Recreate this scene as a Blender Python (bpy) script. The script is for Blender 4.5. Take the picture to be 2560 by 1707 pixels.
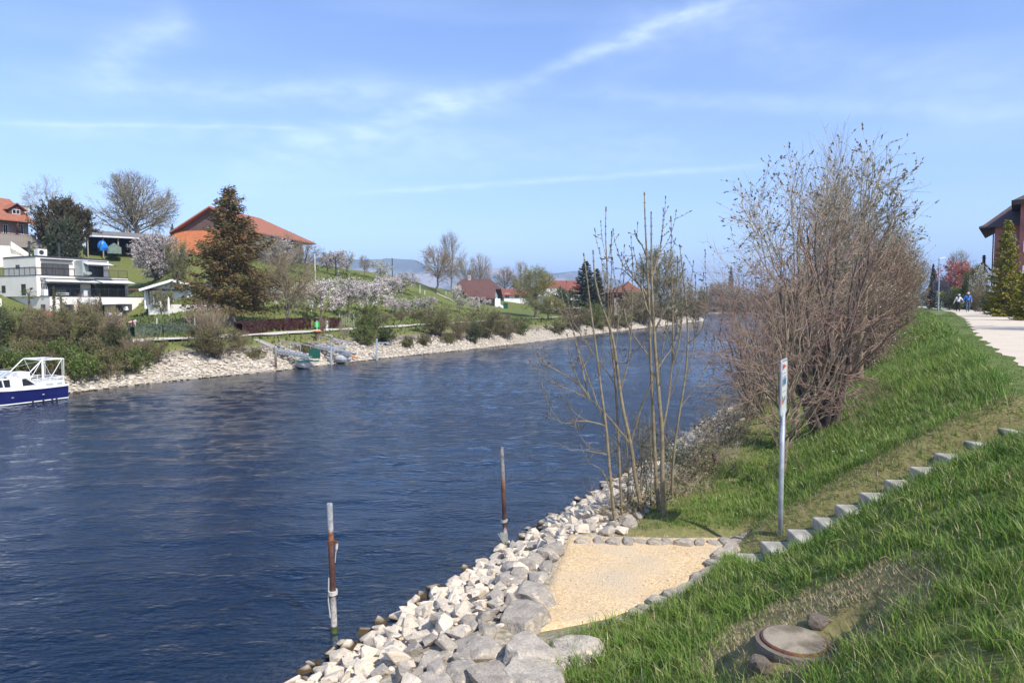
import bpy, bmesh, math, random
import numpy as np
from mathutils import Vector, Matrix

# ------------------------------------------------------------------ camera, sky, sun, exposure
scn = bpy.context.scene
for o in list(bpy.data.objects):
    bpy.data.objects.remove(o)
col = scn.collection
CAMZ = 4.7
PITCH = math.radians(3.068)
FPX = 2560 * 24 / 36.0
cam_data = bpy.data.cameras.new("camera")
cam_data.lens = 24.0
cam_data.sensor_width = 36.0
cam_data.clip_start = 0.05
cam_data.clip_end = 20000
cam = bpy.data.objects.new("camera", cam_data)
cam.location = (0, 0, CAMZ)
cam.rotation_euler = (math.radians(90) - PITCH, 0, 0)
col.objects.link(cam)
scn.camera = cam
scn.view_settings.view_transform = 'Standard'
scn.view_settings.look = 'None'
scn.view_settings.gamma = 1
scn.view_settings.use_curve_mapping = False
scn.view_settings.exposure = 0.5
SUN_EL, SUN_AZ = 47.0, 138.0          # azimuth clockwise from +Y
SUN_STRENGTH, SKY_STRENGTH = 4.4, 0.15

def ray(u, v):
    a = (u - 1280.0) / FPX
    b = -(v - 853.5) / FPX
    cp, sp = math.cos(PITCH), math.sin(PITCH)
    return np.array([a, cp + b * sp, -sp + b * cp])

def P(u, v, Y):
    d = ray(u, v)
    k = Y / d[1]
    return np.array([d[0] * k, Y, CAMZ + d[2] * k])

world = bpy.data.worlds.new("World")
scn.world = world
world.use_nodes = True
wn, wl = world.node_tree.nodes, world.node_tree.links
wn.clear()
w_out = wn.new('ShaderNodeOutputWorld')
w_bg = wn.new('ShaderNodeBackground')
w_bg.inputs['Strength'].default_value = SKY_STRENGTH
sky = wn.new('ShaderNodeTexSky')
sky.sky_type = 'NISHITA'
sky.sun_disc = False
sky.sun_elevation = math.radians(SUN_EL)
sky.sun_rotation = math.radians(SUN_AZ)
sky.altitude = 430
sky.air_density = 1.0
sky.dust_density = 0.6
sky.ozone_density = 2.2
tc = wn.new('ShaderNodeTexCoord')

def wmath(op, a, b=None, clamp=False):
    n = wn.new('ShaderNodeMath'); n.operation = op; n.use_clamp = clamp
    for i, x in enumerate((a, b)):
        if x is None: continue
        if isinstance(x, (int, float)): n.inputs[i].default_value = x
        else: wl.new(x, n.inputs[i])
    return n.outputs[0]

def wdot(vec):
    n = wn.new('ShaderNodeVectorMath'); n.operation = 'DOT_PRODUCT'
    wl.new(tc.outputs['Generated'], n.inputs[0]); n.inputs[1].default_value = tuple(vec)
    return n.outputs['Value']

def wnoise(scale, stretch, detail=4, rot=0.0):
    m = wn.new('ShaderNodeMapping'); m.inputs['Scale'].default_value = stretch
    m.inputs['Rotation'].default_value = (0, rot, 0)
    wl.new(tc.outputs['Generated'], m.inputs['Vector'])
    n = wn.new('ShaderNodeTexNoise'); n.inputs['Scale'].default_value = scale
    n.inputs['Detail'].default_value = detail
    wl.new(m.outputs[0], n.inputs['Vector'])
    return n.outputs['Fac']

def wramp(x, a, b):
    n = wn.new('ShaderNodeMapRange'); n.interpolation_type = 'SMOOTHSTEP'
    n.inputs['From Min'].default_value = a; n.inputs['From Max'].default_value = b
    wl.new(x, n.inputs['Value'])
    return n.outputs[0]

soft = wnoise(9.0, (1, 1, 2.2), 6, 0.3)
fine = wnoise(26.0, (1, 1, 2.6), 5, 0.25)
# vapour trails: (pixel end, pixel end, half width in radians, strength, uses noise)
TRAILS = [((2010, -75), (1250, 222), 0.009, 0.15), ((2150, -130), (1400, 165), 0.035, 0.10),
          ((1330, 200), (380, 505), 0.028, 0.08), ((1500, 150), (500, 440), 0.012, 0.07),
          ((-200, 307), (900, 322), 0.0030, 0.10), ((-300, 318), (1300, 345), 0.014, 0.09),
          ((-200, 200), (1500, 262), 0.020, 0.13), ((1300, 232), (2900, 300), 0.012, 0.08),
          ((700, 496), (2100, 402), 0.0042, 0.14), ((500, 20), (180, 190), 0.022, 0.14),
          ((600, 420), (2000, 350), 0.03, 0.08), ((1700, 90), (2800, 280), 0.03, 0.06)]
total = None
for (a, b, wdt, stren) in TRAILS:
    ra, rb = ray(*a), ray(*b)
    ra /= np.linalg.norm(ra); rb /= np.linalg.norm(rb)
    n = np.cross(ra, rb); n /= np.linalg.norm(n)
    t = rb - ra; L = np.linalg.norm(t); t /= L
    e0, e1 = float(ra @ t), float(rb @ t)
    dist = wdot(n)
    wob = wmath('MULTIPLY', wmath('SUBTRACT', soft, 0.5), wdt * 1.6)
    q = wmath('DIVIDE', wmath('ADD', dist, wob), wdt)
    g = wmath('EXPONENT', wmath('MULTIPLY', wmath('MULTIPLY', q, q), -1.0))
    al = wdot(t)
    m1 = wramp(al, e0, e0 + 0.25 * (e1 - e0))
    m2 = wramp(al, e1, e1 - 0.30 * (e1 - e0))
    s = wmath('MULTIPLY', wmath('MULTIPLY', g, m1), wmath('MULTIPLY', m2, stren))
    s = wmath('MULTIPLY', s, wmath('ADD', wramp(fine, 0.25, 0.75), 0.55))
    # trails only stand in the half of the sky ahead
    s = wmath('MULTIPLY', s, wramp(wdot((0, 1, 0)), 0.0, 0.3))
    total = s if total is None else wmath('ADD', total, s)
veil = wmath('MULTIPLY', wramp(wnoise(3.2, (0.8, 1.0, 5.5), 7, 0.12), 0.42, 0.80), 0.08)
total = wmath('ADD', total, veil, clamp=True)
mixc = wn.new('ShaderNodeMix'); mixc.data_type = 'RGBA'
wl.new(total, mixc.inputs['Factor'])
hs = wn.new('ShaderNodeMix'); hs.data_type = 'RGBA'; hs.blend_type = 'MULTIPLY'
hs.inputs['Factor'].default_value = 1.0
wl.new(sky.outputs[0], hs.inputs['A'])
hs.inputs['B'].default_value = (1.03, 1.03, 1.20, 1)
wl.new(hs.outputs['Result'], mixc.inputs['A'])
mixc.inputs['B'].default_value = (7.2, 8.2, 9.8, 1)
wl.new(mixc.outputs['Result'], w_bg.inputs['Color'])
wl.new(w_bg.outputs[0], w_out.inputs['Surface'])

sun_data = bpy.data.lights.new("sun", 'SUN')
sun_data.energy = SUN_STRENGTH
sun_data.angle = math.radians(0.53)
sun_data.color = (1.0, 0.955, 0.88)
sun = bpy.data.objects.new("sun", sun_data)
_e, _a = math.radians(SUN_EL), math.radians(SUN_AZ)
sdir = Vector((math.cos(_e) * math.sin(_a), math.cos(_e) * math.cos(_a), math.sin(_e)))
sun.rotation_euler = sdir.to_track_quat('Z', 'Y').to_euler()
sun.location = (20, -30, 60)
col.objects.link(sun)

# ------------------------------------------------------------------ helpers: mesh, objects, tags
class MG:
    """gathers faces of any size, with material slots, and links ONE mesh object"""
    def __init__(self):
        self.V = []; self.F = []; self.n = 0
    def add(self, V, F, m=0):
        V = np.asarray(V, dtype=np.float64).reshape(-1, 3)
        F = np.asarray(F, dtype=np.int64)
        self.V.append(V); self.F.append((F + self.n, m)); self.n += len(V)
        return self
    def faces(self, V, polys, m=0):
        V = np.asarray(V, dtype=np.float64).reshape(-1, 3)
        base = self.n
        self.V.append(V); self.n += len(V)
        for p in polys:
            self.F.append((np.asarray([p], dtype=np.int64) + base, m))
        return self
    def box(self, x0, x1, y0, y1, z0, z1, m=0):
        V = [(x, y, z) for z in (z0, z1) for y in (y0, y1) for x in (x0, x1)]
        return self.add(V, [(0, 2, 3, 1), (4, 5, 7, 6), (0, 1, 5, 4), (2, 6, 7, 3), (0, 4, 6, 2), (1, 3, 7, 5)], m)
    def bar(self, a, b, w, h=None, m=0, up=(0, 0, 1)):
        """square bar from a to b"""
        a = np.array(a, float); b = np.array(b, float); h = w if h is None else h
        d = b - a; d /= (np.linalg.norm(d) + 1e-9)
        x = np.cross(d, up)
        if np.linalg.norm(x) < 1e-3: x = np.cross(d, (1, 0, 0))
        x /= np.linalg.norm(x); y = np.cross(x, d)
        V = []
        for p in (a, b):
            for sx, sy in ((-1, -1), (1, -1), (1, 1), (-1, 1)):
                V.append(p + x * sx * w / 2 + y * sy * h / 2)
        return self.add(V, [(0, 1, 2, 3), (7, 6, 5, 4), (0, 4, 5, 1), (1, 5, 6, 2), (2, 6, 7, 3), (3, 7, 4, 0)], m)
    def tube(self, pts, rad, k=8, m=0, cap=True):
        pts = np.asarray(pts, float)
        rad = np.full(len(pts), rad, float) if np.isscalar(rad) else np.asarray(rad, float)
        V, F = tubes(pts[None], rad[None], k)
        base = self.n
        self.add(V, F, m)
        if cap:
            n = len(pts)
            self.F.append((np.array([[base + j for j in range(k)][::-1]]), m))
            self.F.append((np.array([[base + (n - 1) * k + j for j in range(k)]]), m))
        return self
    def lathe(self, prof, k=12, m=0, c=(0, 0, 0)):
        V = []
        for r, z in prof:
            for j in range(k):
                a = 2 * math.pi * j / k
                V.append((c[0] + r * math.cos(a), c[1] + r * math.sin(a), c[2] + z))
        F = []
        for i in range(len(prof) - 1):
            for j in range(k):
                F.append((i * k + j, i * k + (j + 1) % k, (i + 1) * k + (j + 1) % k, (i + 1) * k + j))
        base = self.n
        self.add(V, F, m)
        self.F.append((np.array([[base + j for j in range(k)][::-1]]), m))
        self.F.append((np.array([[base + (len(prof) - 1) * k + j for j in range(k)]]), m))
        return self
    def mesh(self, name, mats, smooth=False):
        me = bpy.data.meshes.new(name)
        if self.n:
            V = np.concatenate(self.V)
            loops = np.concatenate([f.ravel() for f, _ in self.F])
            tot = np.concatenate([np.full(len(f), f.shape[1]) for f, _ in self.F])
            mi = np.concatenate([np.full(len(f), m) for f, m in self.F])
            st = np.concatenate([[0], np.cumsum(tot)[:-1]])
            me.vertices.add(len(V)); me.vertices.foreach_set('co', V.ravel().astype(np.float32))
            me.loops.add(len(loops)); me.loops.foreach_set('vertex_index', loops.astype(np.int32))
            me.polygons.add(len(tot))
            me.polygons.foreach_set('loop_start', st.astype(np.int32))
            me.polygons.foreach_set('loop_total', tot.astype(np.int32))
            me.polygons.foreach_set('material_index', mi.astype(np.int32))
            me.polygons.foreach_set('use_smooth', np.full(len(tot), bool(smooth)))
            me.update(calc_edges=True)
        if not isinstance(mats, (list, tuple)): mats = [mats]
        for mt in mats: me.materials.append(mt)
        return me
    def obj(self, name, mats, parent=None, loc=None, smooth=False):
        return link(name, self.mesh(name, mats, smooth), parent, loc)

def link(name, data, parent=None, loc=None, rotz=None):
    o = bpy.data.objects.new(name, data)
    col.objects.link(o)
    if parent is not None: o.parent = parent
    if loc is not None: o.location = tuple(loc)
    if rotz is not None: o.rotation_euler = (0, 0, rotz)
    return o

def tag(o, label=None, cat=None, group=None, kind=None):
    if label: o['label'] = label
    if cat: o['category'] = cat
    if group: o['group'] = group
    if kind: o['kind'] = kind
    return o

def thing(name, loc, label, cat, rotz=0.0, group=None, scale=None):
    o = link(name, None, None, loc, rotz)
    o.empty_display_size = 0.3
    if scale is not None: o.scale = scale
    return tag(o, label, cat, group)

def copy_thing(root, loc, rotz=0.0, scale=(1, 1, 1), label=None, cat=None, group=None):
    r = root.copy(); col.objects.link(r)
    r.location = tuple(loc); r.rotation_euler = (0, 0, rotz); r.scale = scale
    for k in ('label', 'category', 'group'):
        if k in r: del r[k]
    tag(r, label, cat, group)
    for ch in list(root.children):
        c = ch.copy(); col.objects.link(c); c.parent = r
        for g in list(ch.children):
            d = g.copy(); col.objects.link(d); d.parent = c
    return r

def tubes(Pt, R, k):
    """Pt (N,n,3), R (N,n) -> verts, quad faces"""
    N, n, _ = Pt.shape
    T = np.gradient(Pt, axis=1)
    T /= (np.linalg.norm(T, axis=2, keepdims=True) + 1e-9)
    ref = np.tile(np.array([0.37, 0.21, 0.9]), (N, n, 1))
    par = np.abs((T * ref).sum(2)) > 0.93
    ref[par] = (1, 0.1, 0)
    A = np.cross(T, ref); A /= (np.linalg.norm(A, axis=2, keepdims=True) + 1e-9)
    B = np.cross(T, A)
    ang = np.arange(k) * 2 * np.pi / k
    ca, sa = np.cos(ang), np.sin(ang)
    V = Pt[:, :, None, :] + R[:, :, None, None] * (A[:, :, None, :] * ca[None, None, :, None] + B[:, :, None, :] * sa[None, None, :, None])
    idx = np.arange(N * n * k).reshape(N, n, k)
    a = idx[:, :-1, :]; b = np.roll(idx, -1, 2)[:, :-1, :]
    c = np.roll(idx, -1, 2)[:, 1:, :]; d = idx[:, 1:, :]
    F = np.stack([a, b, c, d], -1).reshape(-1, 4)
    return V.reshape(-1, 3), F

def leafquads(rng, C, sx, sy, D=None):
    """quads centred on C (M,3); long axis D or random"""
    M = len(C)
    if D is None:
        D = rng.normal(size=(M, 3))
    D = D / (np.linalg.norm(D, axis=1, keepdims=True) + 1e-9)
    r = rng.normal(size=(M, 3))
    A = np.cross(D, r); A /= (np.linalg.norm(A, axis=1, keepdims=True) + 1e-9)
    sx = np.broadcast_to(sx, (M,))[:, None]; sy = np.broadcast_to(sy, (M,))[:, None]
    V = np.stack([C - D * sx, C + A * sy, C + D * sx, C - A * sy], 1)
    F = np.arange(M * 4).reshape(M, 4)
    return V.reshape(-1, 3), F

# ------------------------------------------------------------------ materials
def mat_new(name):
    m = bpy.data.materials.new(name); m.use_nodes = True
    nt = m.node_tree; nt.nodes.clear()
    out = nt.nodes.new('ShaderNodeOutputMaterial')
    b = nt.nodes.new('ShaderNodeBsdfPrincipled')
    nt.links.new(b.outputs[0], out.inputs['Surface'])
    return m, nt, b, out

def N(nt, t, **kw):
    n = nt.nodes.new(t)
    for k, v in kw.items():
        if k.startswith('i_'):
            n.inputs[k[2:].replace('_', ' ')].default_value = v
        else: setattr(n, k, v)
    return n

def mix_rgb(nt, fac, a, b, blend='MIX'):
    n = nt.nodes.new('ShaderNodeMix'); n.data_type = 'RGBA'; n.blend_type = blend
    for key, x in (('Factor', fac), ('A', a), ('B', b)):
        s = n.inputs[key] if key != 'Factor' else n.inputs[0]
        if isinstance(x, (int, float)): s.default_value = x
        elif isinstance(x, tuple): s.default_value = (*x[:3], 1)
        else: nt.links.new(x, s)
    return n.outputs['Result']

def noise_fac(nt, scale, lo=0.35, hi=0.65, detail=3, coord='Object', mapping=None, dist=0.0):
    t = nt.nodes.new('ShaderNodeTexCoord')
    src = t.outputs[coord]
    if mapping:
        mp = nt.nodes.new('ShaderNodeMapping'); mp.inputs['Scale'].default_value = mapping
        nt.links.new(src, mp.inputs['Vector']); src = mp.outputs[0]
    n = nt.nodes.new('ShaderNodeTexNoise'); n.inputs['Scale'].default_value = scale
    n.inputs['Detail'].default_value = detail; n.inputs['Distortion'].default_value = dist
    nt.links.new(src, n.inputs['Vector'])
    r = nt.nodes.new('ShaderNodeMapRange'); r.inputs['From Min'].default_value = lo; r.inputs['From Max'].default_value = hi
    nt.links.new(n.outputs['Fac'], r.inputs['Value'])
    return r.outputs[0], n.outputs['Fac']

def pm(name, c1, c2=None, scale=3.0, rough=0.8, bump=0.0, bscale=None, spec=0.3, metal=0.0, c3=None, scale3=0.5, lo=0.35, hi=0.65, mapping=None, bdist=0.02, coord='Object'):
    m, nt, b, out = mat_new(name)
    b.inputs['Roughness'].default_value = rough
    b.inputs['Specular IOR Level'].default_value = spec
    b.inputs['Metallic'].default_value = metal
    if c2 is None: c2 = tuple(x * 0.8 for x in c1)
    f, raw = noise_fac(nt, scale, lo, hi, 5, coord, mapping)
    c = mix_rgb(nt, f, c1, c2)
    if c3 is not None:
        f3, _ = noise_fac(nt, scale3, 0.48, 0.66, 4, coord)
        c = mix_rgb(nt, f3, c, c3)
    nt.links.new(c, b.inputs['Base Color'])
    if bump:
        f2, raw2 = noise_fac(nt, bscale or scale * 3, 0, 1, 6, coord, mapping)
        bp = nt.nodes.new('ShaderNodeBump'); bp.inputs['Strength'].default_value = bump
        bp.inputs['Distance'].default_value = bdist
        nt.links.new(raw2, bp.inputs['Height']); nt.links.new(bp.outputs[0], b.inputs['Normal'])
    return m

def leafmat(name, c1, c2, c3=None, scale=1.5, trans=0.25, rough=0.6):
    """thin leaves and petals: diffuse with some light let through"""
    m, nt, b, out = mat_new(name)
    f, _ = noise_fac(nt, scale, 0.35, 0.65, 4)
    c = mix_rgb(nt, f, c1, c2)
    if c3 is not None:
        f3, _ = noise_fac(nt, scale * 5, 0.5, 0.62, 2)
        c = mix_rgb(nt, f3, c, c3)
    # each object a little different
    oi = nt.nodes.new('ShaderNodeObjectInfo')
    mr = nt.nodes.new('ShaderNodeMapRange'); mr.inputs['To Min'].default_value = 0.8; mr.inputs['To Max'].default_value = 1.2
    nt.links.new(oi.outputs['Random'], mr.inputs['Value'])
    hsv = nt.nodes.new('ShaderNodeHueSaturation'); nt.links.new(mr.outputs[0], hsv.inputs['Value']); nt.links.new(c, hsv.inputs['Color'])
    c = hsv.outputs[0]
    nt.links.new(c, b.inputs['Base Color'])
    b.inputs['Roughness'].default_value = rough; b.inputs['Specular IOR Level'].default_value = 0.25
    if trans > 0:
        tr = nt.nodes.new('ShaderNodeBsdfTranslucent'); nt.links.new(c, tr.inputs['Color'])
        mx = nt.nodes.new('ShaderNodeMixShader'); mx.inputs[0].default_value = trans
        nt.links.new(b.outputs[0], mx.inputs[1]); nt.links.new(tr.outputs[0], mx.inputs[2])
        nt.links.new(mx.outputs[0], out.inputs['Surface'])
    return m

M = {}
M['bark_grey'] = pm('bark_grey', (0.24, 0.21, 0.17), (0.13, 0.11, 0.085), 9, 0.9, 0.4)
M['bark_olive'] = pm('bark_olive', (0.27, 0.225, 0.14), (0.16, 0.125, 0.075), 12, 0.8, 0.3)
M['bark_dark'] = pm('bark_dark', (0.085, 0.068, 0.055), (0.16, 0.13, 0.10), 6, 0.95, 0.4)
M['twig_red'] = pm('twig_red', (0.21, 0.125, 0.095), (0.31, 0.215, 0.15), 1.5, 0.7)
M['twig_brown'] = pm('twig_brown', (0.21, 0.155, 0.10), (0.29, 0.225, 0.145), 1.2, 0.8)
M['twig_grey'] = pm('twig_grey', (0.32, 0.28, 0.22), (0.22, 0.185, 0.145), 2, 0.8)
M['twig_pale'] = pm('twig_pale', (0.40, 0.34, 0.25), (0.27, 0.22, 0.16), 2, 0.85)
M['catkin'] = leafmat('catkin', (0.27, 0.24, 0.16), (0.19, 0.17, 0.11), scale=2)
M['bud_green'] = leafmat('bud_green', (0.20, 0.20, 0.075), (0.27, 0.25, 0.11), (0.15, 0.15, 0.05), scale=1)
M['leaf_olive'] = leafmat('leaf_olive', (0.12, 0.135, 0.04), (0.17, 0.17, 0.065), (0.20, 0.13, 0.07), scale=.8)
M['leaf_yellow'] = leafmat('leaf_yellow', (0.30, 0.30, 0.06), (0.22, 0.25, 0.07), (0.36, 0.33, 0.12), scale=.7)
M['leaf_fresh'] = leafmat('leaf_fresh', (0.11, 0.165, 0.03), (0.07, 0.11, 0.025), (0.16, 0.20, 0.05), scale=1)
M['leaf_dark'] = leafmat('leaf_dark', (0.035, 0.055, 0.018), (0.06, 0.085, 0.025), (0.09, 0.11, 0.035), scale=1.2, trans=0.12)
M['leaf_greyg'] = leafmat('leaf_greyg', (0.11, 0.14, 0.09), (0.06, 0.08, 0.04), (0.17, 0.20, 0.14), scale=4, trans=0.15)
M['leaf_purple'] = leafmat('leaf_purple', (0.075, 0.022, 0.026), (0.055, 0.018, 0.022), (0.08, 0.06, 0.02), scale=.5, trans=0.15)
M['leaf_red'] = leafmat('leaf_red', (0.58, 0.19, 0.17), (0.48, 0.17, 0.13), (0.26, 0.14, 0.08), scale=.8)
M['leaf_brown'] = leafmat('leaf_brown', (0.19, 0.13, 0.075), (0.27, 0.20, 0.125), (0.12, 0.11, 0.04), scale=1.2)
M['blossom'] = leafmat('blossom', (0.80, 0.75, 0.72), (0.66, 0.59, 0.55), (0.42, 0.33, 0.26), scale=1.1, trans=0.3)
M['blossom_cream'] = leafmat('blossom_cream', (0.66, 0.64, 0.50), (0.48, 0.48, 0.34), (0.32, 0.34, 0.16), scale=1.1, trans=0.3)
M['conifer'] = leafmat('conifer', (0.100, 0.098, 0.034), (0.135, 0.105, 0.042), (0.20, 0.10, 0.045), scale=.7, trans=0.08)
M['conifer_dark'] = leafmat('conifer_dark', (0.028, 0.042, 0.018), (0.05, 0.058, 0.024), (0.075, 0.07, 0.03), scale=.8, trans=0.05)
M['yew'] = leafmat('yew', (0.075, 0.062, 0.022), (0.115, 0.080, 0.028), (0.04, 0.042, 0.018), scale=.6, trans=0.05)
M['yew_green'] = leafmat('yew_green', (0.045, 0.060, 0.028), (0.07, 0.085, 0.04), (0.03, 0.04, 0.018), scale=.8, trans=0.05)
M['cedar_gold'] = leafmat('cedar_gold', (0.38, 0.32, 0.045), (0.20, 0.20, 0.035), (0.09, 0.095, 0.022), scale=2.5, trans=0.1)
M['palm_leaf'] = leafmat('palm_leaf', (0.12, 0.14, 0.03), (0.06, 0.08, 0.02), scale=2)
M['wood_grey'] = pm('wood_grey', (0.36, 0.32, 0.27), (0.24, 0.21, 0.18), 6, 0.9, mapping=(6, 6, 0.6), bump=.2)
M['wood_brown'] = pm('wood_brown', (0.14, 0.055, 0.035), (0.09, 0.04, 0.03), 5, 0.7)
M['wood_dark'] = pm('wood_dark', (0.055, 0.04, 0.032), (0.03, 0.024, 0.02), 5, 0.8)
M['slate_brown'] = pm('slate_brown', (0.15, 0.095, 0.08), (0.11, 0.07, 0.06), 2, 0.7)
M['concrete_white'] = pm('concrete_white', (0.80, 0.74, 0.65), (0.68, 0.63, 0.55), .35, 0.85, bump=.1, bscale=8, lo=.3, hi=.75)
M['render_white'] = pm('render_white', (0.80, 0.79, 0.76), (0.72, 0.71, 0.68), .6, 0.85)
M['white_paint'] = pm('white_paint', (0.82, 0.82, 0.80), (0.72, 0.72, 0.70), 2, 0.4, spec=.5)
M['render_pink'] = pm('render_pink', (0.52, 0.20, 0.175), (0.45, 0.17, 0.15), .6, 0.9, bump=.1, bscale=30)
M['concrete'] = pm('concrete', (0.46, 0.43, 0.38), (0.36, 0.335, 0.29), 5, 0.9, bump=.35, bscale=60, c3=(0.27, 0.25, 0.20), scale3=2.2, bdist=.01)
M['concrete_grey'] = pm('concrete_grey', (0.30, 0.29, 0.275), (0.20, 0.195, 0.185), 4, 0.9, bump=.3, bscale=40)
M['dark_frame'] = pm('dark_frame', (0.03, 0.032, 0.035), (0.045, 0.045, 0.05), 3, 0.45, spec=.5)
M['glass_dark'] = pm('glass_dark', (0.018, 0.02, 0.022), (0.03, 0.032, 0.035), .7, 0.06, spec=.6)
M['glass_clear'] = pm('glass_clear', (0.42, 0.45, 0.42), (0.36, 0.39, 0.37), 1, 0.1, spec=.6)
M['curtain'] = pm('curtain', (0.10, 0.095, 0.09), (0.05, 0.048, 0.046), 3, 0.8, mapping=(8, 8, .2))
M['awning'] = pm('awning', (0.62, 0.62, 0.60), (0.54, 0.54, 0.53), 1, 0.8)
M['galv'] = pm('galv', (0.33, 0.36, 0.38), (0.25, 0.275, 0.295), 9, 0.5, bump=.05, spec=.4, metal=.15, mapping=(1, 1, .35), c3=(0.42, 0.44, 0.45), scale3=5)
M['white_metal'] = pm('white_metal', (0.78, 0.78, 0.76), (0.66, 0.67, 0.67), 3, 0.35, spec=.5)
M['rust'] = pm('rust', (0.20, 0.075, 0.035), (0.10, 0.045, 0.03), 9, 0.85, bump=.3)
M['tarp_blue'] = pm('tarp_blue', (0.02, 0.22, 0.72), (0.02, 0.16, 0.55), 2, 0.4)
M['hull_blue'] = pm('hull_blue', (0.008, 0.010, 0.075), (0.012, 0.016, 0.095), .8, 0.15, spec=.6)
M['white_gel'] = pm('white_gel', (0.82, 0.83, 0.83), (0.76, 0.77, 0.78), 1, 0.2, spec=.5)
M['rope'] = pm('rope', (0.55, 0.52, 0.44), (0.42, 0.40, 0.34), 30, 0.9)
M['orange_wood'] = pm('orange_wood', (0.62, 0.27, 0.10), (0.48, 0.20, 0.08), 8, 0.8)
M['green_paint'] = pm('green_paint', (0.015, 0.10, 0.065), (0.012, 0.07, 0.05), 3, 0.4)
M['red_paint'] = pm('red_paint', (0.55, 0.03, 0.03), (0.45, 0.03, 0.03), 3, 0.4)
M['skin'] = pm('skin', (0.55, 0.33, 0.24), (0.48, 0.27, 0.19), 3, 0.6)
M['hair_white'] = pm('hair_white', (0.62, 0.60, 0.57), (0.50, 0.48, 0.45), 8, 0.8)
M['cloth_white'] = pm('cloth_white', (0.78, 0.77, 0.76), (0.68, 0.67, 0.67), 6, 0.9)
M['cloth_blue'] = pm('cloth_blue', (0.07, 0.26, 0.70), (0.05, 0.20, 0.58), 5, 0.9)
M['cloth_black'] = pm('cloth_black', (0.045, 0.04, 0.045), (0.03, 0.027, 0.03), 5, 0.9)
M['cloth_navy'] = pm('cloth_navy', (0.012, 0.014, 0.05), (0.01, 0.012, 0.04), 5, 0.9)
M['denim'] = pm('denim', (0.10, 0.15, 0.21), (0.06, 0.09, 0.14), 5, 0.9)
M['cloth_red'] = pm('cloth_red', (0.62, 0.06, 0.04), (0.5, 0.05, 0.04), 5, 0.9)
M['cloth_pink'] = pm('cloth_pink', (0.75, 0.40, 0.42), (0.65, 0.33, 0.35), 5, 0.9)
M['sign_face'] = pm('sign_face', (0.60, 0.60, 0.52), (0.52, 0.53, 0.46), 4, 0.45, spec=.4)
M['print_red'] = pm('print_red', (0.55, 0.07, 0.04), (0.48, 0.06, 0.04), 4, 0.5)
M['print_blue'] = pm('print_blue', (0.04, 0.16, 0.27), (0.035, 0.12, 0.22), 4, 0.5)
M['print_black'] = pm('print_black', (0.03, 0.03, 0.03), (0.05, 0.05, 0.05), 4, 0.5)
M['straw'] = leafmat('straw', (0.42, 0.34, 0.19), (0.33, 0.25, 0.13), (0.5, 0.43, 0.28), scale=3, trans=.15)
M['flower_white'] = leafmat('flower_white', (0.75, 0.70, 0.74), (0.65, 0.6, 0.62), scale=3)

def roofmat(name, c1, c2, course=0.33, c3=None):
    """clay tiles seen from afar: courses as relief and tile-to-tile colour"""
    m, nt, b, out = mat_new(name)
    b.inputs['Roughness'].default_value = 0.85; b.inputs['Specular IOR Level'].default_value = .2
    t = nt.nodes.new('ShaderNodeTexCoord')
    vor = nt.nodes.new('ShaderNodeTexVoronoi'); vor.inputs['Scale'].default_value = 3.0
    nt.links.new(t.outputs['Object'], vor.inputs['Vector'])
    f, _ = noise_fac(nt, 0.5, 0.3, 0.7, 5)
    c = mix_rgb(nt, f, c1, c2)
    sep = nt.nodes.new('ShaderNodeSeparateColor'); nt.links.new(vor.outputs['Color'], sep.inputs[0])
    c = mix_rgb(nt, sep.outputs[0], c, c3 or tuple(x * .72 for x in c2))
    n2 = nt.nodes.new('ShaderNodeMix'); n2.data_type = 'RGBA'; n2.inputs[0].default_value = 0.45
    nt.links.new(mix_rgb(nt, f, c1, c2), n2.inputs['A']); nt.links.new(c, n2.inputs['B'])
    nt.links.new(n2.outputs['Result'], b.inputs['Base Color'])
    sx = nt.nodes.new('ShaderNodeSeparateXYZ'); nt.links.new(t.outputs['Object'], sx.inputs[0])
    mt = nt.nodes.new('ShaderNodeMath'); mt.operation = 'DIVIDE'; mt.inputs[1].default_value = course * .55
    nt.links.new(sx.outputs['Z'], mt.inputs[0])
    fr = nt.nodes.new('ShaderNodeMath'); fr.operation = 'FRACT'; nt.links.new(mt.outputs[0], fr.inputs[0])
    bp = nt.nodes.new('ShaderNodeBump'); bp.inputs['Strength'].default_value = 0.9; bp.inputs['Distance'].default_value = 0.06
    bp.invert = True
    nt.links.new(fr.outputs[0], bp.inputs['Height']); nt.links.new(bp.outputs[0], b.inputs['Normal'])
    return m
M['roof_orange'] = roofmat('roof_orange', (0.52, 0.18, 0.065), (0.43, 0.15, 0.065))
M['roof_orange2'] = roofmat('roof_orange2', (0.39, 0.145, 0.08), (0.33, 0.14, 0.085))
M['roof_red'] = roofmat('roof_red', (0.30, 0.10, 0.065), (0.24, 0.085, 0.06))
M['roof_brown'] = roofmat('roof_brown', (0.15, 0.075, 0.06), (0.12, 0.065, 0.055))
M['roof_brownred'] = roofmat('roof_brownred', (0.24, 0.095, 0.06), (0.20, 0.085, 0.06))
M['roof_dark'] = roofmat('roof_dark', (0.13, 0.085, 0.075), (0.10, 0.07, 0.065), .4)
M['roof_sheet'] = pm('roof_sheet', (0.22, 0.195, 0.175), (0.17, 0.15, 0.14), 1, 0.7)
M['roof_slate'] = pm('roof_slate', (0.075, 0.08, 0.09), (0.055, 0.06, 0.07), 2, 0.55)
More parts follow.
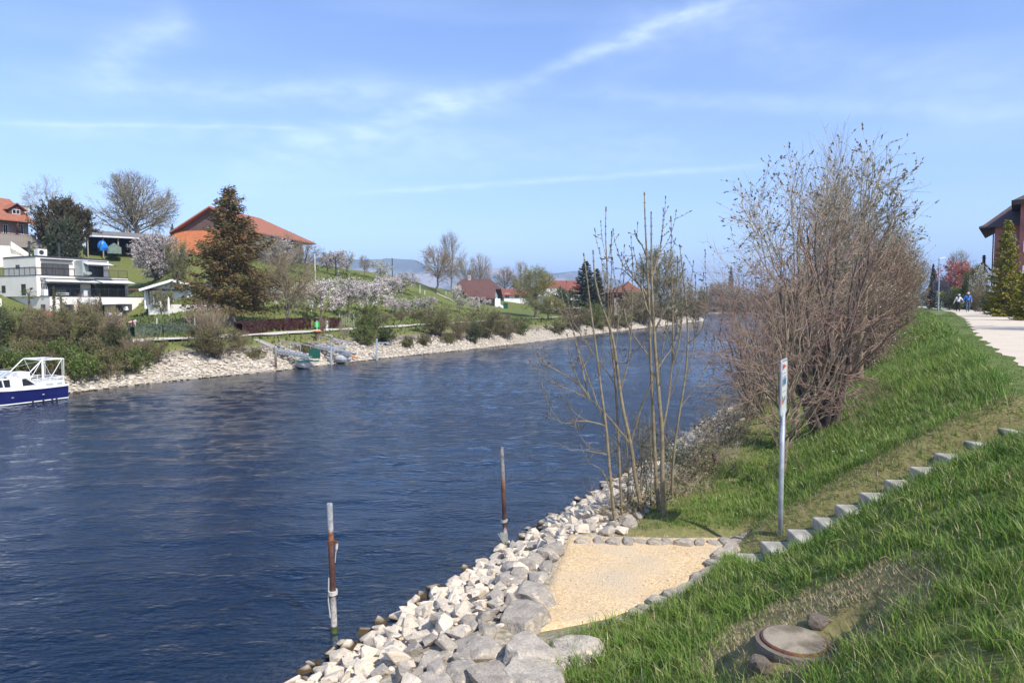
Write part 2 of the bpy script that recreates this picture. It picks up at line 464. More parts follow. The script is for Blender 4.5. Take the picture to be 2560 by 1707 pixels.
# ------------------------------------------------------------------ the lie of the land
AX = np.array([0.488, 0.873]); NX = np.array([0.873, -0.488])    # along the canal, and up the right bank
def to_st(x, y): return x * NX[0] + y * NX[1], x * AX[0] + y * AX[1]
def from_st(s, t): return s * NX[0] + t * AX[0], s * NX[1] + t * AX[1]
SW = -6.3
def ztop(t): return np.interp(t, [-20, 0, 12, 21, 44, 74, 200], [3.05, 3.12, 3.25, 3.47, 3.85, 4.05, 4.1])
def scr(t): return 1.5 + 0.012 * np.clip(t, 0, 70)
def toe(t): return np.interp(t, [0, 14, 24], [-2.3, -2.3, -3.1])
def sstep(a, b, x):
    q = np.clip((x - a) / (b - a), 0, 1)
    return q * q * (3 - 2 * q)
def wob(x, y, f=1.0):
    return (np.sin(x * 1.7 * f + 1.3 * np.sin(y * 1.1 * f)) * np.cos(y * 1.9 * f + 1.1 * np.sin(x * .8 * f)))

# gravel platform corners (world x, y), counter-clockwise seen from above
PLAT = np.array([P(1425, 1346, 11.3)[:2], P(1322, 1604, 7.85)[:2], P(1524, 1560, 8.25)[:2], P(1700, 1492, 9.05)[:2], P(1842, 1352, 11.15)[:2]])
PZ = 0.85
def poly_sd(x, y, poly):
    """signed distance to convex polygon, negative inside"""
    x = np.asarray(x, float); y = np.asarray(y, float)
    d = np.full(x.shape, -1e9)
    n = len(poly)
    for i in range(n):
        a, b = poly[i], poly[(i + 1) % n]
        e = b - a; L = np.hypot(*e)
        nn = np.array([e[1], -e[0]]) / L
        d = np.maximum(d, (x - a[0]) * nn[0] + (y - a[1]) * nn[1])
    return d
STAIR0 = P(1868, 1356, 10.25)        # far end of the lowest tread's back edge
BARE = (P(1275, 1720, 6.6)[:2], P(1530, 1552, 8.35)[:2])     # left of this line stones and trodden soil, no tall grass

def z_right(x, y):
    s, t = to_st(x, y)
    top, sc = ztop(t), scr(t)
    to = toe(t); f = np.clip((s - to) / (sc - to), 0, 1)
    slope = .95 + (top - .95) * (f - .02 * np.sin(f * 2 * np.pi))
    low = np.interp(s, [-60, -20, -14, -10, -7.6, SW, -4.6, -3.2], [-2.6, -2.6, -2.0, -1.15, -.40, 0, .8, .95])
    z = np.where(s < to, low, slope)
    z = np.where(s > sc, top + 0.0 * s, z)
    z = z + .035 * wob(x, y, .9) * sstep(-7, -4, s) * (1 - sstep(sc - .2, sc + .6, s)) + .02 * wob(x, y, 2.7) * sstep(-5, -4, s) * (1 - sstep(sc - .4, sc + .3, s))
    # far down the bank the land behind the path stays flat
    q = x - STAIR0[0]; yd = np.abs(y - (STAIR0[1] - .05 * q) + .5)
    k = (1 - sstep(.75, 1.25, yd)) * sstep(-.55, -.2, q) * (1 - sstep(4.7, 5.2, q))
    z = z * (1 - k) + np.minimum(z, .84 + .494 * q) * k
    sd = poly_sd(x, y, PLAT)
    k = 1 - sstep(-.05, .45, sd)
    z = z * (1 - k) + PZ * k - .03 * k
    return z

LP = np.array([(-60, -75), (-43, -10), (-28.5, 25), (-23.8, 36), (-21.8, 40.9), (-17.1, 48.3), (-11.9, 59), (-3.6, 73.6), (5.5, 92.2), (22.6, 129.4),
               (56.8, 200.6), (62, 222), (58, 250), (30, 300), (-60, 330), (-400, 345), (-1500, 350)], float)
def d_left(x, y):
    """distance from the left waterline, positive on land"""
    x = np.asarray(x, float); y = np.asarray(y, float)
    best = np.full(x.shape, 1e9); sg = np.ones(x.shape)
    for i in range(len(LP) - 1):
        a, b = LP[i], LP[i + 1]; e = b - a; L2 = e @ e
        q = np.clip(((x - a[0]) * e[0] + (y - a[1]) * e[1]) / L2, 0, 1)
        dx, dy = x - (a[0] + q * e[0]), y - (a[1] + q * e[1])
        d = np.hypot(dx, dy)
        side = e[0] * dy - e[1] * dx
        upd = d < best - 1e-9
        best = np.where(upd, d, best); sg = np.where(upd, np.sign(side), sg)
    return best * sg

_CP = [(0, 800, 70), (150, 800, 80), (250, 795, 88), (359, 793, 97), (380, 790, 85), (430, 800, 70), (520, 775, 80), (600, 812, 62), (700, 806, 66), (640, 772, 80),
       (433, 765, 86), (330, 735, 104), (385, 700, 112), (300, 655, 122), (200, 662, 116), (150, 655, 113), (60, 640, 112), (0, 650, 107), (40, 605, 122), (-150, 650, 110),
       (-150, 605, 130), (320, 632, 131), (480, 645, 112), (560, 645, 112), (650, 640, 132), (450, 690, 100), (440, 670, 105), (700, 770, 78), (700, 720, 95), (740, 690, 110),
       (760, 670, 125), (803, 804, 72), (872, 793, 78), (938, 787, 86), (1000, 786, 95), (1022, 789, 95), (970, 751, 108), (880, 745, 98), (820, 682, 130), (910, 694, 135),
       (951, 700, 138), (1009, 694, 150), (1040, 735, 130), (1100, 752, 135), (1149, 783, 120), (1200, 773, 140), (1240, 768, 160), (1300, 776, 150), (1400, 776, 170),
       (1500, 775, 160), (1600, 778, 190), (1680, 779, 200), (200, 790, 90)]
_cp = [P(*c) for c in _CP] + [(-40, 220, 12), (-90, 230, 14), (-160, 200, 14), (-300, 200, 12), (0, 260, 7), (40, 260, 4), (-300, 420, 8), (0, 330, 4), (-140, 30, 8), (-70, 40, 3), (-100, 0, 5),
                              (-70, -60, 3), (-200, 60, 12), (-700, 300, 6)]
_cp = np.array([tuple(c) for c in _cp])
_D = np.hypot(_cp[:, None, 0] - _cp[None, :, 0], _cp[:, None, 1] - _cp[None, :, 1]) + np.eye(len(_cp)) * 1.5
_W = np.linalg.solve(np.block([[_D, np.ones((len(_cp), 1))], [np.ones((1, len(_cp))), np.zeros((1, 1))]]), np.append(_cp[:, 2], 0))
def z_hill(x, y):
    x = np.asarray(x, float); y = np.asarray(y, float)
    r = np.hypot(x[..., None] - _cp[:, 0], y[..., None] - _cp[:, 1])
    return np.clip(r @ _W[:-1] + _W[-1], 1.5, 17)
def z_left(x, y):
    d = d_left(x, y)
    prof = np.interp(d, [-60, -15, -8, -3, 0, 2.6, 6, 9, 30], [-2.7, -2.7, -1.7, -.7, 0, 1.35, 2.15, 2.32, 2.4])
    z = prof
    w = sstep(9, 22, d)
    far = d > 9
    zh = np.where(far, z_hill(x, y), 0)
    z = prof * (1 - w) + zh * w
    return z + .05 * wob(x, y, .5) * sstep(0, 3, d)
def z_far(x, y):
    e = y - (362 + 6 * np.sin(x * .013))
    return np.interp(e, [-14, 0, 5, 16, 60, 400], [-2.7, 0, 1.6, 2.6, 3.2, 4.0])
def ground(x, y):
    x = np.asarray(x, float); y = np.asarray(y, float)
    return np.maximum(np.maximum(z_right(x, y), z_left(x, y)), z_far(x, y))
def gz(x, y): return float(ground(np.array([x]), np.array([y]))[0])
def hit(u, v, y0=2.0, y1=420.0):
    """where the sight line through a pixel of the photograph meets the land"""
    d = ray(u, v)
    Y = np.exp(np.linspace(math.log(y0), math.log(y1), 2600))
    X = d[0] / d[1] * Y; Z = CAMZ + d[2] / d[1] * Y
    g = ground(X, Y)
    i = np.argmax(g > Z)
    if not (g > Z).any(): i = len(Y) - 1
    if i > 0:
        a, b = Z[i - 1] - g[i - 1], g[i] - Z[i]
        q = a / (a + b + 1e-9)
        Yh = Y[i - 1] + q * (Y[i] - Y[i - 1])
    else: Yh = Y[0]
    return np.array([d[0] / d[1] * Yh, Yh, float(ground(np.array([d[0] / d[1] * Yh]), np.array([Yh]))[0])])

MAN = hit(1985, 1612)
BURROW = hit(2120, 1540)
_zr0 = z_right
def z_right(x, y):
    z = _zr0(x, y)
    r = np.hypot((x - BURROW[0]) / .26, (y - BURROW[1]) / .20)
    z = z - .42 * np.exp(-r ** 4)
    r = np.hypot(x - MAN[0], y - MAN[1])
    k = 1 - sstep(.30, .55, r)
    return z * (1 - k) + (MAN[2] - .02) * k

def grid_mesh(xs, ys, fn):
    """xs, ys 2-D arrays"""
    nu, nv = xs.shape
    z = fn(xs.ravel(), ys.ravel()).reshape(xs.shape)
    V = np.stack([xs, ys, z], -1).reshape(-1, 3)
    i = np.arange(nu * nv).reshape(nu, nv)
    F = np.stack([i[:-1, :-1], i[1:, :-1], i[1:, 1:], i[:-1, 1:]], -1).reshape(-1, 4)
    return V, F
def set_zone(me, C):
    a = me.attributes.new('zone', 'FLOAT_COLOR', 'POINT')
    a.data.foreach_set('color', np.concatenate([C, np.ones((len(C), 1))], 1).astype(np.float32).ravel())

def stair_mown(x, y):
    """strength of the mown strip beyond the stairs"""
    q = (x - STAIR0[0] + .3) / 4.6
    a = np.clip(q, 0, 1.3)
    cx, cy = STAIR0[0] - .3 + a * 4.6, STAIR0[1] + .25 - .35 * a
    return .8 - .8 * sstep(.25, .65, np.hypot(x - cx, (y - cy - .25)))
def bare_side(x, y):
    e = BARE[1] - BARE[0]; e = e / np.hypot(*e)
    return -((x - BARE[0][0]) * e[1] - (y - BARE[0][1]) * e[0])
def zone_right(x, y):
    s, t = to_st(x, y)
    n = wob(x, y, .7) * .25 + wob(x, y, 2.3) * .15
    rock = 1 - sstep(-4.75, -4.35, s + n * .7)
    rock = np.maximum(rock, (y < 9) * sstep(-.1, .3, bare_side(x, y)) * (1 - sstep(-.2, 0, -poly_sd(x, y, PLAT))) * .8)
    rock = np.maximum(rock, (1 - sstep(-4.15, -3.8, s + n * .3)) * (t < 13.3) * .9)
    dry = np.maximum(stair_mown(x, y), (1 - sstep(.7, 1.15, np.hypot(x - MAN[0] - .32, (y - MAN[1] - .30)) + n * .5)) * .95)
    dry = np.maximum(dry, (1 - sstep(0.0, .55, poly_sd(x, y, PLAT))) * .8)
    dry = np.maximum(dry, (1 - sstep(-3.6, -2.9, s + n)) * .75)
    lawn = sstep(-.05, .2, s - scr(t))
    dry = np.maximum(dry, (y < 9) * sstep(-.15, .15, bare_side(x, y) + n * .3) * .9 * (s > -5))
    return rock, dry, lawn

# ground material: grass, dry thatch, bare pebbles, mown lawn by zone
def ground_mat():
    m, nt, b, out = mat_new('ground')
    at = nt.nodes.new('ShaderNodeAttribute'); at.attribute_name = 'zone'
    sep = nt.nodes.new('ShaderNodeSeparateColor'); nt.links.new(at.outputs['Color'], sep.inputs[0])
    fa, _ = noise_fac(nt, .12, .35, .65, 5)
    fb, _ = noise_fac(nt, 1.3, .35, .65, 5)
    fc, _ = noise_fac(nt, 14, .35, .65, 3)
    g = mix_rgb(nt, fa, (0.150, 0.190, 0.042), (0.105, 0.150, 0.034))
    g = mix_rgb(nt, fb, g, (0.18, 0.175, 0.055))
    g2 = mix_rgb(nt, fc, g, (0.05, 0.065, 0.022))
    mm = nt.nodes.new('ShaderNodeMix'); mm.data_type = 'RGBA'; mm.inputs[0].default_value = .35
    nt.links.new(g, mm.inputs['A']); nt.links.new(g2, mm.inputs['B']); g = mm.outputs['Result']
    dry = mix_rgb(nt, fb, (0.27, 0.21, 0.11), (0.19, 0.145, 0.075))
    dry = mix_rgb(nt, fc, dry, (0.19, 0.18, 0.065))
    rock = mix_rgb(nt, fc, (0.52, 0.46, 0.36), (0.24, 0.20, 0.15))
    lawn = mix_rgb(nt, fb, (0.15, 0.20, 0.06), (0.20, 0.22, 0.08))
    lawn = mix_rgb(nt, fc, lawn, (0.095, 0.13, 0.035))
    c = mix_rgb(nt, sep.outputs[2], g, lawn)
    c = mix_rgb(nt, sep.outputs[1], c, dry)
    c = mix_rgb(nt, sep.outputs[0], c, rock)
    # bed under the water line: brown silt and stones
    geo = nt.nodes.new('ShaderNodeNewGeometry'); sx = nt.nodes.new('ShaderNodeSeparateXYZ')
    nt.links.new(geo.outputs['Position'], sx.inputs[0])
    mr = nt.nodes.new('ShaderNodeMapRange'); mr.inputs['From Min'].default_value = .02; mr.inputs['From Max'].default_value = -.06
    nt.links.new(sx.outputs['Z'], mr.inputs['Value'])
    fd, _ = noise_fac(nt, 5, .4, .62, 5)
    bed = mix_rgb(nt, fd, (0.135, 0.085, 0.05), (0.05, 0.033, 0.022))
    bed = mix_rgb(nt, fc, bed, (0.20, 0.14, 0.09))
    c = mix_rgb(nt, mr.outputs[0], c, bed)
    nt.links.new(c, b.inputs['Base Color'])
    b.inputs['Roughness'].default_value = .95; b.inputs['Specular IOR Level'].default_value = .15
    _, raw = noise_fac(nt, 6, 0, 1, 8)
    bp = nt.nodes.new('ShaderNodeBump'); bp.inputs['Strength'].default_value = .7; bp.inputs['Distance'].default_value = .08
    nt.links.new(raw, bp.inputs['Height']); nt.links.new(bp.outputs[0], b.inputs['Normal'])
    return m
M['ground'] = ground_mat()

# right bank
sv = np.concatenate([np.arange(-22, -8, 1.0), np.arange(-8, 3.4, .14), np.arange(3.4, 14, .8), np.arange(14, 60, 4), np.arange(60, 420, 30)])
tv = np.concatenate([np.arange(-30, 0, 3.0), np.arange(0, 17, .16), np.arange(17, 60, .6), np.arange(60, 420, 6)])
S_, T_ = np.meshgrid(sv, tv, indexing='ij')
xs, ys = from_st(S_, T_)
V, F = grid_mesh(xs, ys, lambda x, y: z_right(x, y))
mg = MG().add(V, F)
me = mg.mesh('riverbank', M['ground'], smooth=True)
r_, d_, l_ = zone_right(V[:, 0], V[:, 1])
set_zone(me, np.stack([r_, d_, l_], 1))
riverbank = tag(link('riverbank', me), kind='structure')

# left bank and hillside, on a grid turned along the far bank
aL = np.array([.444, .896]); nL = np.array([-.896, .444]); oL = np.array([-23.8, 36.0])
dv = np.concatenate([np.arange(-44, -4, 3.0), np.arange(-4, 14, .8), np.arange(14, 90, 2.5), np.arange(90, 260, 9), np.arange(260, 900, 45)])
tv = np.concatenate([np.arange(-140, -20, 6.0), np.arange(-20, 120, 1.6), np.arange(120, 240, 3), np.arange(240, 420, 12)])
D_, T_ = np.meshgrid(dv, tv, indexing='ij')
xs = oL[0] + T_ * aL[0] + D_ * nL[0]; ys = oL[1] + T_ * aL[1] + D_ * nL[1]
V, F = grid_mesh(xs, ys, lambda x, y: np.maximum(z_left(x, y), z_far(x, y)) - .02)
me = MG().add(V, F).mesh('hillside', M['ground'], smooth=True)
dd = d_left(V[:, 0], V[:, 1]); nn = wob(V[:, 0], V[:, 1], .6)
rock = 1 - sstep(2.4, 3.6, dd + nn * .7)
dry = (1 - sstep(3.6, 5.6, dd + nn * .9)) * .75 + .22 * sstep(.1, .9, wob(V[:, 0], V[:, 1], .07))
set_zone(me, np.stack([rock, dry, np.zeros(len(V))], 1))
hillside = tag(link('hillside', me), kind='structure')

# the plain beyond the bend, out to the horizon
xv = np.concatenate([np.arange(-7000, -300, 500), np.arange(-300, 600, 30), np.arange(600, 7001, 400)])
yv = np.concatenate([np.arange(344, 400, 3.0), np.arange(400, 900, 50), np.arange(900, 9000, 700)])
X_, Y_ = np.meshgrid(xv, yv, indexing='ij')
V, F = grid_mesh(X_, Y_, lambda x, y: z_far(x, y) - .06)
me = MG().add(V, F[:, ::-1]).mesh('plain', M['ground'], smooth=True)
e = V[:, 1] - (362 + 6 * np.sin(V[:, 0] * .013))
set_zone(me, np.stack([1 - sstep(3, 6, e), np.full(len(V), .2), np.zeros(len(V))], 1))
plain = tag(link('plain', me), kind='structure')

# gravel path on the right bank, on the far bank, and the gravel platform
def gravel(name, c1, c2, c3):
    m = pm(name, c1, c2, 40, .95, .5, 90, c3=c3, scale3=1.6, bdist=.012)
    return m
M['gravel_path'] = gravel('gravel_path', (0.68, 0.59, 0.46), (0.52, 0.44, 0.33), (0.56, 0.48, 0.37))
M['gravel_sand'] = pm('gravel_sand', (0.78, 0.57, 0.32), (0.56, 0.40, 0.22), 24, .95, .8, 45, c3=(0.60, 0.47, 0.31), scale3=.9, bdist=.03)
M['gravel_far'] = gravel('gravel_far', (0.60, 0.54, 0.45), (0.5, 0.45, 0.37), (0.55, 0.5, 0.4))
def s_path(t): return np.interp(t, [-30, 15, 22, 30, 47, 74, 110, 160, 260], [2.7, 2.5, 2.4, 2.65, 3.6, 4.6, 5.2, 5.6, 5.6])
tt = np.concatenate([np.arange(-20, 60, .5), np.arange(60, 260, 3)])
mg = MG(); rows = []
for j, f in enumerate(np.linspace(0, 1, 7)):
    wv = 3.0
    e = (.09 * np.sin(tt * 2.3) + .07 * np.sin(tt * 5.1 + 1)) * (1 if j in (0, 6) else 0)
    s = s_path(tt) + wv * f + e
    x, y = from_st(s, tt)
    rows.append(np.stack([x, y, z_right(x, y) + .012 + .02 * math.sin(math.pi * f)], -1))
Vp = np.stack(rows, 0); i = np.arange(Vp.shape[0] * Vp.shape[1]).reshape(Vp.shape[:2])
Fp = np.stack([i[:-1, :-1], i[:-1, 1:], i[1:, 1:], i[1:, :-1]], -1).reshape(-1, 4)
footpath = tag(MG().add(Vp, Fp[:, ::-1]).obj('footpath', M['gravel_path'], smooth=True), kind='structure')

FP = [(-40, 884), (100, 872), (334, 854), (467, 847), (594, 840), (706, 834), (818, 826), (895, 822.5), (948, 818.5), (1055, 811.5), (1161, 805.5), (1255, 800), (1323, 796), (1480, 789)]
pts = np.array([hit(u, v, 30) for u, v in FP])[:, :2]
q = np.linspace(0, len(pts) - 1, 160)
px_, py_ = np.interp(q, range(len(pts)), pts[:, 0]), np.interp(q, range(len(pts)), pts[:, 1])
for _ in range(6):
    px_[1:-1] = (px_[:-2] + px_[1:-1] * 2 + px_[2:]) / 4; py_[1:-1] = (py_[:-2] + py_[1:-1] * 2 + py_[2:]) / 4
tx, ty = np.gradient(px_), np.gradient(py_); L_ = np.hypot(tx, ty); nx_, ny_ = -ty / L_, tx / L_
far_path_xy = np.stack([px_, py_], 1)
zc = ground(px_, py_)
rows = []
for f in np.linspace(-1.0, 1.0, 6):
    x, y = px_ + nx_ * f, py_ + ny_ * f
    rows.append(np.stack([x, y, np.maximum(ground(x, y), zc) + .05], -1))
Vp = np.stack(rows, 0); i = np.arange(Vp.shape[0] * Vp.shape[1]).reshape(Vp.shape[:2])
Fp = np.stack([i[:-1, :-1], i[:-1, 1:], i[1:, 1:], i[1:, :-1]], -1).reshape(-1, 4)
mgp = MG().add(Vp, Fp[:, ::-1])
far_path = tag(mgp.obj('towpath', M['gravel_far'], smooth=True), kind='structure')

# platform surface
cc = PLAT.mean(0); nb = 60; per = []
for a, b in zip(PLAT, np.roll(PLAT, -1, 0)):
    for q in np.arange(0, 1, 1 / 12): per.append(a + (b - a) * q)
per = np.array(per); rings = np.linspace(0.001, 1.03, 16)
xy = cc + (per - cc)[None] * rings[:, None, None]
V = np.concatenate([xy, (PZ + .012 * wob(xy[..., 0], xy[..., 1], 2) - .05 * (rings[:, None] > 1))[..., None]], -1); i = np.arange(16 * 60).reshape(16, 60)
F = np.stack([i[:-1], np.roll(i, -1, 1)[:-1], np.roll(i, -1, 1)[1:], i[1:]], -1).reshape(-1, 4)
platform = tag(MG().add(V, F[:, ::-1]).obj('gravel_platform', M['gravel_sand'], smooth=True), kind='structure')

# water: one closed body, its top is the surface
def water_mat():
    m = bpy.data.materials.new('water'); m.use_nodes = True
    nt = m.node_tree; nt.nodes.clear()
    out = nt.nodes.new('ShaderNodeOutputMaterial')
    t = nt.nodes.new('ShaderNodeTexCoord')
    def nz(scale, mp, det, rot):
        a = nt.nodes.new('ShaderNodeMapping'); a.inputs['Scale'].default_value = mp; a.inputs['Rotation'].default_value = (0, 0, rot)
        nt.links.new(t.outputs['Object'], a.inputs['Vector'])
        n = nt.nodes.new('ShaderNodeTexNoise'); n.inputs['Scale'].default_value = scale; n.inputs['Detail'].default_value = det
        n.inputs['Roughness'].default_value = .55
        nt.links.new(a.outputs[0], n.inputs['Vector']); return n.outputs['Fac']
    h1 = nz(1.5, (1, 2.2, 1), 4, .12); h2 = nz(5.5, (1, 2.0, 1), 4, -.15); h3 = nz(.35, (1, 1.8, 1), 3, .1)
    # calmer lee strips and rougher patches
    calm = nz(.045, (1, 2.5, 1), 3, .5)
    cr = nt.nodes.new('ShaderNodeMapRange'); cr.inputs['From Min'].default_value = .38; cr.inputs['From Max'].default_value = .62
    cr.inputs['To Min'].default_value = .55; cr.inputs['To Max'].default_value = 1.0
    nt.links.new(calm, cr.inputs['Value'])
    def mul(a, k):
        n = nt.nodes.new('ShaderNodeMath'); n.operation = 'MULTIPLY'; nt.links.new(a, n.inputs[0])
        if isinstance(k, float): n.inputs[1].default_value = k
        else: nt.links.new(k, n.inputs[1])
        return n.outputs[0]
    def add(a, b):
        n = nt.nodes.new('ShaderNodeMath'); n.operation = 'ADD'; nt.links.new(a, n.inputs[0]); nt.links.new(b, n.inputs[1]); return n.outputs[0]
    h = mul(add(mul(h1, .9), mul(h2, .55)), cr.outputs[0])
    bp = nt.nodes.new('ShaderNodeBump'); bp.inputs['Strength'].default_value = 1.0; bp.inputs['Distance'].default_value = .075
    nt.links.new(h, bp.inputs['Height'])
    fr = nt.nodes.new('ShaderNodeFresnel'); fr.inputs['IOR'].default_value = 1.33
    nt.links.new(bp.outputs[0], fr.inputs['Normal'])
    gl = nt.nodes.new('ShaderNodeBsdfGlossy'); gl.inputs['Roughness'].default_value = .06; gl.inputs['Color'].default_value = (1, 1, 1, 1)
    nt.links.new(bp.outputs[0], gl.inputs['Normal'])
    tr = nt.nodes.new('ShaderNodeBsdfTransparent'); tr.inputs['Color'].default_value = (.86, .93, .96, 1)
    # suspended matter sends a little blue-green back
    df = nt.nodes.new('ShaderNodeBsdfDiffuse'); df.inputs['Color'].default_value = (0.005, 0.043, 0.120, 1)
    mb = nt.nodes.new('ShaderNodeMixShader'); mb.inputs[0].default_value = .24
    nt.links.new(tr.outputs[0], mb.inputs[1]); nt.links.new(df.outputs[0], mb.inputs[2])
    mx = nt.nodes.new('ShaderNodeMixShader'); nt.links.new(fr.outputs[0], mx.inputs[0])
    nt.links.new(mb.outputs[0], mx.inputs[1]); nt.links.new(gl.outputs[0], mx.inputs[2])
    nt.links.new(mx.outputs[0], out.inputs['Surface'])
    va = nt.nodes.new('ShaderNodeVolumeAbsorption'); va.inputs['Color'].default_value = (.22, .42, .50, 1); va.inputs['Density'].default_value = .95
    nt.links.new(va.outputs[0], out.inputs['Volume'])
    return m
M['water'] = water_mat()
rw_ = np.random.default_rng(8)
sv = np.arange(-52, -4.9, .17); tv = np.concatenate([np.arange(2, 60, .17), np.arange(60, 130, .3)])
S_, T_ = np.meshgrid(sv, tv, indexing='ij'); xs, ys = from_st(S_, T_); zs = np.zeros_like(xs)
for i in range(34):
    lam = math.exp(rw_.uniform(math.log(.48), math.log(2.6))); a = math.radians(96 + rw_.normal() * 24); kx, ky = math.cos(a) * 6.283 / lam, math.sin(a) * 6.283 / lam
    zs += .0030 * lam ** .9 * np.sin(kx * xs + ky * ys + rw_.uniform(0, 6.28) + .8 * np.sin(xs * .21 * rw_.uniform(.5, 1.5) + ys * .17))
patch = .72 + .32 * np.sin(xs * .16 + 1.2 * np.sin(ys * .09)) * np.sin(ys * .13 + 1.1 * np.sin(xs * .07))
edge = sstep(-52, -49, S_) * (1 - sstep(-6.6, -4.9, S_)) * sstep(2, 5, T_) * (1 - sstep(95, 130, T_))
shore = .35 + .65 * (1 - sstep(-9.5, -6.4, S_))
zs = zs * patch * edge * shore
V = np.stack([xs, ys, zs], -1).reshape(-1, 3); n0, n1 = xs.shape; i = np.arange(n0 * n1).reshape(n0, n1)
F = np.stack([i[:-1, :-1], i[1:, :-1], i[1:, 1:], i[:-1, 1:]], -1).reshape(-1, 4)
mg = MG().add(V, F)
bx = [(-1400, -90), (900, -90), (900, 385), (-1400, 385)]; ring = [i[0, 0], i[-1, 0], i[-1, -1], i[0, -1]]; b0 = mg.n
mg.V.append(np.array([(x, y, 0.) for x, y in bx] + [(x, y, -3.4) for x, y in bx])); mg.n += 8
o8 = [b0 + j for j in range(8)]
sides = [list(i[:, 0]), list(i[-1, :]), list(i[::-1, -1]), list(i[0, ::-1])]
for k in range(4):
    mg.F.append((np.array([[o8[k], o8[(k + 1) % 4]] + sides[k][::-1]]), 0))
    mg.F.append((np.array([[o8[k + 4], o8[(k + 1) % 4 + 4], o8[(k + 1) % 4], o8[k]]]), 0))
mg.F.append((np.array([o8[4:][::-1]]), 0))
water = link('water', mg.mesh('water', M['water'], smooth=True)); tag(water, kind='structure')
water.data.polygons.foreach_set('use_smooth', np.r_[np.ones(len(F), bool), np.zeros(9, bool)])

# mountains on the horizon
def mountain_mat():
    return pm('mountain_rock', (0.16, 0.17, 0.15), (0.10, 0.12, 0.10), .004, .95, c3=(0.34, 0.31, 0.29), scale3=.006)
M['mountain'] = mountain_mat()
def ridge(name, prof, Y, depth, seed):
    us = np.array([p[0] for p in prof], float); vs = np.array([p[1] for p in prof], float)
    rg = np.random.default_rng(seed)
    nU = 220; u = np.linspace(us[0], us[-1], nU); v = np.interp(u, us, vs)
    ph = rg.uniform(0, 6, 6)
    v = v + .8 * np.sin(u * .11 + ph[0]) + .5 * np.sin(u * .29 + ph[1])
    rows = []
    for j, f in enumerate(np.linspace(0, 1, 14)):       # front foot to crest to back foot
        y = Y - depth + 2 * depth * f
        hf = 1 - abs(2 * f - 1) ** 1.25
        p = np.array([P(a, b, Y) for a, b in zip(u, v)])
        x = p[:, 0] * (1 if f == .5 else 1) + 30 * np.sin(u * .05 + j)
        spur = 1 + .22 * (1 - hf) * np.sin(u * .21 + ph[2] + 1.4 * np.sin(u * .07)) + .10 * (1 - hf) * np.sin(u * .55 + ph[3])
        z = 5 + (p[:, 2] - 5) * hf * spur
        rows.append(np.stack([x, np.full(nU, y), z], -1))
    Vp = np.stack(rows, 0); i = np.arange(14 * nU).reshape(14, nU)
    Fp = np.stack([i[:-1, :-1], i[:-1, 1:], i[1:, 1:], i[1:, :-1]], -1).reshape(-1, 4)
    return tag(MG().add(Vp, Fp).obj(name, M['mountain'], smooth=True), kind='structure')
ridge('mountains', [(-900, 700), (0, 690), (500, 672), (700, 650), (800, 640), (830, 632), (875, 641), (900, 648), (935, 643), (965, 645), (985, 641), (1020, 645), (1055, 662), (1100, 673),
                    (1180, 668), (1230, 664), (1280, 679), (1330, 690), (1380, 681), (1420, 676), (1450, 677), (1500, 688), (1540, 700), (1580, 715), (1640, 735), (1700, 748), (2200, 752), (3400, 758)], 3300, 420, 4)

# haze: the air itself
hz = bpy.data.materials.new('haze'); hz.use_nodes = True
hz.node_tree.nodes.clear()
ho = hz.node_tree.nodes.new('ShaderNodeOutputMaterial')
pv = hz.node_tree.nodes.new('ShaderNodeVolumePrincipled')
pv.inputs['Color'].default_value = (.46, .66, 1.0, 1)
pv.inputs['Density'].default_value = 0.00022
pv.inputs['Anisotropy'].default_value = 0.0
hz.node_tree.links.new(pv.outputs[0], ho.inputs['Volume'])
haze = tag(MG().box(-7200, 7200, -400, 8900, -8.0, 420).obj('haze', hz), kind='stuff')
# ------------------------------------------------------------------ vegetation generators
def env_pull(p, c, ax, lim=1.0):
    q = (p - c) / ax
    m = np.linalg.norm(q, axis=-1, keepdims=True) + 1e-9
    f = np.where(m > lim, lim / m, 1.0)
    return c + q * f * ax

def unit(v): return v / (np.linalg.norm(v, axis=-1, keepdims=True) + 1e-9)

def bez(p0, c, p1, n, rng, wob_=.0):
    t = np.linspace(0, 1, n)[None, :, None]
    Q = (1 - t) ** 2 * p0[:, None] + 2 * t * (1 - t) * c[:, None] + t ** 2 * p1[:, None]
    if wob_ > 0:
        L = np.linalg.norm(p1 - p0, axis=1)[:, None, None]
        Q = Q + rng.normal(size=Q.shape) * wob_ * L * (t * (1.2 - t))
    return Q

def sample_on(parents, R, count, rng, lo=.25, hi=1.0, byR=None):
    """pick start points along parent polylines"""
    n = parents.shape[1]
    L = np.linalg.norm(parents[:, -1] - parents[:, 0], axis=1)
    w = L / L.sum()
    idx = rng.choice(len(parents), count, p=w)
    u = rng.uniform(lo, hi, count) * (n - 1)
    i = np.clip(u.astype(int), 0, n - 2); f = (u - i)[:, None]
    p = parents[idx, i] * (1 - f) + parents[idx, i + 1] * f
    r = R[idx, i] * (1 - f[:, 0]) + R[idx, i + 1] * f[:, 0]
    T = unit(parents[idx, i + 1] - parents[idx, i])
    return p, r, T, idx

